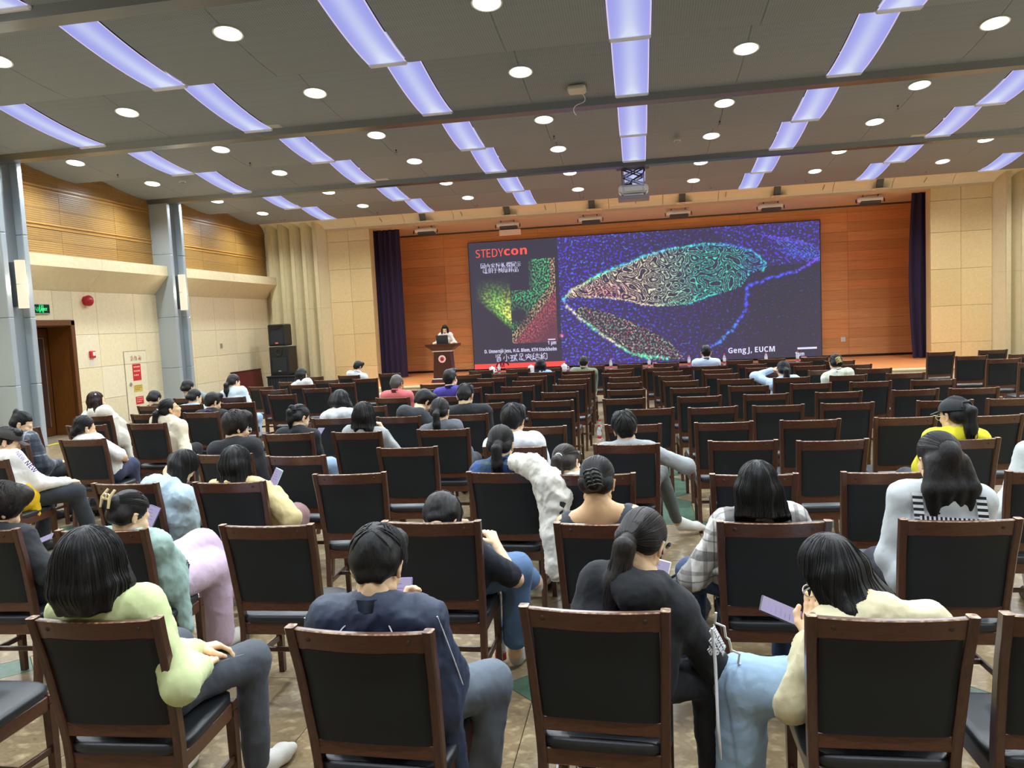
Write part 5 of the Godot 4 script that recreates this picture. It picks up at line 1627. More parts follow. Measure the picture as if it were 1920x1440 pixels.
func prepare_people() -> void:
	# a head: ear height at the origin, face towards -z
	var f := Field.new()
	f.k = 0.022
	f.ellipsoid(Vector3(0, 0.03, 0.012), Vector3(0.074, 0.088, 0.093))
	f.ellipsoid(Vector3(0, -0.035, -0.028), Vector3(0.060, 0.080, 0.064))
	f.bone(Vector3(0, -0.10, -0.062), Vector3(0, -0.098, -0.05), 0.018, 0.026)
	f.bone(Vector3(-0.045, -0.07, 0.0), Vector3(0.0, -0.10, -0.055), 0.024, 0.018)
	f.bone(Vector3(0.045, -0.07, 0.0), Vector3(0.0, -0.10, -0.055), 0.024, 0.018)
	f.bone(Vector3(-0.034, 0.012, -0.074), Vector3(0.034, 0.012, -0.074), 0.011, 0.011)
	f.ellipsoid(Vector3(-0.036, -0.032, -0.066), Vector3(0.022, 0.018, 0.018))
	f.ellipsoid(Vector3(0.036, -0.032, -0.066), Vector3(0.022, 0.018, 0.018))
	f.bone(Vector3(0, 0.0, -0.088), Vector3(0, -0.036, -0.106), 0.006, 0.010)
	f.bone(Vector3(-0.011, -0.042, -0.096), Vector3(0.011, -0.042, -0.096), 0.008, 0.008)
	f.bone(Vector3(-0.016, -0.066, -0.086), Vector3(0.016, -0.066, -0.086), 0.006, 0.006)
	f.bone(Vector3(-0.012, -0.078, -0.085), Vector3(0.012, -0.078, -0.085), 0.007, 0.007)
	f.bone(Vector3(0, -0.05, 0.03), Vector3(0, -0.085, 0.022), 0.050, 0.046)
	head_net = f.net(0.0055)
	var e := Field.new()
	e.k = 0.006
	for s in [-1.0, 1.0]:
		e.ellipsoid(Vector3(0.076 * s, -0.012, 0.014), Vector3(0.007, 0.030, 0.018), Basis(Vector3.UP, 0.35 * s))
		e.bone(Vector3(0.080 * s, 0.012, 0.008), Vector3(0.086 * s, 0.010, 0.026), 0.006, 0.005)
		e.bone(Vector3(0.086 * s, 0.010, 0.026), Vector3(0.082 * s, -0.022, 0.024), 0.005, 0.005)
		e.bone(Vector3(0.076 * s, -0.036, 0.008), Vector3(0.078 * s, -0.034, 0.012), 0.007, 0.006)
	var en := e.net(0.0042)
	head_net = merge_nets([head_net, en])
	# hands: wrist at the origin, fingers towards -z, palm down, thumb towards -x (a right hand)
	for pose in ["relaxed", "grip", "flat"]:
		var curl: float = {"relaxed": 0.55, "grip": 1.0, "flat": 0.18}[pose]
		var h := Field.new()
		h.k = 0.011
		h.bone(Vector3(0, 0, 0.03), Vector3(0, 0, -0.02), 0.026, 0.025)
		for i in 4:
			var x := -0.027 + 0.018 * i
			h.bone(Vector3(x * 0.55, 0, -0.015), Vector3(x, 0.002, -0.082), 0.0135, 0.0115)
		for i in 4:
			var x := -0.028 + 0.0187 * i
			var ls: Array = [[0.040, 0.024, 0.019], [0.044, 0.028, 0.020], [0.041, 0.026, 0.019], [0.032, 0.020, 0.017]][i]
			var p := Vector3(x, 0.002, -0.084)
			var ang := 0.18 + 0.1 * curl
			for j in 3:
				ang += curl * [0.55, 0.85, 0.6][j] * (1.0 + 0.07 * i)
				var q := p + Vector3((i - 1.5) * 0.0018, -sin(ang), -cos(ang)) * Vector3(1, ls[j], ls[j])
				h.bone(p, q, 0.0095 - 0.0009 * j, 0.0088 - 0.0009 * j)
				p = q
		var tp := [Vector3(-0.016, -0.004, -0.018), Vector3(-0.043, -0.014, -0.045), Vector3(-0.054, -0.022 - 0.012 * curl, -0.075), Vector3(-0.050 + 0.012 * curl, -0.028 - 0.02 * curl, -0.098)]
		h.chain(tp, [0.016, 0.0125, 0.0105, 0.009])
		h.k = 0.006 if pose != "flat" else 0.008
		hand_nets[pose] = h.net(0.0036)
	# a low shoe, heel at the origin pointing to -z
	var sh := Field.new()
	sh.k = 0.03
	sh.bone(Vector3(0, 0.045, 0.0), Vector3(0, 0.038, -0.15), 0.042, 0.040)
	sh.bone(Vector3(0, 0.038, -0.15), Vector3(0.005, 0.028, -0.215), 0.040, 0.026)
	sh.bone(Vector3(0, 0.085, 0.0), Vector3(0, 0.06, -0.07), 0.040, 0.036)
	shoe_net = sh.net(0.009)
	var sv: PackedVector3Array = shoe_net.v
	for j in sv.size():
		sv[j].y = maxf(sv[j].y, 0.004)
	shoe_net.v = sv
	cloth_normal = noise_tex(0.010, [], 512, FastNoiseLite.TYPE_SIMPLEX_SMOOTH, 3, 41, true, 6.0)

func merge_nets(list: Array) -> Dictionary:
	var v := PackedVector3Array()
	var idx := PackedInt32Array()
	for p in list:
		var o := v.size()
		v.append_array(p.v)
		for j in p.i:
			idx.append(j + o)
	return {"v": v, "i": idx}

var skin_mats := {}
func skin(tone: String) -> StandardMaterial3D:
	if not skin_mats.has(tone):
		var c: Color = {"fair": rgb(226, 188, 150), "mid": rgb(214, 172, 130), "tan": rgb(190, 144, 106)}[tone]
		var m := mat(c, 0.55)
		m.subsurf_scatter_enabled = true
		m.subsurf_scatter_strength = 0.08
		skin_mats[tone] = m
	return skin_mats[tone]

var streak_n: NoiseTexture2D
func hair_mat(c: Color) -> StandardMaterial3D:
	var key := c.to_html()
	if not hair_mats.has(key):
		if streak_n == null:
			streak_n = noise_tex(0.05, [], 256, FastNoiseLite.TYPE_SIMPLEX_SMOOTH, 3, 51, true, 5.0)
		var m := mat(c.darkened(0.25), 0.5)
		m.metallic_specular = 0.38
		m.rim_enabled = true
		m.rim = 0.12
		m.normal_enabled = true
		m.normal_texture = streak_n
		m.normal_scale = 0.3
		m.uv1_triplanar = true
		m.uv1_scale = Vector3(16, 1.6, 16)
		hair_mats[key] = m
	return hair_mats[key]

var cloth_mats := {}
func cloth(c: Color, rough := 0.85, strength := 0.8, tex: Texture2D = null, scale := 4.5) -> StandardMaterial3D:
	var key := c.to_html() + str(rough) + str(strength) + str(tex)
	if not cloth_mats.has(key):
		var m := mat(c, rough)
		m.rim_enabled = true
		m.rim = 0.3
		m.rim_tint = 0.6
		m.normal_enabled = true
		m.normal_texture = cloth_normal
		m.normal_scale = strength * 0.42
		m.uv1_triplanar = true
		m.uv1_scale = Vector3.ONE * scale
		if tex:
			m.albedo_texture = tex
			m.albedo_color = Color.WHITE
		cloth_mats[key] = m
	return cloth_mats[key]

func plaid(ground: Color, bands: Array, size := 64) -> ImageTexture:
	# bands: [start, width, colour, weight] in 0..1, woven both ways
	var im := Image.create(size, size, false, Image.FORMAT_RGB8)
	for y in size:
		for x in size:
			var c := ground
			for b in bands:
				for t in [x, y]:
					var f := float(t) / size
					if f >= b[0] and f < b[0] + b[1]:
						c = c.lerp(b[2], b[3])
			im.set_pixel(x, y, c)
	return ImageTexture.create_from_image(im)

func bend(s: Vector3, w: Vector3, l1: float, l2: float, pole: Vector3) -> Vector3:
	# the middle joint of a two-bone limb
	var d := w - s
	var len := clampf(d.length(), 0.05, (l1 + l2) * 0.999)
	var x := (l1 * l1 - l2 * l2 + len * len) / (2.0 * len)
	var h := sqrt(maxf(l1 * l1 - x * x, 0.0))
	var u := d.normalized()
	var p := (pole - u * pole.dot(u)).normalized()
	return s + u * x + p * h

func facing(dir: Vector3, up: Vector3) -> Basis:
	# -z looks along dir
	var z := -dir.normalized()
	var x := up.cross(z).normalized()
	return Basis(x, z.cross(x), z)

const ARM := {
	"lap": [0.09, 0.07, -0.27], "phone": [0.06, 0.17, -0.33], "thigh": [0.16, 0.05, -0.30], "fold": [-0.07, 0.13, -0.20], "high": [0.07, 0.30, -0.30], "side": [0.24, 0.05, -0.05], "low": [0.10, 0.02, -0.40],
}
const LEG := {
	"std": [0.13, -0.02, -0.42, 0.13, -0.38], "out": [0.20, -0.02, -0.40, 0.22, -0.40], "tuck": [0.12, -0.04, -0.40, 0.12, -0.18], "fwd": [0.12, -0.02, -0.42, 0.14, -0.62],
}

func person(d: Dictionary) -> Node3D:
	# d: seat, head (place of the head), look (yaw, pitch, roll in degrees), hair, top, ...
	var seat: Node3D = seats[d.seat] if d.has("seat") else null
	var yaw: float = (seat.rotation.y if seat else 0.0) + deg_to_rad(d.get("turn", 0.0))
	var ob := Basis(Vector3.UP, yaw)
	var o: Vector3 = seat.position if seat else d.at
	var root := base("person", o, 0.0)
	var lod: int = d.get("lod", 1)
	var cell: float = [0.0125, 0.016, 0.023][lod]
	var sc: float = d.get("size", 1.0)
	var male: bool = d.get("male", false)
	var hc: Vector3 = d.head - o                       # all below is relative to the foot of the chair
	var lk: Array = d.get("look", [0, 0, 0])
	var hb := Basis(Vector3.UP, yaw + deg_to_rad(lk[0])) * Basis(Vector3.RIGHT, deg_to_rad(lk[1])) * Basis(Vector3.BACK, deg_to_rad(lk[2]))
	var ht := Transform3D(hb.scaled(Vector3.ONE * sc), hc)
	var standing: bool = d.has("stand")
	var pv: Vector3 = ob * (Vector3(d.get("shift", 0.0), 0.585, -0.02) if not standing else Vector3(0, 0.88 * sc, 0))
	var nk: Vector3 = hc + Vector3(0, -0.100, 0) * sc + hb.y * (-0.035 * sc) + ob.z * d.get("neck", 0.045) + (d.get("noff", Vector3.ZERO) as Vector3)
	var T: Dictionary = d.top
	var g: float = T.get("loose", 0.0) * 0.8
	var keep := func(q: Vector3, r: float) -> Vector3:
		# stay in front of the chair back
		var l: Vector3 = ob.inverse() * q
		if seat:
			l.z = minf(l.z, post_z(clampf(l.y, 0.5, 0.97)) - 0.028 - r)
		return ob * l
	nk = keep.call(nk, 0.070 + g * 0.5)
	var up := (nk - pv).normalized()
	var fw := -ob.z
	var ty := deg_to_rad(d.get("twist", 0.0))
	var lat := Basis(up, ty) * (ob.x - up * ob.x.dot(up)).normalized()
	var front := lat.cross(up) * -1.0
	front = up.cross(lat)
	if front.dot(fw) < 0:
		front = -front
	var shw: float = (0.185 if male else 0.165) * sc * d.get("wide", 1.0)
	# joints
	var sh := {}
	var el := {}
	var wr := {}
	var kn := {}
	var an := {}
	for s in [-1, 1]:
		sh[s] = nk - up * 0.040 * sc + lat * (shw * s)
		var ap = d.get("arms", ["lap", "lap"])[0 if s < 0 else 1]
		var w: Vector3
		if ap is String:
			var t: Array = ARM[ap]
			w = pv + ob * Vector3(t[0] * s, t[1], t[2])
		elif ap is Vector3:
			w = ap - o
		var pole: Vector3 = (ob.x * s * 0.4 - Vector3.UP * 0.8 - fw * 0.5)
		if d.has("pole" + ("L" if s < 0 else "R")):
			pole = ob * d["pole" + ("L" if s < 0 else "R")]
		el[s] = bend(sh[s], w, 0.29 * sc, 0.255 * sc, pole)
		wr[s] = el[s] + (w - el[s]).normalized() * 0.25 * sc
		var lp = d.get("legs", ["std", "std"])[0 if s < 0 else 1]
		if standing:
			kn[s] = ob * Vector3(0.085 * s, 0.48 * sc, -0.02)
			an[s] = ob * Vector3(0.09 * s, 0.085, 0.0)
		elif lp is String:
			var t: Array = LEG[lp]
			kn[s] = pv + ob * Vector3(t[0] * s, t[1], t[2])
			an[s] = ob * Vector3(t[3] * s, 0, 0.06 + t[4]) + Vector3(0, 0.085, 0)
		else:
			kn[s] = lp[0] - o
			an[s] = lp[1] - o
	var hp := {-1: pv + ob.x * -0.085, 1: pv + ob.x * 0.085}
	# ---- body (skin)
	var b := Field.new()
	b.k = 0.035
	b.bone(nk - up * 0.10, nk + (hc - nk) * 0.25, 0.066, 0.050 * sc)
	b.bone(nk + (hc - nk) * 0.1, hc + hb * Vector3(0, -0.06, 0.03) * sc, 0.054 * sc, 0.050 * sc)
	b.bone(sh[-1], sh[1], 0.045, 0.045)
	for s in [-1, 1]:
		b.bone(nk + (hc - nk) * 0.22, sh[s] * 0.75 + nk * 0.25, 0.040, 0.042)
	b.bone(nk - up * 0.17 - lat * 0.09, nk - up * 0.17 + lat * 0.09, 0.085, 0.085)
	b.bone(nk - up * 0.17, pv, 0.10, 0.10)
	for s in [-1, 1]:
		b.bone(sh[s], el[s], 0.040, 0.036)
		b.bone(el[s], wr[s], 0.037, 0.025)
		b.bone(hp[s], kn[s], 0.065, 0.05)
		b.bone(kn[s], an[s], 0.048, 0.033)
		var fd := toe(d, s, ob)
		b.bone(an[s], an[s] + fd * 0.10 - Vector3(0, 0.035, 0), 0.034, 0.026)
	var bare: bool = d.get("bare", false)
	var parts := [b.net(0.014 if bare else (0.02 if lod < 2 else 0.03))]
	parts.append(placed(head_net, ht))
	for s in [-1, 1]:
		if lod == 2 and not d.has("hands"):
			continue
		var pose: String = d.get("hands", ["relaxed", "relaxed"])[0 if s < 0 else 1]
		var fdir: Vector3 = (wr[s] - el[s]).normalized()
		var pu: Vector3 = d.get("palm" + ("L" if s < 0 else "R"), Vector3(0.2 * s, 1, 0))
		var hbz := facing(fdir, (ob * pu).normalized())
		var mir := Basis(Vector3(-1, 0, 0), Vector3(0, 1, 0), Vector3(0, 0, 1)) if s < 0 else Basis()
		parts.append(placed(hand_nets[pose], Transform3D((hbz * mir).scaled(Vector3.ONE * sc), wr[s])))
	obj("body", joined(parts), skin(d.get("tone", "fair")), root)
	# ---- top
	var tf := Field.new()
	tf.k = 0.05
	var hwid := shw - 0.055
	var drop := up * ((-0.020 if T.get("hood", false) else -0.05) if T.get("wide_neck", false) else 0.004)
	tf.bone(sh[-1] + lat * 0.02 + drop, sh[1] - lat * 0.02 + drop, 0.055 + g * 0.4, 0.055 + g * 0.4)
	var cr_: float = 0.102 if male else 0.094
	var cc: Vector3 = keep.call(nk - up * 0.17 * sc, cr_ + g)
	tf.bone(cc - lat * hwid * 0.80, cc + lat * hwid * 0.80, cr_ + g, cr_ + g)
	var wc: Vector3 = keep.call(pv.lerp(nk, 0.40), cr_ + g)
	tf.bone(wc - lat * hwid * 0.58, wc + lat * hwid * 0.58, cr_ + g, cr_ + g)
	tf.bone(pv + up * 0.05 - ob.x * hwid * 0.75, pv + up * 0.05 + ob.x * hwid * 0.75, 0.118 + g, 0.118 + g)
	for s in ([-1, 1] if T.get("hood", false) or not T.get("wide_neck", false) else []):
		tf.bone(nk - up * 0.012 + drop * 0.6 + lat * (0.02 * s), sh[s].lerp(nk, 0.25) + drop, 0.058 + g * 0.3, 0.058 + g * 0.4)
	if not T.get("wide_neck", false):
		tf.bone(nk - up * 0.06, nk + (hc - nk).normalized() * 0.012, 0.085, 0.066)
	var sl: float = T.get("sleeve", 1.0)
	for s in [-1, 1]:
		var ur: float = 0.052 + g * 0.8
		if sl <= 0.55:
			var e: Vector3 = sh[s].lerp(el[s], sl / 0.5 * 0.85)
			tf.bone(sh[s] - lat * 0.02 * s, e, 0.056 + g * 0.5, 0.050 + g * 0.9)
		else:
			tf.bone(sh[s] - lat * 0.02 * s, el[s], 0.055 + g * 0.5, 0.041 + g * 0.6)
			tf.bone(el[s], el[s].lerp(wr[s], (sl - 0.5) * 2.0 * 0.95), 0.041 + g * 0.6, 0.034 + g * 0.45)
	if T.get("hood", false):
		var hp_ := []
		for q in [[0.03, -0.075, 0.02, 0.035], [0.085, -0.05, -0.01, 0.045], [0.105, 0.0, -0.035, 0.052], [0.085, 0.05, -0.01, 0.045], [0.03, 0.075, 0.02, 0.035]]:
			hp_.append(keep.call(nk - front * q[0] + lat * q[1] + up * (q[2] + 0.015), q[3] - 0.01))
		tf.chain(hp_, [0.035, 0.045, 0.052, 0.045, 0.035])
	if T.get("drape", false):
		# the hem of an open coat hanging over the seat
		for s in [-1, 1]:
			tf.bone(pv + ob * Vector3(0.17 * s, 0.10, 0.02), pv + ob * Vector3(0.22 * s, -0.22, 0.0), 0.05, 0.035)
	var tn := folds(tf.net(cell), T.get("fold", 0.008) * 0.6, Vector3(1.0, 0.8, 1.0))
	var top := obj(T.get("name", "shirt"), joined([tn]), T.mat, root)
	if T.get("collar", false):
		var cr := Shape.new()
		var ax := (hc + hb * Vector3(0, -0.05, 0.03) - nk).normalized()
		var cx := lat
		var cz := cx.cross(ax)
		var ring := func(r0: float, y0: float, r1: float, y1: float) -> void:
			for i in 18:
				var p := []
				var n := []
				for q in [[i, 0], [i + 1, 0], [i + 1, 1], [i, 1]]:
					var an2: float = -PI * 0.25 + PI * 1.5 * q[0] / 18.0
					var dir: Vector3 = cx * cos(an2) + cz * sin(an2)
					p.append(nk + dir * (r0 if q[1] == 0 else r1) + ax * (y0 if q[1] == 0 else y1))
					n.append(dir)
				cr.quadn(p, n, [Vector2.ZERO, Vector2.ZERO, Vector2.ZERO, Vector2.ZERO])
		ring.call(0.082, 0.012, 0.072, 0.052)
		ring.call(0.072, 0.052, 0.064, 0.048)
		obj("collar", cr.mesh(), T.get("collar_mat", T.mat), top)
	# ---- trousers and shoes
	var P: Dictionary = d.get("pants", {"mat": cloth(rgb(40, 42, 50))})
	var pf := Field.new()
	pf.k = 0.045
	var pg: float = P.get("loose", 0.0)
	pf.bone(hp[-1], hp[1], 0.112, 0.112)
	pf.bone(pv + up * 0.06 - ob.x * 0.07, pv + up * 0.06 + ob.x * 0.07, 0.10, 0.10)
	for s in [-1, 1]:
		pf.bone(hp[s], kn[s], 0.086 + pg, 0.064 + pg)
		pf.bone(kn[s], kn[s].lerp(an[s], P.get("long", 0.95)), 0.062 + pg, 0.046 + pg * 1.3)
	var pn := folds(pf.net(cell if lod < 2 else 0.026), 0.004, Vector3(0.8, 0.8, 0.8))
	obj("trousers", joined([pn]), P.mat, root)
	for s in [-1, 1]:
		var fd := toe(d, s, ob)
		obj("shoe", joined([placed(shoe_net, Transform3D(facing(fd, Vector3.UP if absf(fd.y) < 0.8 else ob.x), an[s] - Vector3(0, 0.082, 0) - fd * -0.02))]), d.get("shoes", M.black_plastic), root)
	# ---- hair
	make_hair(root, d, ht, nk, pv, up, front, lat, ob, cell)
	if d.has("label"):
		tag(root, d.label, "person")
	var info := {"root": root, "ht": ht, "nk": nk, "up": up, "front": front, "lat": lat, "sh": sh, "el": el, "wr": wr, "kn": kn, "an": an, "pv": pv, "ob": ob, "hb": hb, "hc": hc, "o": o, "top": top}
	return_info[d.id] = info
	return root

var return_info := {}

func toe(d: Dictionary, s: int, ob: Basis) -> Vector3:
	var t = d.get("toes", [null, null])[0 if s < 0 else 1]
	return (t as Vector3).normalized() if t is Vector3 else (ob * Vector3(0.2 * s, 0, -1)).normalized()

func make_hair(root: Node3D, d: Dictionary, ht: Transform3D, nk: Vector3, pv: Vector3, up: Vector3, front: Vector3, lat: Vector3, ob: Basis, cell: float) -> void:
	var H: Dictionary = d.hair
	var lod: int = d.get("lod", 1)
	var style: String = H.style
	var m := hair_mat(H.get("color", rgb(26, 22, 21)))
	var f := Field.new()
	f.k = 0.02
	var hb := ht.basis
	var puff: float = H.get("puff", 0.0)
	var down := Vector3.DOWN
	f.ellipsoid(ht * Vector3(0, 0.040, 0.018), Vector3(0.083 + puff, 0.090 + puff, 0.098 + puff), hb.orthonormalized())
	# back of the head down to the nape, and the fringe line above the ears
	if style != "short" and style != "thin":
		f.bone(ht * Vector3(-0.035, -0.01, 0.062), ht * Vector3(0.035, -0.01, 0.062), 0.050 + puff * 0.7, 0.050 + puff * 0.7)
	else:
		f.bone(ht * Vector3(-0.035, 0.0, 0.062), ht * Vector3(0.035, 0.0, 0.062), 0.044, 0.044)
		f.bone(ht * Vector3(-0.028, -0.045, 0.066), ht * Vector3(0.028, -0.045, 0.066), 0.027, 0.027)
		for s in [-1.0, 1.0]:
			f.bone(ht * Vector3(0.066 * s, 0.03, -0.025), ht * Vector3(0.070 * s, -0.005, -0.022), 0.018, 0.010)
		if style == "short":
			f.bone(ht * Vector3(-0.03, 0.095, -0.055), ht * Vector3(0.035, 0.098, -0.05), 0.036 + puff, 0.036 + puff)
	var flow := "down"
	var tie := Vector3.ZERO
	var tail := []
	var L: float = H.get("length", 0.3)
	var back := -front
	if style == "bob":
		# hair hanging to the jaw all round the back and sides
		for s in [-1.0, 1.0]:
			for z in [-0.045, 0.0, 0.05]:
				var p := ht * Vector3(0.066 * s, 0.03, z)
				f.chain([p, p + hb * Vector3(0.016 * s, 0, 0) + down * L * 0.5, p + hb * Vector3(0.012 * s, 0, 0.0) + down * L], [0.030, 0.034, 0.022])
		for x in [-0.045, 0.0, 0.045]:
			var p := ht * Vector3(x, 0.02, 0.075)
			f.chain([p, p + hb.z * 0.028 + down * L * 0.55, p + hb.z * 0.012 + down * (L * 1.12)], [0.04, 0.042, 0.024])
	elif style == "long":
		# long loose hair lying on the back
		var drop := H.get("fall", Vector3.ZERO) as Vector3
		for x in [-0.065, -0.022, 0.022, 0.065]:
			var p := ht * Vector3(x, 0.0, 0.07 - absf(x) * 0.5)
			var q: Vector3 = p + down * 0.13 + hb.z * 0.018 + hb.x * x * 0.25 + drop * 0.3
			var e: Vector3 = q + down * (L - 0.13) + back * 0.02 + hb.x * x * 0.15 + drop * 0.7
			f.chain([p, q, e], [0.042, 0.036, 0.016])
		for s in [-1.0, 1.0]:
			if H.has("side") and s != H.side:
				continue
			var p := ht * Vector3(0.074 * s, 0.02, -0.005)
			f.chain([p, p + down * 0.12 + hb.x * 0.01 * s + drop * 0.3, p + down * (L * 0.85) + drop * 0.8], [0.026, 0.028, 0.012])
	elif style == "pony":
		tie = ht * (H.get("tie", Vector3(0, -0.012, 0.118)) as Vector3)
		flow = "tie"
		f.bone(ht * Vector3(0, 0.01, 0.085), tie, 0.045, 0.02)
		var t1: Vector3 = tie + hb.z * 0.035 * ht.basis.get_scale().x + down * 0.03
		var sw := H.get("swing", Vector3.ZERO) as Vector3
		tail = [tie, t1, t1 + down * L * 0.45 + sw * 0.4, t1 + down * L + sw]
		var w: float = H.get("thick", 1.0)
		f.chain(tail, [0.017 * w, 0.030 * w, 0.034 * w, 0.010 * w])
	elif style == "bun":
		tie = ht * (H.get("tie", Vector3(0, 0.01, 0.115)) as Vector3)
		flow = "tie"
		f.ellipsoid(tie, Vector3(0.045, 0.05, 0.036) * H.get("thick", 1.0), hb.orthonormalized())
	elif style == "half":
		# drawn up in a tie, the rest hanging loose and wavy
		tie = ht * Vector3(0, 0.045, 0.118)
		flow = "tie"
		f.ellipsoid(ht * Vector3(0, 0.02, 0.105), Vector3(0.055, 0.07, 0.045), hb.orthonormalized())
		for x in [-0.06, -0.02, 0.02, 0.06]:
			var p := ht * Vector3(x, -0.01, 0.085)
			f.chain([p, p + down * 0.12 + hb.z * 0.03 + hb.x * x * 0.4, p + down * L + hb.z * 0.02 + hb.x * x * 0.2], [0.04, 0.042, 0.018])
	var n := f.net(0.0085 if lod == 0 else (0.011 if lod == 1 else 0.014))
	# fine furrows
	var nz := FastNoiseLite.new()
	nz.seed = 5 + root.get_index()
	nz.frequency = 55.0
	nz.fractal_octaves = 2
	var nn := smooth_normals(n.v, n.i)
	var v: PackedVector3Array = n.v
	var inv := ht.affine_inverse()
	for j in v.size():
		var q := inv * v[j]
		if style == "short":
			v[j] += nn[j] * nz.get_noise_3d(q.x * 0.6, q.y * 0.2, q.z * 0.35) * 0.0042
		else:
			v[j] += nn[j] * nz.get_noise_3d(q.x, q.y * 0.15, q.z) * 0.0020
		# loose hair stays on the sitter's side of the chair back
		if d.has("seat") and v[j].y < 0.985:
			var l: Vector3 = ob.inverse() * v[j]
			l.z = minf(l.z, post_z(clampf(l.y, 0.5, 0.97)) - 0.03)
			v[j] = ob * l
	# bare the face: push the front of the cap back under the skin below the hair line
	for j in v.size():
		var q := inv * v[j]
		var line: float = H.get("line", 0.055)
		if q.z < -0.03 and q.y < line and q.y > -0.12 and absf(q.x) < 0.066:
			v[j] = ht * (q + Vector3(0, 0, clampf((line - q.y) * 2.5, 0.0, 0.06)))
	n.v = v
	var hair := obj("hair", joined([n]), m, root)
	if lod <= 1 and style != "thin":
		var st := Shape.new()
		var ids := f.all()
		var count: int = H.get("strands", 300 if lod == 0 else 110)
		var r := RandomNumberGenerator.new()
		r.seed = 100 + root.get_index()
		for k in count:
			var th := r.randf_range(-PI, PI)
			var ph := r.randf_range(0.15, 1.45) if style != "short" else r.randf_range(0.5, 1.5)
			var q := Vector3(cos(ph) * sin(th) * 0.09, 0.04 + sin(ph) * 0.095, 0.018 + cos(ph) * cos(th) * 0.1)
			if q.z < -0.05 and q.y < 0.09:
				continue
			var p: Vector3 = ht * q
			var pts := []
			var rad := []
			var steps: int = 7 if style == "short" else int(9 + L * 26)
			var sd := r.randf_range(-0.4, 0.4)
			var in_tail := 0
			for s in steps:
				var e := 0.004
				var dd := f.at(p, ids)
				var gr := Vector3(f.at(p + Vector3(e, 0, 0), ids) - dd, f.at(p + Vector3(0, e, 0), ids) - dd, f.at(p + Vector3(0, 0, e), ids) - dd).normalized()
				p -= gr * (dd - (0.0022 if style == "short" else 0.0006))
				var iq := inv * p
				if iq.z < -0.055 and iq.y < H.get("line", 0.055):
					break
				var pk: Vector3 = ob.inverse() * p
				if d.has("seat") and pk.y < 0.985:
					pk.z = minf(pk.z, post_z(clampf(pk.y, 0.5, 0.97)) - 0.028)
				pts.append(ob * pk)
				rad.append((0.0024 if style == "short" else 0.0016) * (1.0 if lod == 0 else 1.4) * (0.25 if s == 0 else (1.0 if s < steps - 2 else 0.35)))
				var w := Vector3.DOWN + hb.x * sd * 0.15
				if flow == "tie":
					if in_tail == 0 and p.distance_to(tie) < 0.03:
						in_tail = 1
						if tail.is_empty():
							break
					w = (tie - p) if in_tail == 0 else Vector3.DOWN + hb.x * sd * 0.25
				elif style == "short":
					w = Vector3.DOWN * 0.8 - hb.z * 0.4 * sign(q.z - 0.05) + hb.x * (sd + sin(th)) * 0.5
				w -= gr * w.dot(gr)
				if w.length() < 0.05:
					break
				p += w.normalized() * 0.018
			if pts.size() > 3:
				st.tube(pts, rad, 3, false)
		# loose ends below, and the strands of a tail
		if flow == "tie" and tail.size() > 1:
			for k in (90 if lod == 0 else 40):
				var an2 := r.randf() * TAU
				var rr := sqrt(r.randf())
				var wq: float = H.get("thick", 1.0)
				var pts := []
				var rad := []
				var ln := r.randf_range(0.75, 1.12)
				for s in 11:
					var t := s / 10.0 * ln
					var x := clampf(t, 0.0, 0.999) * (tail.size() - 1)
					var c: Vector3 = tail[int(x)].lerp(tail[int(x) + 1], x - int(x))
					if t > 1.0:
						c += (tail[-1] - tail[-2]) * (t - 1.0) * 1.5
					var wd: float = [0.016, 0.030, 0.034, 0.020][mini(int(x + 0.5), 3)] * wq
					pts.append(c + (hb.x.normalized() * cos(an2) + hb.z.normalized() * sin(an2)) * rr * (wd + 0.002) )
					rad.append(0.0026 * (0.4 if s > 8 else 1.0))
				st.tube(pts, rad, 3, false)
		elif style != "short":
			for i in f.a.size():
				var e2: Vector3 = f.a[i] + f.ba[i]
				if f.ell.has(i) or f.ba[i].length() < 0.05 or f.ba[i].y > -0.03 or f.ra[i] + f.dr[i] > 0.03:
					continue
				var re := f.ra[i] + f.dr[i]
				for k in (16 if lod == 0 else 7):
					var o2 := Vector3(r.randf_range(-1, 1), 0, r.randf_range(-1, 1)) * re * 1.1
					var dn := f.ba[i].normalized()
					var ek: Vector3 = ob.inverse() * (e2 + o2)
					if d.has("seat"):
						ek.z = minf(ek.z, post_z(clampf(ek.y, 0.5, 0.97)) - 0.035)
					ek = ob * ek
					st.tube([ek + o2 * 0.1 - dn * 0.05, ek, ek - o2 * 0.1 + dn * r.randf_range(0.01, 0.045)], [0.004, 0.0042, 0.0008], 3, false)
		if st.v.size():
			obj("hair_strands", st.mesh(), m, hair)
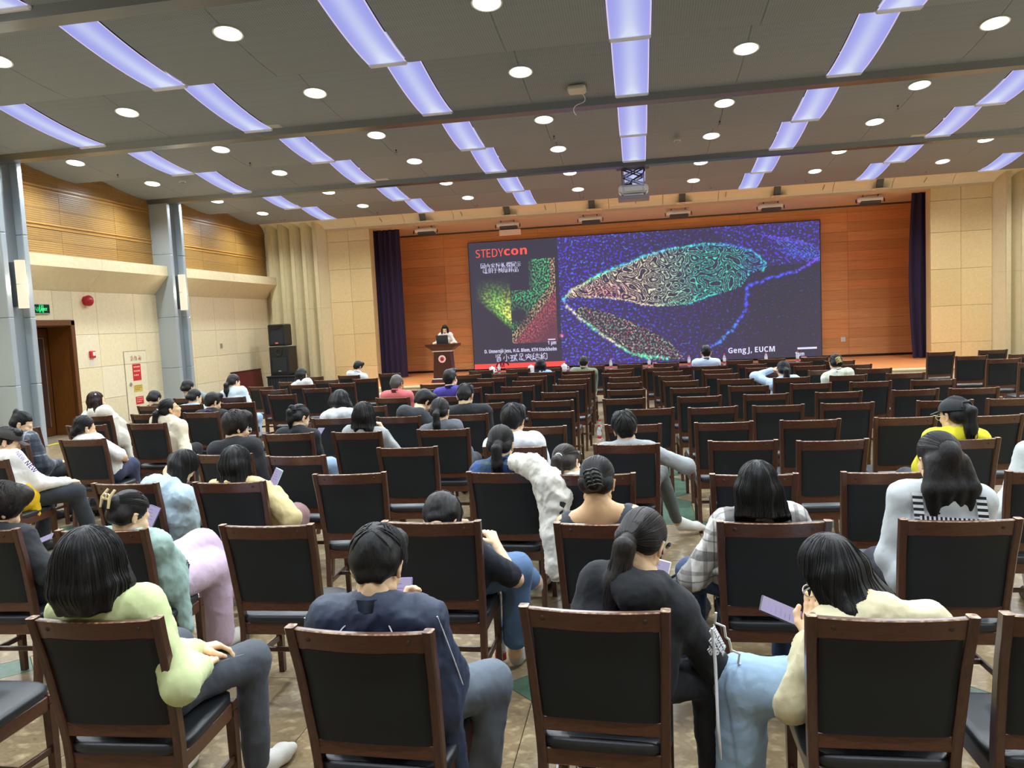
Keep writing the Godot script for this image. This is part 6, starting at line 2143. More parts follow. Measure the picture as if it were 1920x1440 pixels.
const HEADS := """p1 -1.90 1.12 -2.34|p2 -0.91 1.09 -2.47|p3 -0.02 1.07 -2.80|p4 0.61 1.00 -2.68|p5 -3.43 1.02 -3.62|p6 -2.63 1.00 -3.55|p7 -1.02 0.92 -3.71|p8 -0.23 1.10 -3.73|p9 0.50 1.09 -3.58|p10 -5.48 1.07 -5.88|p11 -3.19 1.00 -4.89|p12 -2.66 1.04 -4.68|p13 -0.91 1.11 -4.88|p14 -0.48 0.99 -4.79|p15 1.35 1.16 -3.85|p16 -0.14 1.05 -5.86|p17 -0.99 1.13 -5.86|p18 -3.31 1.14 -5.87|p19 -3.24 1.08 -6.92|p20 -2.55 1.09 -6.81|p21 -5.49 1.05 -6.85|p22 -6.26 1.10 -6.92|p23 -6.93 1.14 -8.90|p24 -5.37 1.09 -8.09|p25 -5.40 1.06 -9.06|p26 -6.28 1.04 -10.07|p28 -6.28 1.17 -11.17|p29 -6.88 1.04 -10.03|p30 -6.06 1.12 -13.14|p31 -5.80 1.11 -15.32|p32 -3.27 1.14 -10.06|p33 -2.32 1.09 -8.00|p34 -1.85 1.10 -6.92|p35 -1.85 1.14 -7.97|p36 -2.52 1.18 -10.03|p37 -3.30 1.11 -8.10|p38 -1.81 1.08 -13.99|p39 -1.02 1.10 -13.95|p40 1.13 1.19 -14.02|p41 1.93 1.05 -11.14|p42 2.65 1.11 -11.27|p43 2.12 1.11 -5.73|p27 -6.83 1.13 -10.80"""
const SITTERS := {
	"p1": "woman in pale green hoodie", "p2": "man in navy jacket", "p3": "woman in black hoodie with low ponytail", "p4": "woman in cream cardigan with long loose hair",
	"p5": "person in black T-shirt at the frame edge", "p6": "girl in mint jacket and lilac trousers", "p7": "slumped person in black T-shirt and jeans", "p8": "woman with claw-clipped bun and bare neck",
	"p9": "woman in black-and-white plaid shirt", "p10": "man in black cap and white-yellow jacket", "p11": "woman in pale blue shirt bending sideways", "p12": "woman in butter-yellow cardigan",
	"p13": "woman in blue-green plaid shirt", "p14": "girl with white hair tie", "p15": "woman in grey sweater with zebra-striped collar", "p16": "man in grey T-shirt with arm out",
	"p17": "man in white T-shirt by the aisle", "p18": "man in black shirt with glasses", "p19": "woman with black scrunchie", "p20": "woman in grey blouse with red bracelet",
	"p21": "girl in white T-shirt near the door", "p22": "man in dark plaid shirt with hair bun", "p23": "woman in white blouse with auburn hair", "p24": "woman in cream shirt looking up",
	"p25": "man in black shirt with purple lanyard", "p26": "woman in light blue shirt with low bun", "p28": "woman in white-blue shirt with phone", "p29": "person in black hood",
	"p30": "long-haired woman in white shirt near the loudspeakers", "p31": "young man in white T-shirt near the curtain", "p32": "grey-haired man in pink polo", "p33": "man in charcoal T-shirt bent forward",
	"p34": "woman in grey top with black ponytail", "p35": "broad man in black T-shirt", "p36": "man in purple polo", "p37": "woman in pale grey hoodie", "p38": "woman with shoulder-length hair in blue at the front",
	"p39": "balding man in green polo", "p40": "man in pale blue shirt at the front", "p41": "woman with raised hand", "p42": "woman in pale plaid shirt with gold claw clip", "p43": "woman in black cap and yellow top", "p27": "person behind the woman with low bun",
}

func label_of(id: String, more := "") -> String:
	return "person: " + SITTERS[id] + more

var phones_made := 0
func phone(center: Vector3, normal: Vector3, long_axis: Vector3, c: Color, label: String) -> void:
	var z := normal.normalized()
	var y := (long_axis - z * long_axis.dot(z)).normalized()
	var t := base("mobile_phone", center)
	t.basis = Basis(y.cross(z), y, z)
	obj("case", Shape.new().hull(Transform3D(), Vector3(0.037, 0.077, 0.0042), 0.004).mesh(), mat(c, 0.4), t)
	obj("phone_screen", Shape.new().box(Vector3(-0.033, -0.072, 0.0042), Vector3(0.033, 0.072, 0.0048)).mesh(), glow(rgb(196, 186, 226), 0.62), t)
	var lines := Shape.new()
	for i in 7:
		lines.box(Vector3(-0.024, 0.05 - i * 0.017, 0.0048), Vector3(-0.024 + 0.02 + 0.007 * ((i * 5) % 4), 0.054 - i * 0.017, 0.0051))
	obj("phone_text", lines.mesh(), mat(rgb(120, 110, 160), 0.6), t)
	tag(t, label, "phone", "mobile phones in hands")

func build_people() -> void:
	prepare_people()
	var hd := {}
	for s in HEADS.split("|"):
		var f := s.split(" ")
		hd[f[0]] = Vector3(float(f[1]), float(f[2]), float(f[3]))
	var tpl_bw := plaid(rgb(226, 222, 216), [[0.0, 0.22, rgb(50, 48, 50), 0.55], [0.5, 0.08, rgb(90, 84, 80), 0.5], [0.72, 0.04, rgb(60, 56, 60), 0.5]])
	var tpl_bg := plaid(rgb(34, 62, 110), [[0.0, 0.25, rgb(30, 44, 40), 0.55], [0.4, 0.10, rgb(120, 140, 70), 0.5], [0.7, 0.20, rgb(40, 80, 160), 0.5]])
	var tpl_dk := plaid(rgb(70, 76, 88), [[0.0, 0.28, rgb(24, 28, 40), 0.6], [0.42, 0.06, rgb(190, 192, 198), 0.6], [0.7, 0.12, rgb(34, 40, 54), 0.6]])
	var tpl_lt := plaid(rgb(228, 230, 212), [[0.0, 0.16, rgb(150, 164, 130), 0.4], [0.5, 0.16, rgb(186, 190, 200), 0.45]])
	var jean := cloth(rgb(84, 112, 150), 0.85, 0.9)
	var jean_l := cloth(rgb(150, 176, 204), 0.85, 0.9)
	var jean_g := cloth(rgb(70, 74, 82), 0.85, 0.9)
	var jean_d := cloth(rgb(44, 62, 92), 0.85, 0.9)
	var blackc := cloth(rgb(26, 27, 31), 0.85, 0.8)
	var navyp := cloth(rgb(40, 46, 72), 0.85, 0.8)
	var white_shoe := mat(rgb(214, 210, 202), 0.6)
	# ---- first row
	person({"id": "p1", "seat": "p1", "head": hd.p1, "look": [-6, -14, 0], "lod": 0, "size": 1.0, "hair": {"style": "bob", "length": 0.17, "puff": 0.020, "color": rgb(24, 20, 20)},
		"top": {"name": "hoodie", "mat": cloth(rgb(196, 206, 152), 0.9, 0.55), "hood": true, "loose": 0.022, "fold": 0.007}, "pants": {"mat": jean_g, "loose": 0.006}, "shift": -0.02,
		"arms": [Vector3(-1.76, 0.68, -2.70), Vector3(-1.68, 0.66, -2.60)], "poleR": Vector3(0.5, -1.0, 0.3), "legs": ["std", [Vector3(-1.64, 0.555, -2.88), Vector3(-1.66, 0.085, -2.9)]], "shoes": white_shoe,
		"label": label_of("p1", ", dark bob, arms folded")})
	person({"id": "p2", "seat": "p2", "head": hd.p2, "look": [4, -30, 0], "lod": 0, "size": 1.02, "male": true, "hair": {"style": "short", "puff": 0.012, "color": rgb(26, 25, 25)},
		"top": {"name": "jacket", "mat": cloth(rgb(36, 46, 70), 0.62, 0.9), "collar": true, "loose": 0.024, "fold": 0.012, "drape": true}, "pants": {"mat": cloth(rgb(98, 106, 118), 0.85, 0.9), "loose": 0.012},
		"arms": ["phone", Vector3(-0.86, 0.83, -2.68)], "hands": ["grip", "grip"], "poleR": Vector3(0.7, -1.0, 0.3), "palmR": Vector3(-1, 0.2, 0.2), "legs": ["std", [Vector3(-0.60, 0.555, -2.74), Vector3(-0.66, 0.085, -2.72)]],
		"label": label_of("p2", ", short black hair, reading a phone")})
	person({"id": "p3", "seat": "p3", "head": hd.p3, "look": [-12, -38, -6], "lod": 0, "size": 0.98, "hair": {"style": "pony", "length": 0.26, "tie": Vector3(-0.02, -0.045, 0.112), "color": rgb(40, 33, 31), "swing": Vector3(-0.07, 0, 0.05), "thick": 1.25, "line": 0.05},
		"top": {"name": "hoodie", "mat": cloth(rgb(27, 29, 34), 0.9, 0.7), "hood": true, "loose": 0.024, "wide_neck": true, "fold": 0.007}, "pants": {"mat": cloth(rgb(28, 30, 40), 0.85, 0.6)}, "shift": 0.02, "twist": -8.0,
		"arms": ["phone", Vector3(0.10, 0.80, -2.92)], "hands": ["relaxed", "grip"], "poleR": Vector3(0.6, -1.0, 0.3), "legs": ["std", [Vector3(0.20, 0.555, -2.84), Vector3(0.21, 0.085, -2.86)]], "bare": true,
		"label": label_of("p3", ", looking at a phone")})
	person({"id": "p4", "seat": "p4", "head": hd.p4, "look": [34, -36, 10], "lod": 0, "size": 1.0, "hair": {"style": "long", "length": 0.36, "puff": 0.008, "fall": Vector3(0.20, 0.06, 0.12), "color": rgb(20, 18, 19)}, "noff": Vector3(0.10, 0.02, 0.06),
		"top": {"name": "cardigan", "mat": cloth(rgb(208, 198, 162), 0.9, 0.8), "loose": 0.02, "fold": 0.01}, "pants": {"mat": jean_l, "loose": 0.03}, "shift": 0.04,
		"arms": [Vector3(0.55, 0.74, -2.78), "lap"], "hands": ["flat", "relaxed"], "palmL": Vector3(0.1, -1, -0.2), "legs": [[Vector3(0.32, 0.565, -2.78), Vector3(0.30, 0.085, -2.80)], "std"],
		"label": label_of("p4", ", leaning over a phone")})
	# ---- second row
	person({"id": "p5", "seat": "p5", "head": hd.p5 + Vector3(-0.02, 0.0, 0), "look": [-25, -28, -5], "lod": 0, "hair": {"style": "short", "puff": 0.022, "color": rgb(40, 30, 27)},
		"top": {"name": "tee_shirt", "mat": blackc, "sleeve": 0.5, "loose": 0.015}, "arms": [Vector3(-3.47, 0.80, -3.66), Vector3(-3.32, 0.71, -3.68)], "hands": ["grip", "grip"], "poleR": Vector3(1.0, -1.0, 0.4),
		"label": label_of("p5", ", dark brown hair, holding a phone")})
	person({"id": "p6", "seat": "p6", "head": hd.p6, "look": [-28, -22, 0], "lod": 0, "size": 0.96, "hair": {"style": "bun", "tie": Vector3(0.0, 0.045, 0.11), "thick": 0.85},
		"top": {"name": "jacket", "mat": cloth(rgb(146, 172, 164), 0.7, 0.9), "loose": 0.036, "fold": 0.013, "drape": true}, "pants": {"mat": cloth(rgb(196, 172, 192), 0.85, 0.9), "loose": 0.03}, "shift": 0.03,
		"arms": ["lap", Vector3(-2.70, 0.83, -3.78)], "hands": ["grip", "grip"], "poleR": Vector3(0.9, -1.0, 0.3), "legs": [[Vector3(-2.62, 0.66, -4.14), Vector3(-2.42, 0.34, -4.28)], [Vector3(-2.50, 0.56, -4.05), Vector3(-2.56, 0.085, -4.16)]], "shoes": white_shoe,
		"label": label_of("p6", ", beige claw clip, phone in hand")})
	person({"id": "p7", "seat": "p7", "head": hd.p7, "look": [0, -58, 0], "lod": 0, "hair": {"style": "short", "puff": 0.016, "color": rgb(26, 23, 23)}, "male": true, "size": 0.98,
		"top": {"name": "tee_shirt", "mat": cloth(rgb(24, 28, 38), 0.85, 0.8), "sleeve": 0.5, "loose": 0.012}, "pants": {"mat": jean, "loose": 0.018, "long": 0.8}, "neck": 0.10,
		"arms": ["phone", Vector3(-0.80, 0.72, -3.98)], "poleR": Vector3(0.9, -1.0, 0.3), "hands": ["grip", "relaxed"], "legs": [[Vector3(-0.84, 0.60, -4.05), Vector3(-0.66, 0.36, -4.42)], [Vector3(-0.70, 0.575, -4.0), Vector3(-0.74, 0.085, -4.06)]], "shoes": mat(rgb(176, 176, 168), 0.7),
		"label": label_of("p7", " behind man in navy")})
	person({"id": "p8", "seat": "p8", "head": hd.p8, "look": [-6, -16, 0], "lod": 0, "size": 1.0, "hair": {"style": "bun", "tie": Vector3(0, 0.0, 0.118), "thick": 1.0, "color": rgb(26, 24, 24)}, "bare": true, "tone": "mid",
		"top": {"name": "top", "mat": cloth(rgb(64, 68, 76), 0.85, 0.8), "wide_neck": true, "loose": 0.004, "sleeve": 0.5}, "label": label_of("p8", ", grey top")})
	person({"id": "p9", "seat": "p9", "head": hd.p9, "look": [-4, -12, 0], "lod": 0, "size": 1.0, "hair": {"style": "long", "length": 0.27, "color": rgb(20, 19, 20), "fall": Vector3(0.05, 0, 0.0), "puff": 0.004},
		"top": {"name": "shirt", "mat": cloth(Color.WHITE, 0.85, 0.9, tpl_bw, 5.0), "loose": 0.025, "collar": true, "fold": 0.01}, "pants": {"mat": jean_d, "loose": 0.01}, "poleL": Vector3(-0.9, -1.0, 0.3),
		"arms": [Vector3(0.36, 0.64, -3.86), "lap"], "legs": [[Vector3(0.22, 0.565, -3.98), Vector3(0.22, 0.085, -4.0)], "std"], "label": label_of("p9", ", straight black hair")})
	person({"id": "p15", "seat": "p15", "head": hd.p15, "look": [8, -8, 0], "lod": 0, "size": 1.02, "wide": 1.1, "hair": {"style": "half", "length": 0.27, "puff": 0.006, "color": rgb(30, 26, 26)},
		"top": {"name": "sweater", "mat": cloth(rgb(186, 190, 192), 0.9, 0.5), "loose": 0.012, "fold": 0.005}, "label": label_of("p15", ", half-up dark hair")})
	# ---- third and fourth rows
	person({"id": "p10", "seat": "p10", "head": hd.p10, "look": [-38, -22, 0], "lod": 1, "male": true, "hair": {"style": "short", "puff": 0.0}, "turn": -14.0,
		"top": {"name": "jacket", "mat": cloth(rgb(226, 222, 214), 0.8, 0.9), "loose": 0.022, "collar": true}, "pants": {"mat": cloth(rgb(38, 42, 48), 0.85, 0.8), "loose": 0.012}, "hands": ["grip", "grip"],
		"arms": ["lap", Vector3(-5.12, 0.66, -6.12)], "legs": ["std", [Vector3(-5.08, 0.56, -6.14), Vector3(-5.02, 0.085, -6.25)]], "label": label_of("p10")})
	person({"id": "p11", "seat": "p11", "head": hd.p11, "look": [-30, -52, -30], "lod": 0, "size": 0.98, "hair": {"style": "long", "length": 0.36, "color": rgb(30, 28, 30), "fall": Vector3(-0.12, 0.04, 0.10)}, "neck": 0.12, "shift": 0.08,
		"top": {"name": "shirt", "mat": cloth(rgb(176, 198, 212), 0.85, 1.0), "loose": 0.03, "collar": true, "fold": 0.014, "drape": true}, "pants": {"mat": navyp}, "twist": -16.0, "arms": ["low", "low"], "label": label_of("p11", ", long black hair")})
	person({"id": "p12", "seat": "p12", "head": hd.p12, "look": [-14, -20, 0], "lod": 0, "size": 0.98, "hair": {"style": "long", "length": 0.24, "color": rgb(34, 32, 33), "puff": 0.008},
		"top": {"name": "cardigan", "mat": cloth(rgb(206, 186, 134), 0.85, 0.9), "loose": 0.03, "fold": 0.011, "drape": true}, "pants": {"mat": cloth(rgb(140, 108, 108), 0.85, 0.8), "loose": 0.02}, "hands": ["grip", "grip"],
		"arms": ["phone", Vector3(-2.47, 0.84, -4.82)], "poleR": Vector3(0.9, -1.0, 0.3), "label": label_of("p12", ", holding a pale phone")})
	person({"id": "p13", "seat": "p13", "head": hd.p13, "look": [-4, -12, 0], "lod": 0, "size": 0.98, "hair": {"style": "pony", "length": 0.22, "tie": Vector3(0.01, -0.005, 0.118), "color": rgb(32, 29, 30), "thick": 1.05},
		"top": {"name": "shirt", "mat": cloth(Color.WHITE, 0.85, 0.8, tpl_bg, 5.5), "loose": 0.022, "collar": true, "fold": 0.009}, "label": label_of("p13", ", low ponytail")})
	person({"id": "p14", "seat": "p14", "head": hd.p14, "look": [-24, -24, 14], "lod": 0, "size": 0.94, "hair": {"style": "pony", "length": 0.18, "tie": Vector3(0.0, 0.02, 0.118), "color": rgb(52, 40, 36), "thick": 1.05},
		"top": {"name": "shirt", "mat": cloth(rgb(220, 218, 212), 0.85, 0.8), "loose": 0.012}, "label": label_of("p14", ", brown ponytail")})
	person({"id": "p16", "seat": "p16", "head": hd.p16, "look": [10, -10, 6], "lod": 1, "male": true, "hair": {"style": "short", "puff": 0.012, "color": rgb(22, 22, 23)},
		"top": {"name": "tee_shirt", "mat": cloth(rgb(150, 154, 156), 0.85, 0.9), "loose": 0.02, "sleeve": 0.6}, "pants": {"mat": cloth(rgb(86, 90, 88), 0.85, 0.8)}, "tone": "mid", "arms": ["lap", Vector3(0.14, 0.80, -6.02)], "poleR": Vector3(1.6, -0.6, 0.5),
		"legs": ["std", [Vector3(0.12, 0.60, -6.42), Vector3(0.26, 0.13, -6.62)]], "toes": [null, Vector3(0.9, -0.1, -0.4)], "shoes": white_shoe, "label": label_of("p16")})
	person({"id": "p17", "seat": "p17", "head": hd.p17, "look": [-4, -16, 0], "lod": 1, "male": true, "size": 1.02, "hair": {"style": "short", "puff": 0.012, "color": rgb(28, 27, 27)},
		"top": {"name": "tee_shirt", "mat": cloth(rgb(222, 226, 230), 0.85, 0.8), "loose": 0.025, "sleeve": 0.5}, "label": label_of("p17", ", black hair")})
	person({"id": "p18", "seat": "p18", "head": hd.p18, "look": [-34, -14, 0], "lod": 1, "male": true, "hair": {"style": "short", "puff": 0.018, "color": rgb(40, 32, 29)}, "glasses": true,
		"top": {"name": "shirt", "mat": cloth(rgb(30, 31, 36), 0.85, 0.8), "loose": 0.02}, "label": label_of("p18", ", round white letters on the back")})
	person({"id": "p19", "seat": "p19", "head": hd.p19, "look": [-30, -30, 0], "lod": 1, "hair": {"style": "pony", "length": 0.17, "tie": Vector3(0, 0.03, 0.115), "color": rgb(36, 33, 32)},
		"top": {"name": "tee_shirt", "mat": blackc, "loose": 0.012, "sleeve": 0.5}, "pants": {"mat": jean_l, "loose": 0.015}, "arms": ["phone", Vector3(-3.14, 0.86, -6.98)], "hands": ["grip", "grip"], "legs": ["std", [Vector3(-3.06, 0.57, -7.14), Vector3(-3.05, 0.085, -7.2)]],
		"label": label_of("p19", ", phone in hand")})
	person({"id": "p20", "seat": "p20", "head": hd.p20, "look": [-8, -14, 0], "lod": 1, "hair": {"style": "long", "length": 0.24, "color": rgb(30, 27, 27), "puff": 0.010},
		"top": {"name": "blouse", "mat": cloth(rgb(152, 156, 156), 0.85, 0.9), "loose": 0.015}, "arms": ["lap", Vector3(-2.42, 0.93, -6.95)], "poleR": Vector3(0.5, -1.0, 0.1), "hands": ["relaxed", "grip"], "label": label_of("p20", ", wavy black hair")})
	person({"id": "p21", "seat": "p21", "head": hd.p21, "look": [-32, -10, 0], "lod": 1, "size": 0.98, "hair": {"style": "bun", "tie": Vector3(0, -0.05, 0.105), "thick": 0.9}, "tone": "mid",
		"top": {"name": "tee_shirt", "mat": cloth(rgb(222, 220, 214), 0.85, 0.8), "loose": 0.02, "sleeve": 0.5}, "pants": {"mat": navyp, "loose": 0.015}, "arms": ["lap", Vector3(-5.26, 0.68, -7.1)], "poleR": Vector3(1.4, -0.7, 0.3), "legs": ["std", [Vector3(-5.28, 0.60, -7.2), Vector3(-5.28, 0.085, -7.25)]],
		"label": label_of("p21", ", earphones in")})
	person({"id": "p22", "seat": "p22", "head": hd.p22, "look": [-48, -26, 0], "lod": 1, "male": true, "hair": {"style": "bun", "tie": Vector3(0, 0.10, 0.095), "thick": 0.7}, "turn": -8.0,
		"top": {"name": "shirt", "mat": cloth(Color.WHITE, 0.85, 0.8, tpl_dk, 4.5), "loose": 0.022}, "pants": {"mat": blackc}, "arms": ["lap", Vector3(-6.06, 0.66, -7.14)], "label": label_of("p22")})
	person({"id": "p23", "seat": "p23", "head": hd.p23, "look": [-28, -4, 0], "lod": 1, "hair": {"style": "long", "length": 0.26, "color": rgb(58, 34, 32)},
		"top": {"name": "blouse", "mat": cloth(rgb(222, 216, 200), 0.85, 0.9), "loose": 0.026, "fold": 0.011, "drape": true}, "pants": {"mat": blackc}, "shift": 0.05, "label": label_of("p23", " by the door")})
	person({"id": "p24", "seat": "p24", "head": hd.p24, "look": [-42, 16, 0], "lod": 1, "hair": {"style": "pony", "length": 0.28, "tie": Vector3(0, 0.03, 0.118), "color": rgb(26, 23, 24), "swing": Vector3(-0.04, 0, 0.02), "thick": 1.1},
		"top": {"name": "shirt", "mat": cloth(rgb(220, 208, 182), 0.85, 1.0), "loose": 0.03, "fold": 0.013}, "pants": {"mat": blackc}, "tone": "mid", "arms": ["lap", Vector3(-5.26, 0.64, -8.2)], "label": label_of("p24", ", high ponytail")})
	person({"id": "p25", "seat": "p25", "head": hd.p25, "look": [-26, -20, 0], "lod": 2, "male": true, "hair": {"style": "short", "puff": 0.006}, "top": {"name": "shirt", "mat": blackc, "loose": 0.018}, "label": label_of("p25")})
	person({"id": "p26", "seat": "p26", "head": hd.p26, "look": [-26, -18, 0], "lod": 2, "hair": {"style": "bun", "tie": Vector3(0, -0.02, 0.115), "thick": 0.8}, "top": {"name": "shirt", "mat": cloth(rgb(168, 196, 220), 0.85, 0.8), "loose": 0.015}, "label": label_of("p26")})
	person({"id": "p27", "seat": "p27", "head": hd.p27, "look": [-10, -12, 0], "lod": 2, "hair": {"style": "bun", "tie": Vector3(0, -0.03, 0.11), "thick": 0.7}, "top": {"name": "shirt", "mat": cloth(rgb(120, 136, 140), 0.85, 0.8)}, "label": label_of("p27", ", grey top")})
	person({"id": "p28", "seat": "p28", "head": hd.p28, "look": [-26, -16, 0], "lod": 2, "hair": {"style": "pony", "length": 0.20, "tie": Vector3(0, -0.045, 0.112), "color": rgb(44, 38, 36), "thick": 1.2}, "top": {"name": "shirt", "mat": cloth(rgb(206, 222, 234), 0.85, 0.8), "loose": 0.018}, "pants": {"mat": jean_l}, "hands": ["relaxed", "grip"], "arms": ["lap", Vector3(-6.16, 0.93, -11.32)], "label": label_of("p28", ", low ponytail")})
	person({"id": "p29", "seat": "p29", "head": hd.p29, "look": [0, -26, 0], "lod": 2, "hair": {"style": "bun", "tie": Vector3(0, 0.0, 0.1), "thick": 0.8}, "top": {"name": "hoodie", "mat": blackc, "hood": true, "loose": 0.02}, "label": label_of("p29", " by the fire cabinet")})
	person({"id": "p30", "seat": "p30", "head": hd.p30, "look": [-32, -22, 0], "lod": 2, "hair": {"style": "long", "length": 0.30, "color": rgb(28, 25, 27), "fall": Vector3(-0.04, 0, 0)}, "top": {"name": "shirt", "mat": cloth(rgb(226, 226, 224), 0.85, 0.7), "loose": 0.015}, "label": label_of("p30")})
	person({"id": "p31", "seat": "p31", "head": hd.p31, "look": [-24, -26, 0], "lod": 2, "male": true, "hair": {"style": "short", "puff": 0.004}, "top": {"name": "tee_shirt", "mat": cloth(rgb(226, 228, 230), 0.85, 0.7), "sleeve": 0.5}, "label": label_of("p31")})
	person({"id": "p32", "seat": "p32", "head": hd.p32, "look": [-12, -6, 0], "lod": 2, "male": true, "tone": "tan", "hair": {"style": "thin", "puff": -0.005, "color": rgb(112, 108, 102)}, "top": {"name": "polo_shirt", "mat": cloth(rgb(212, 106, 108), 0.85, 0.7), "collar": true, "sleeve": 0.5, "loose": 0.01}, "label": label_of("p32", ", seen from behind")})
	person({"id": "p33", "seat": "p33", "head": hd.p33, "look": [-30, -40, -8], "lod": 2, "male": true, "neck": 0.12, "hair": {"style": "short", "puff": 0.008}, "top": {"name": "tee_shirt", "mat": cloth(rgb(52, 56, 60), 0.85, 0.8), "sleeve": 0.5, "loose": 0.02}, "arms": ["low", "low"], "label": label_of("p33")})
	person({"id": "p34", "seat": "p34", "head": hd.p34, "look": [-3, -14, 0], "lod": 1, "hair": {"style": "pony", "length": 0.2, "tie": Vector3(0, -0.015, 0.118), "color": rgb(34, 33, 34)}, "top": {"name": "top", "mat": cloth(rgb(92, 96, 102), 0.85, 0.8), "loose": 0.012}, "label": label_of("p34")})
	person({"id": "p35", "seat": "p35", "head": hd.p35, "look": [-8, -22, 0], "lod": 1, "male": true, "wide": 1.2, "size": 1.04, "hair": {"style": "short", "puff": 0.0, "color": rgb(36, 34, 33)}, "top": {"name": "tee_shirt", "mat": cloth(rgb(30, 31, 34), 0.85, 0.8), "sleeve": 0.5, "loose": 0.02}, "label": label_of("p35", ", cropped hair")})
	person({"id": "p36", "seat": "p36", "head": hd.p36, "look": [-8, -4, 6], "lod": 2, "male": true, "size": 1.06, "hair": {"style": "short", "puff": 0.002, "color": rgb(34, 32, 30)}, "top": {"name": "polo_shirt", "mat": cloth(rgb(70, 62, 150), 0.8, 0.7), "collar": true, "sleeve": 0.5, "loose": 0.012}, "label": label_of("p36", " before the podium")})
	person({"id": "p37", "seat": "p37", "head": hd.p37, "look": [-30, -30, 0], "lod": 1, "hair": {"style": "bob", "length": 0.13, "puff": 0.004, "color": rgb(34, 33, 35)}, "top": {"name": "hoodie", "mat": cloth(rgb(196, 200, 204), 0.85, 0.8), "hood": true, "loose": 0.02}, "label": label_of("p37", ", hair falling forward")})
	person({"id": "p38", "seat": "p38", "head": hd.p38, "look": [0, -6, 0], "lod": 2, "hair": {"style": "long", "length": 0.2, "color": rgb(24, 23, 25)}, "top": {"name": "shirt", "mat": cloth(rgb(140, 164, 204), 0.85, 0.7)}, "label": label_of("p38")})
	person({"id": "p39", "seat": "p39", "head": hd.p39, "look": [0, -14, 0], "lod": 2, "male": true, "tone": "tan", "wide": 1.08, "hair": {"style": "thin", "puff": -0.004, "color": rgb(40, 36, 34)}, "top": {"name": "polo_shirt", "mat": cloth(rgb(112, 122, 100), 0.85, 0.7), "collar": true, "sleeve": 0.5, "loose": 0.02}, "pants": {"mat": cloth(rgb(196, 180, 140), 0.85, 0.7)}, "label": label_of("p39")})
	person({"id": "p40", "seat": "p40", "head": hd.p40, "look": [6, -6, 0], "lod": 2, "male": true, "size": 1.06, "tone": "mid", "hair": {"style": "short", "puff": 0.002}, "top": {"name": "shirt", "mat": cloth(rgb(190, 206, 236), 0.8, 0.7), "collar": true, "loose": 0.012}, "label": label_of("p40")})
	person({"id": "p41", "seat": "p41", "head": hd.p41, "look": [4, -12, 0], "lod": 1, "hair": {"style": "pony", "length": 0.22, "tie": Vector3(0, 0.0, 0.116), "color": rgb(34, 32, 33), "thick": 1.2}, "top": {"name": "shirt", "mat": cloth(rgb(176, 200, 226), 0.85, 0.8), "loose": 0.02}, "arms": [Vector3(1.80, 1.05, -11.25), "lap"], "poleL": Vector3(-1.0, -0.8, 0.3), "hands": ["grip", "relaxed"], "label": label_of("p41", " and light blue shirt")})
	person({"id": "p42", "seat": "p42", "head": hd.p42, "look": [0, -10, 0], "lod": 1, "hair": {"style": "bun", "tie": Vector3(0, 0.02, 0.105), "thick": 0.8}, "top": {"name": "shirt", "mat": cloth(Color.WHITE, 0.85, 0.7, tpl_lt, 4.0), "collar": true, "loose": 0.018}, "label": label_of("p42")})
	person({"id": "p43", "seat": "p43", "head": hd.p43, "look": [24, -8, 0], "lod": 1, "hair": {"style": "pony", "length": 0.26, "tie": Vector3(0, 0.05, 0.112), "color": rgb(20, 20, 22), "thick": 1.2}, "glasses": true, "top": {"name": "top", "mat": cloth(rgb(226, 214, 40), 0.8, 0.7), "loose": 0.012}, "arms": ["lap", "lap"], "label": label_of("p43")})
	# a person at the frame's edge of whom only the lap shows
	person({"id": "p45", "seat": "p45", "head": Vector3(2.32, 1.12, -4.85), "look": [0, -10, 0], "lod": 2, "hair": {"style": "short"}, "top": {"name": "jacket", "mat": cloth(rgb(186, 190, 188), 0.85, 0.8), "loose": 0.012, "drape": true}, "pants": {"mat": cloth(rgb(206, 190, 196), 0.85, 0.8)}, "turn": 0.0,
		"label": "person in pale grey jacket at the edge beside the woman with zebra-striped collar"})
	# the speaker on the stage, facing the hall
	seats["speaker_spot"] = null
	person({"id": "p44", "at": Vector3(-5.50, STAGE_Y, -21.62), "stand": true, "turn": 180.0, "head": Vector3(-5.50, 1.77, -21.55), "look": [6, -18, 0], "lod": 1, "size": 0.96, "neck": 0.02,
		"hair": {"style": "long", "length": 0.25, "color": rgb(32, 24, 24), "line": 0.05}, "top": {"name": "blouse", "mat": cloth(rgb(228, 216, 198), 0.85, 0.7), "loose": 0.008}, "arms": [Vector3(-5.22, 1.40, -21.30), Vector3(-5.76, 1.40, -21.30)],
		"label": "person: woman in cream blouse speaking behind the podium, long dark hair"})
	face_details("p44")
	face_details("p24")
	people_extras()

func face_details(id: String) -> void:
	var p: Dictionary = return_info[id]
	var ht: Transform3D = p.ht
	for s in [-1.0, 1.0]:
		obj("eye", Shape.new().ball(ht * Vector3(0.032 * s, -0.006, -0.079), Vector3(0.012, 0.007, 0.007), 10, 8, ht.basis.orthonormalized()).mesh(), mat(rgb(30, 22, 20), 0.3), p.root)
		obj("eyebrow", Shape.new().tube([ht * Vector3(0.018 * s, 0.014, -0.088), ht * Vector3(0.034 * s, 0.019, -0.084), ht * Vector3(0.050 * s, 0.013, -0.074)], [0.003, 0.0035, 0.002], 5).mesh(), hair_mat(rgb(32, 24, 24)), p.root)
	obj("lips", Shape.new().tube([ht * Vector3(-0.022, -0.071, -0.086), ht * Vector3(-0.008, -0.069, -0.094), ht * Vector3(0.008, -0.069, -0.094), ht * Vector3(0.022, -0.071, -0.086)], [0.003, 0.007, 0.007, 0.003], 8).mesh(), mat(rgb(176, 84, 80), 0.4), p.root)
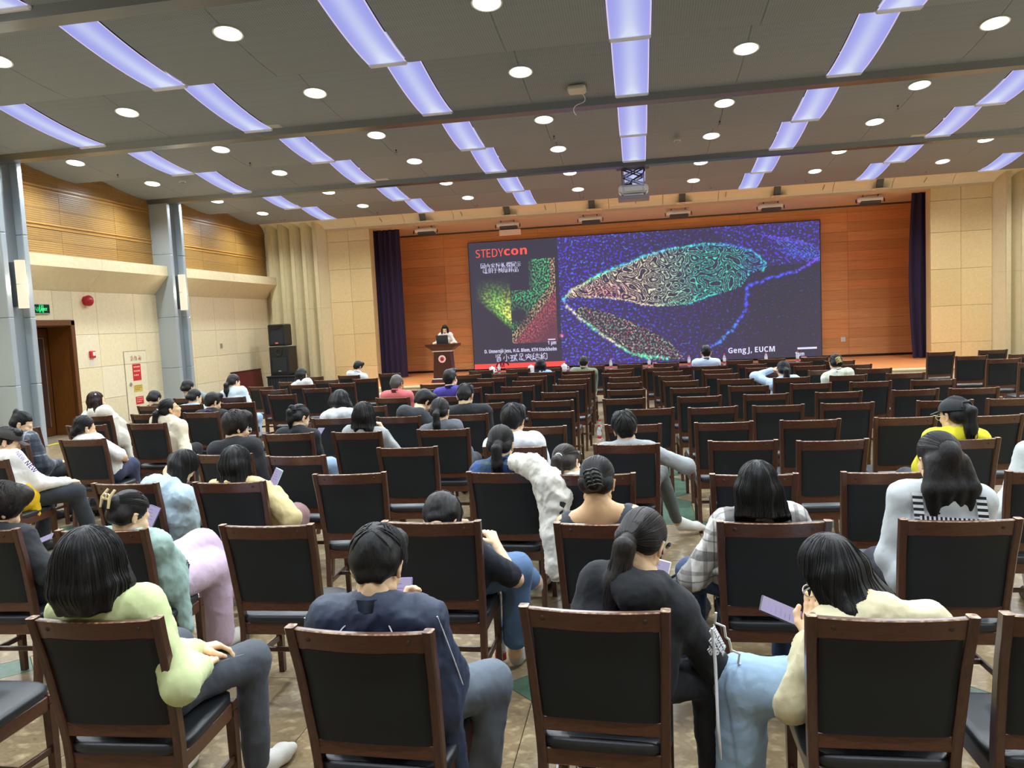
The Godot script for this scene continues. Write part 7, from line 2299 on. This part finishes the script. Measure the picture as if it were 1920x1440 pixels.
# ---------------------------------------------------------------- what people wear and hold
func claw_clip(ht: Transform3D, at: Vector3, m: Material, root: Node3D, size := 1.0, turn := 0.0) -> void:
	var s := Shape.new()
	var tb := Basis(Vector3.BACK, turn)
	var pt := func(x: float, y: float, z: float) -> Vector3: return ht * (at + tb * (Vector3(x, y, 0) * size) + Vector3(0, 0, z * size))
	s.tube([pt.call(0, 0.042, 0.0), pt.call(0, 0.02, 0.012), pt.call(0, -0.02, 0.012), pt.call(0, -0.042, 0.0)], [0.006 * size], 6)
	for k in 5:
		var y := 0.034 - k * 0.017
		for q in [-1.0, 1.0]:
			s.tube([pt.call(0.0, y, 0.012), pt.call(0.017 * q, y + 0.003, 0.012), pt.call(0.033 * q, y - 0.004, 0.0), pt.call(0.036 * q, y - 0.012, -0.022)], [0.0055 * size, 0.0055 * size, 0.005 * size, 0.003 * size], 6)
	obj("claw_clip", s.mesh(), m, root)

func glasses(id: String) -> void:
	var p: Dictionary = return_info[id]
	var ht: Transform3D = p.ht
	var s := Shape.new()
	for q in [-1.0, 1.0]:
		var ring := []
		for k in 15:
			var f := TAU * k / 14.0
			ring.append(ht * Vector3(0.034 * q + 0.025 * cos(f), -0.010 + 0.021 * sin(f), -0.104))
		s.tube(ring, [0.0028], 5, false)
		s.tube([ht * Vector3(0.058 * q, -0.004, -0.104), ht * Vector3(0.082 * q, -0.002, -0.03), ht * Vector3(0.084 * q, 0.0, 0.02)], [0.0028], 5)
	s.tube([ht * Vector3(-0.009, -0.008, -0.104), ht * Vector3(0.009, -0.008, -0.104)], [0.0026], 5)
	obj("glasses", s.mesh(), mat(rgb(210, 206, 196), 0.3, 0.5), p.root)

func baseball_cap(id: String, c: Color) -> void:
	var p: Dictionary = return_info[id]
	var ht: Transform3D = p.ht
	var m := cloth(c, 0.8, 0.4)
	var dome := sheet(func(u, v):
		var a: float = u * TAU
		var e: float = v * PI / 2
		return ht * (Vector3(0, 0.045, 0.014) + Vector3(sin(a) * cos(e) * 0.099, -0.012 + sin(e) * 0.094, cos(a) * cos(e) * 0.114)), 32, 9)
	var cap := obj("cap", dome.mesh(), m, p.root)
	obj("peak", sheet(func(u, v):
		var a: float = lerpf(-0.75, 0.75, u)
		var r: float = lerpf(0.112, 0.185, v)
		return ht * Vector3(sin(a) * lerpf(0.10, 0.115, v), 0.038 - 0.018 * v - 0.02 * a * a, 0.014 - r * cos(a * 0.9)), 14, 4).mesh(), m, cap)
	obj("button", Shape.new().ball(ht * Vector3(0, 0.130, 0.014), Vector3(0.008, 0.005, 0.008), 8, 6).mesh(), m, cap)
	obj("strap_gap", Shape.new().tube([ht * Vector3(-0.045, 0.05, 0.118), ht * Vector3(-0.03, 0.085, 0.112), ht * Vector3(0.03, 0.085, 0.112), ht * Vector3(0.045, 0.05, 0.118)], [0.006], 6).mesh(), m, cap)

func band(at: Vector3, axis: Vector3, r: float, thick: float, m: Material, called: String, root: Node3D) -> void:
	var z := axis.normalized()
	var x := (Vector3.UP if absf(z.y) < 0.9 else Vector3.RIGHT).cross(z).normalized()
	var y := z.cross(x)
	var ring := []
	for k in 17:
		var f := TAU * k / 16.0
		ring.append(at + (x * cos(f) + y * sin(f)) * r)
	obj(called, Shape.new().tube(ring, [thick], 7, false).mesh(), m, root)

func seam(p: Dictionary, pts: Array, r: float, m: Material, called: String) -> void:
	obj(called, Shape.new().tube(pts, [r], 5).mesh(), m, p.root)

func lettering(p: Dictionary, s: String, at: Vector3, normal: Vector3, right: Vector3, h: float, m: Material) -> void:
	var tm := text_mesh(s, h, 0.003, "Droid Sans", true)
	var o := obj("lettering", tm, m, p.root)
	var z := normal.normalized()
	var x := (right - z * right.dot(z)).normalized()
	o.transform = Transform3D(Basis(x, z.cross(x), z), at)

func people_extras() -> void:
	var I := return_info
	var black := mat(rgb(18, 18, 20), 0.35)
	# clips, ties and caps
	claw_clip(I.p8.ht, Vector3(0, 0.01, 0.158), black, I.p8.root, 1.05, 0.25)
	claw_clip(I.p42.ht, Vector3(0, 0.03, 0.140), mat(rgb(206, 180, 116), 0.35, 0.4), I.p42.root, 0.95, 0.3)
	var bc := Shape.new()
	var h6: Transform3D = I.p6.ht
	for x in [-0.034, 0.034]:
		bc.tube([h6 * Vector3(x, 0.115, 0.140), h6 * Vector3(x * 1.1, 0.07, 0.158), h6 * Vector3(x * 1.15, 0.015, 0.150)], [0.007, 0.008, 0.006], 6)
	for c in [-0.014, 0.014]:
		var ring := []
		for k in 13:
			ring.append(h6 * Vector3(c + 0.017 * cos(TAU * k / 12.0), 0.075 + 0.012 * sin(TAU * k / 12.0), 0.158))
		bc.tube(ring, [0.0045], 6, false)
	bc.tube([h6 * Vector3(-0.036, 0.06, 0.157), h6 * Vector3(0.036, 0.06, 0.157)], [0.004], 6)
	obj("claw_clip", bc.mesh(), mat(rgb(206, 184, 138), 0.35, 0.2), I.p6.root)
	for q in [["p3", Vector3(-0.02, -0.045, 0.114), rgb(16, 15, 20), 0.021, 0.006], ["p13", Vector3(0.01, -0.005, 0.120), rgb(70, 60, 58), 0.020, 0.005], ["p14", Vector3(0.0, 0.02, 0.121), rgb(226, 236, 230), 0.021, 0.006], ["p34", Vector3(0, -0.015, 0.12), rgb(28, 27, 28), 0.02, 0.005], ["p24", Vector3(0, 0.03, 0.122), rgb(206, 204, 200), 0.02, 0.006], ["p19", Vector3(0, 0.03, 0.118), rgb(14, 14, 20), 0.034, 0.022], ["p28", Vector3(0, -0.045, 0.114), rgb(26, 24, 24), 0.021, 0.006]]:
		var ht: Transform3D = I[q[0]].ht
		band(ht * (q[1] as Vector3), ht.basis * Vector3(0, -0.35, 1), q[3], q[4], cloth(q[2], 0.8, 0.3), "hair_tie", I[q[0]].root)
	var h3: Transform3D = I.p3.ht
	obj("hair_clip", Shape.new().hull(Transform3D(h3.basis.orthonormalized() * Basis(Vector3.UP, -1.1), h3 * Vector3(0.094, 0.015, -0.012)), Vector3(0.02, 0.008, 0.005), 0.003).mesh(), black, I.p3.root)
	var h23: Transform3D = I.p23.ht
	obj("hair_clip", Shape.new().ball(h23 * Vector3(0.07, 0.09, 0.045), Vector3(0.014, 0.012, 0.010), 8, 6).mesh(), mat(rgb(230, 214, 206), 0.3), I.p23.root)
	baseball_cap("p10", rgb(46, 40, 36))
	baseball_cap("p43", rgb(28, 31, 36))
	for id in ["p18", "p43", "p41"]:
		glasses(id)
	glasses("p4")
	# earphones
	for id in ["p21", "p14"]:
		var ht: Transform3D = I[id].ht
		obj("earphone", Shape.new().ball(ht * Vector3(0.088, -0.02, 0.002), Vector3(0.007, 0.012, 0.007), 8, 6).mesh(), M.white_plastic, I[id].root)
	# white piping on the navy jacket, laid along the raglan seams and sleeves
	var p: Dictionary = I.p2
	var pipe := mat(rgb(196, 200, 210), 0.5)
	for s in [-1, 1]:
		var a: Vector3 = p.nk - p.front * 0.070 + p.lat * (0.075 * s) - p.up * 0.005
		var pts := []
		for k in 9:
			var t := k / 8.0
			pts.append(a + p.lat * (0.075 * s * t) - p.up * (0.16 * t * t + 0.02 * t) - p.front * (0.062 * sin(minf(t * 1.6, 1.57))))
		obj("piping", Shape.new().tube(pts, [0.0028], 5).mesh(), pipe, p.top)
		var q := []
		for k in 9:
			var t := k / 8.0
			var c: Vector3 = p.sh[s].lerp(p.el[s], t)
			q.append(c + (p.lat * s * 0.55 + p.up * 0.55 * (1.0 - t) - p.front * 0.5).normalized() * lerpf(0.077, 0.079, t))
		obj("piping", Shape.new().tube(q, [0.0028], 5).mesh(), pipe, p.top)
	# white lettering and laces on the black hoodie sleeve, yellow inner hood
	p = I.p3
	var wht := mat(rgb(222, 222, 226), 0.6)
	var ax: Vector3 = (p.wr[1] - p.el[1]).normalized()
	var sd: Vector3 = (p.lat * 0.8 - p.front * 0.5 + p.up * 0.2)
	var sl: Vector3 = (p.el[1] - p.sh[1]).normalized()
	var n3 := (sd - sl * sd.dot(sl)).normalized()
	var words := ["TES", "LNCOO", "MASROLIDE", "TWIETHOR"]
	for k in 4:
		var off := sl.cross(n3) * (0.032 - k * 0.021)
		lettering(p, words[k], p.sh[1].lerp(p.el[1], 0.52) + off + n3 * (0.080 - 0.004 * absf(k - 1.5)), n3 + off * 6.0, sl, 0.016, wht)
	var lace := []
	for k in 10:
		var t := k / 9.0
		lace.append(p.sh[1] + p.lat * 0.05 + sl * (t * 0.30) + n3 * (0.070 + 0.008 * sin(t * 40.0)) + sl.cross(n3) * (-0.03 + 0.018 * (k % 2)))
	obj("lace", Shape.new().tube(lace, [0.0045], 5).mesh(), wht, p.top)
	var hang := []
	for k in 8:
		var t := k / 7.0
		hang.append(p.sh[1] + p.lat * (0.075 + 0.02 * t) + n3 * 0.04 - Vector3.UP * (0.03 + 0.46 * t) + p.front * 0.02 * sin(t * 6.0))
	obj("lace", Shape.new().tube(hang, [0.005, 0.006, 0.006, 0.006, 0.006, 0.006, 0.006, 0.003], 5).mesh(), wht, p.top)
	obj("inner_collar", Shape.new().tube([p.nk - p.front * 0.035 - p.lat * 0.085 + p.up * 0.03, p.nk - p.front * 0.0 - p.lat * 0.082 + p.up * 0.035, p.nk + p.front * 0.04 - p.lat * 0.06 + p.up * 0.02], [0.014, 0.018, 0.012], 8).mesh(), cloth(rgb(232, 176, 40), 0.8, 0.4), p.top)
	# round letters on the black shirt (the third is hidden by hair)
	p = I.p18
	for k in 3:
		lettering(p, ["C", "O", "C"][k], p.nk - p.up * 0.125 - p.front * 0.135 + p.lat * (-0.135 + k * 0.052), -p.front, p.lat, 0.026, wht)
	# zebra-striped collar on the grey sweater
	p = I.p15
	var zc := Shape.new()
	var zd := Shape.new()
	var path := []
	for k in 25:
		var t := k / 24.0
		var a := lerpf(-1.0, 1.0, t)
		# from one shoulder down to a square yoke across the back and up to the other
		var x: float = clampf(a * 1.7, -1.0, 1.0) * 0.135
		var dn: float = 0.005 + 0.115 * clampf((1.0 - absf(a)) * 2.6, 0.0, 1.0)
		path.append(p.nk + p.lat * x - p.up * dn - p.front * (0.075 + 0.055 * clampf((1.0 - absf(a)) * 2.6, 0.0, 1.0)))
	for k in 24:
		var a: Vector3 = path[k]
		var b: Vector3 = path[k + 1]
		var n: Vector3 = (-p.front + p.up * 0.35).normalized()
		var w: Vector3 = n.cross((b - a).normalized()) * 0.022
		for h in 2:
			var s := zc if h == 0 else zd
			var c: Vector3 = a.lerp(b, 0.5 * h)
			var d: Vector3 = a.lerp(b, 0.5 * h + 0.5)
			s.quad(c - w + n * 0.006, d - w + n * 0.006, d + w + n * 0.006, c + w + n * 0.006)
			s.quad(c + w + n * 0.006, d + w + n * 0.006, d - w + n * 0.006, c - w + n * 0.006)
	obj("striped_collar", zc.mesh(), cloth(rgb(226, 226, 224), 0.85, 0.3), p.top)
	obj("striped_collar", zd.mesh(), cloth(rgb(30, 30, 36), 0.85, 0.3), p.top)
	# stripes on the mint sleeve
	p = I.p6
	var s6: Vector3 = (p.el[1] - p.sh[1]).normalized()
	var n6: Vector3 = (p.lat - p.front * 0.3 - s6 * (p.lat - p.front * 0.3).dot(s6)).normalized()
	for k in 3:
		var c: Vector3 = p.sh[1].lerp(p.el[1], 0.70 + 0.09 * k)
		obj("sleeve_stripe", Shape.new().tube([c + (n6 + s6.cross(n6) * 0.75).normalized() * 0.087, c + n6 * 0.090, c + (n6 - s6.cross(n6) * 0.75).normalized() * 0.087], [0.006], 5).mesh(), mat(rgb(40, 44, 60), 0.6), p.top)
	# yellow panels and lettering on the white jacket
	p = I.p10
	obj("jacket_panel", joined([yellow_panel(p)]), cloth(rgb(226, 184, 20), 0.8, 0.8), p.top)
	var s10: Vector3 = (p.el[1] - p.sh[1]).normalized()
	var n10: Vector3 = (p.lat - p.front * 0.55 + p.up * 0.3)
	n10 = (n10 - s10 * n10.dot(s10)).normalized()
	lettering(p, "NEW", p.sh[1].lerp(p.el[1], 0.42) + n10 * 0.082 - s10.cross(n10) * 0.02, n10, s10, 0.038, mat(rgb(70, 50, 130), 0.6))
	lettering(p, "NEW", p.sh[1].lerp(p.el[1], 0.0) + n10 * 0.082 - s10.cross(n10) * 0.02, n10, s10, 0.030, mat(rgb(150, 140, 186), 0.6))
	# lanyard, bracelet
	p = I.p25
	band(p.nk + p.up * 0.02, (p.hc - p.nk), 0.074, 0.006, mat(rgb(110, 76, 190), 0.6), "lanyard", p.root)
	p = I.p31
	band(p.nk + p.up * 0.03, (p.hc - p.nk), 0.076, 0.005, mat(rgb(90, 100, 150), 0.6), "lanyard", p.root)
	p = I.p20
	band(p.wr[1] - (p.wr[1] - p.el[1]).normalized() * 0.02, (p.wr[1] - p.el[1]), 0.032, 0.008, mat(rgb(190, 30, 44), 0.4), "bracelet", p.root)
	# moles on the bare neck
	p = I.p8
	# seams of the jeans
	for q in [["p1", 1, rgb(120, 122, 126)], ["p4", -1, rgb(96, 124, 156)], ["p7", 1, rgb(130, 150, 176)]]:
		p = I[q[0]]
		var s: int = q[1]
		var hpv: Vector3 = p.pv + p.ob.x * 0.085 * s
		var pts := []
		for k in 9:
			var t := 0.15 + 0.8 * k / 8.0
			pts.append(hpv.lerp(p.kn[s], t) + (p.ob.x * s * 0.75 + Vector3.UP * 0.66).normalized() * (lerpf(0.086, 0.064, t) + ({"p1": 0.006, "p4": 0.03, "p7": 0.018}[q[0]] as float) + 0.004))
		obj("seam", Shape.new().tube(pts, [0.0022], 5).mesh(), mat(q[2], 0.8), p.root)
	# ---- phones (held, so things of their own)
	var ph := func(id: String, ctr: Vector3, c: Color, label: String, nrm = null, lng = null) -> void:
		var q: Dictionary = I[id]
		var face: Vector3 = (q.o + q.hc + q.hb * Vector3(0, 0, -0.09)) - ctr
		phone(ctr, face if nrm == null else nrm, Vector3.UP if lng == null else lng, c, label)
	ph.call("p2", Vector3(-0.935, 0.865, -2.78), rgb(120, 100, 150), "phone with lavender screen held by the man in navy jacket", Vector3(0.1, 0.5, 0.85))
	ph.call("p3", Vector3(0.035, 0.87, -3.0), rgb(226, 222, 206), "phone in pale case held by the woman in black hoodie", Vector3(-0.05, 0.45, 0.9), Vector3(0.25, 1, -0.2))
	ph.call("p4", Vector3(0.47, 0.80, -2.86), rgb(40, 40, 44), "dark phone lying flat in hand of the woman in cream cardigan", Vector3(0.28, 0.75, 0.6), Vector3(-1, 0.30, -0.15))
	ph.call("p5", Vector3(-3.36, 0.80, -3.75), rgb(60, 60, 66), "phone held low by the person in black T-shirt at the edge", Vector3(-0.2, 0.9, 0.4), Vector3(1, 0, -0.5))
	ph.call("p6", Vector3(-2.735, 0.90, -3.85), rgb(80, 70, 90), "phone held up by the girl in mint jacket", Vector3(0.15, 0.4, 1.0), Vector3(0.35, 1, -0.2))
	ph.call("p12", Vector3(-2.48, 0.91, -4.85), rgb(170, 200, 214), "phone in pale blue case held by the woman in butter-yellow cardigan", Vector3(-0.3, 0.4, 1.0), Vector3(0.4, 1, -0.2))
	ph.call("p19", Vector3(-3.12, 0.91, -7.05), rgb(90, 90, 120), "phone held by the woman with black scrunchie", Vector3(-0.1, 0.85, 0.6))
	ph.call("p28", Vector3(-6.26, 0.99, -11.4), rgb(150, 170, 180), "phone held by the woman in white-blue shirt")
	ph.call("p1", Vector3(-1.93, 0.83, -2.66), rgb(60, 60, 66), "dark phone in front of the woman in pale green hoodie", Vector3(0.1, 0.9, 0.5), Vector3(1, 0.1, 0))
	# ---- the white jacket hung over two chairs
	var jt := base("hanging_jacket", Vector3(-0.58, 0.0, -4.62))
	var jf := Field.new()
	jf.k = 0.05
	jf.chain([Vector3(-0.20, 1.03, -0.06), Vector3(-0.10, 1.01, -0.03), Vector3(0.0, 0.92, 0.01), Vector3(0.05, 0.82, 0.02)], [0.055, 0.062, 0.075, 0.075])
	jf.chain([Vector3(0.05, 0.82, 0.02), Vector3(0.035, 0.62, 0.05), Vector3(0.03, 0.38, 0.06)], [0.07, 0.055, 0.05])
	jf.chain([Vector3(-0.02, 0.86, 0.0), Vector3(0.0, 0.6, 0.06), Vector3(0.005, 0.42, 0.08)], [0.06, 0.04, 0.038])
	jf.chain([Vector3(0.06, 0.84, -0.02), Vector3(0.12, 0.92, -0.08)], [0.06, 0.04])
	obj("sleeves", joined([folds(jf.net(0.0115), 0.010, Vector3(1.6, 0.9, 1.6))]), cloth(rgb(214, 210, 200), 0.8, 1.0), jt)
	obj("lining", Shape.new().tube([Vector3(0.055, 0.86, 0.08), Vector3(0.085, 0.80, 0.08), Vector3(0.07, 0.74, 0.085)], [0.012, 0.026, 0.012], 8).mesh(), cloth(rgb(24, 24, 28), 0.8, 0.6), jt)
	obj("cuff", Shape.new().tube([Vector3(0.03, 0.345, 0.06), Vector3(0.03, 0.325, 0.06)], [0.045, 0.04], 12).mesh(), cloth(rgb(150, 148, 142), 0.8, 0.6), jt)
	tag(jt, "crumpled white jacket hanging between two chairs, sleeve dangling down", "jacket")
	# ---- bags and odds on the floor
	var bg := base("handbag", Vector3(0.17, 0.0, -4.72))
	var bf := Field.new()
	bf.k = 0.06
	bf.bone(Vector3(-0.10, 0.10, 0), Vector3(0.10, 0.10, 0), 0.09, 0.09).bone(Vector3(-0.08, 0.22, 0), Vector3(0.08, 0.22, 0), 0.06, 0.06)
	obj("body", joined([folds(bf.net(0.014), 0.01)]), cloth(rgb(40, 42, 44), 0.6, 0.8), bg)
	var strap := []
	for k in 12:
		var t := k / 11.0
		strap.append(Vector3(-0.1 + 0.3 * t, 0.24 + 0.10 * sin(t * PI), 0.05 * sin(t * 5.0)))
	obj("strap", Shape.new().tube(strap, [0.009], 6).mesh(), black, bg)
	tag(bg, "dark bag with black strap on the floor beside the plaid-shirt woman's knee", "bag")
	var b2 := base("backpack", Vector3(-5.85, 0.0, -7.55))
	var b2f := Field.new()
	b2f.k = 0.08
	b2f.bone(Vector3(-0.10, 0.12, 0), Vector3(0.12, 0.12, 0), 0.12, 0.12).bone(Vector3(-0.06, 0.34, 0), Vector3(0.08, 0.34, 0), 0.09, 0.09)
	obj("body", joined([folds(b2f.net(0.018), 0.014)]), cloth(rgb(30, 33, 42), 0.5, 0.9), b2)
	obj("strap", Shape.new().tube([Vector3(-0.1, 0.44, 0.05), Vector3(0.0, 0.48, 0.12), Vector3(0.1, 0.36, 0.15), Vector3(0.13, 0.16, 0.14)], [0.016], 6).mesh(), black, b2)
	tag(b2, "dark glossy backpack on the floor beside the man in plaid shirt", "backpack")

func yellow_panel(p: Dictionary) -> Dictionary:
	var f := Field.new()
	f.k = 0.05
	f.bone(p.pv + p.up * 0.02 - p.ob.x * 0.10, p.pv + p.up * 0.02 + p.ob.x * 0.10, 0.148, 0.148)
	f.bone(p.pv + p.up * 0.22 + p.ob.x * 0.08, p.pv + p.up * 0.06 + p.ob.x * 0.09, 0.105, 0.13)
	f.bone(p.pv + p.ob * Vector3(0.13, -0.02, -0.06), p.pv + p.ob * Vector3(0.17, -0.15, -0.08), 0.07, 0.035)
	return folds(f.net(0.016), 0.008)
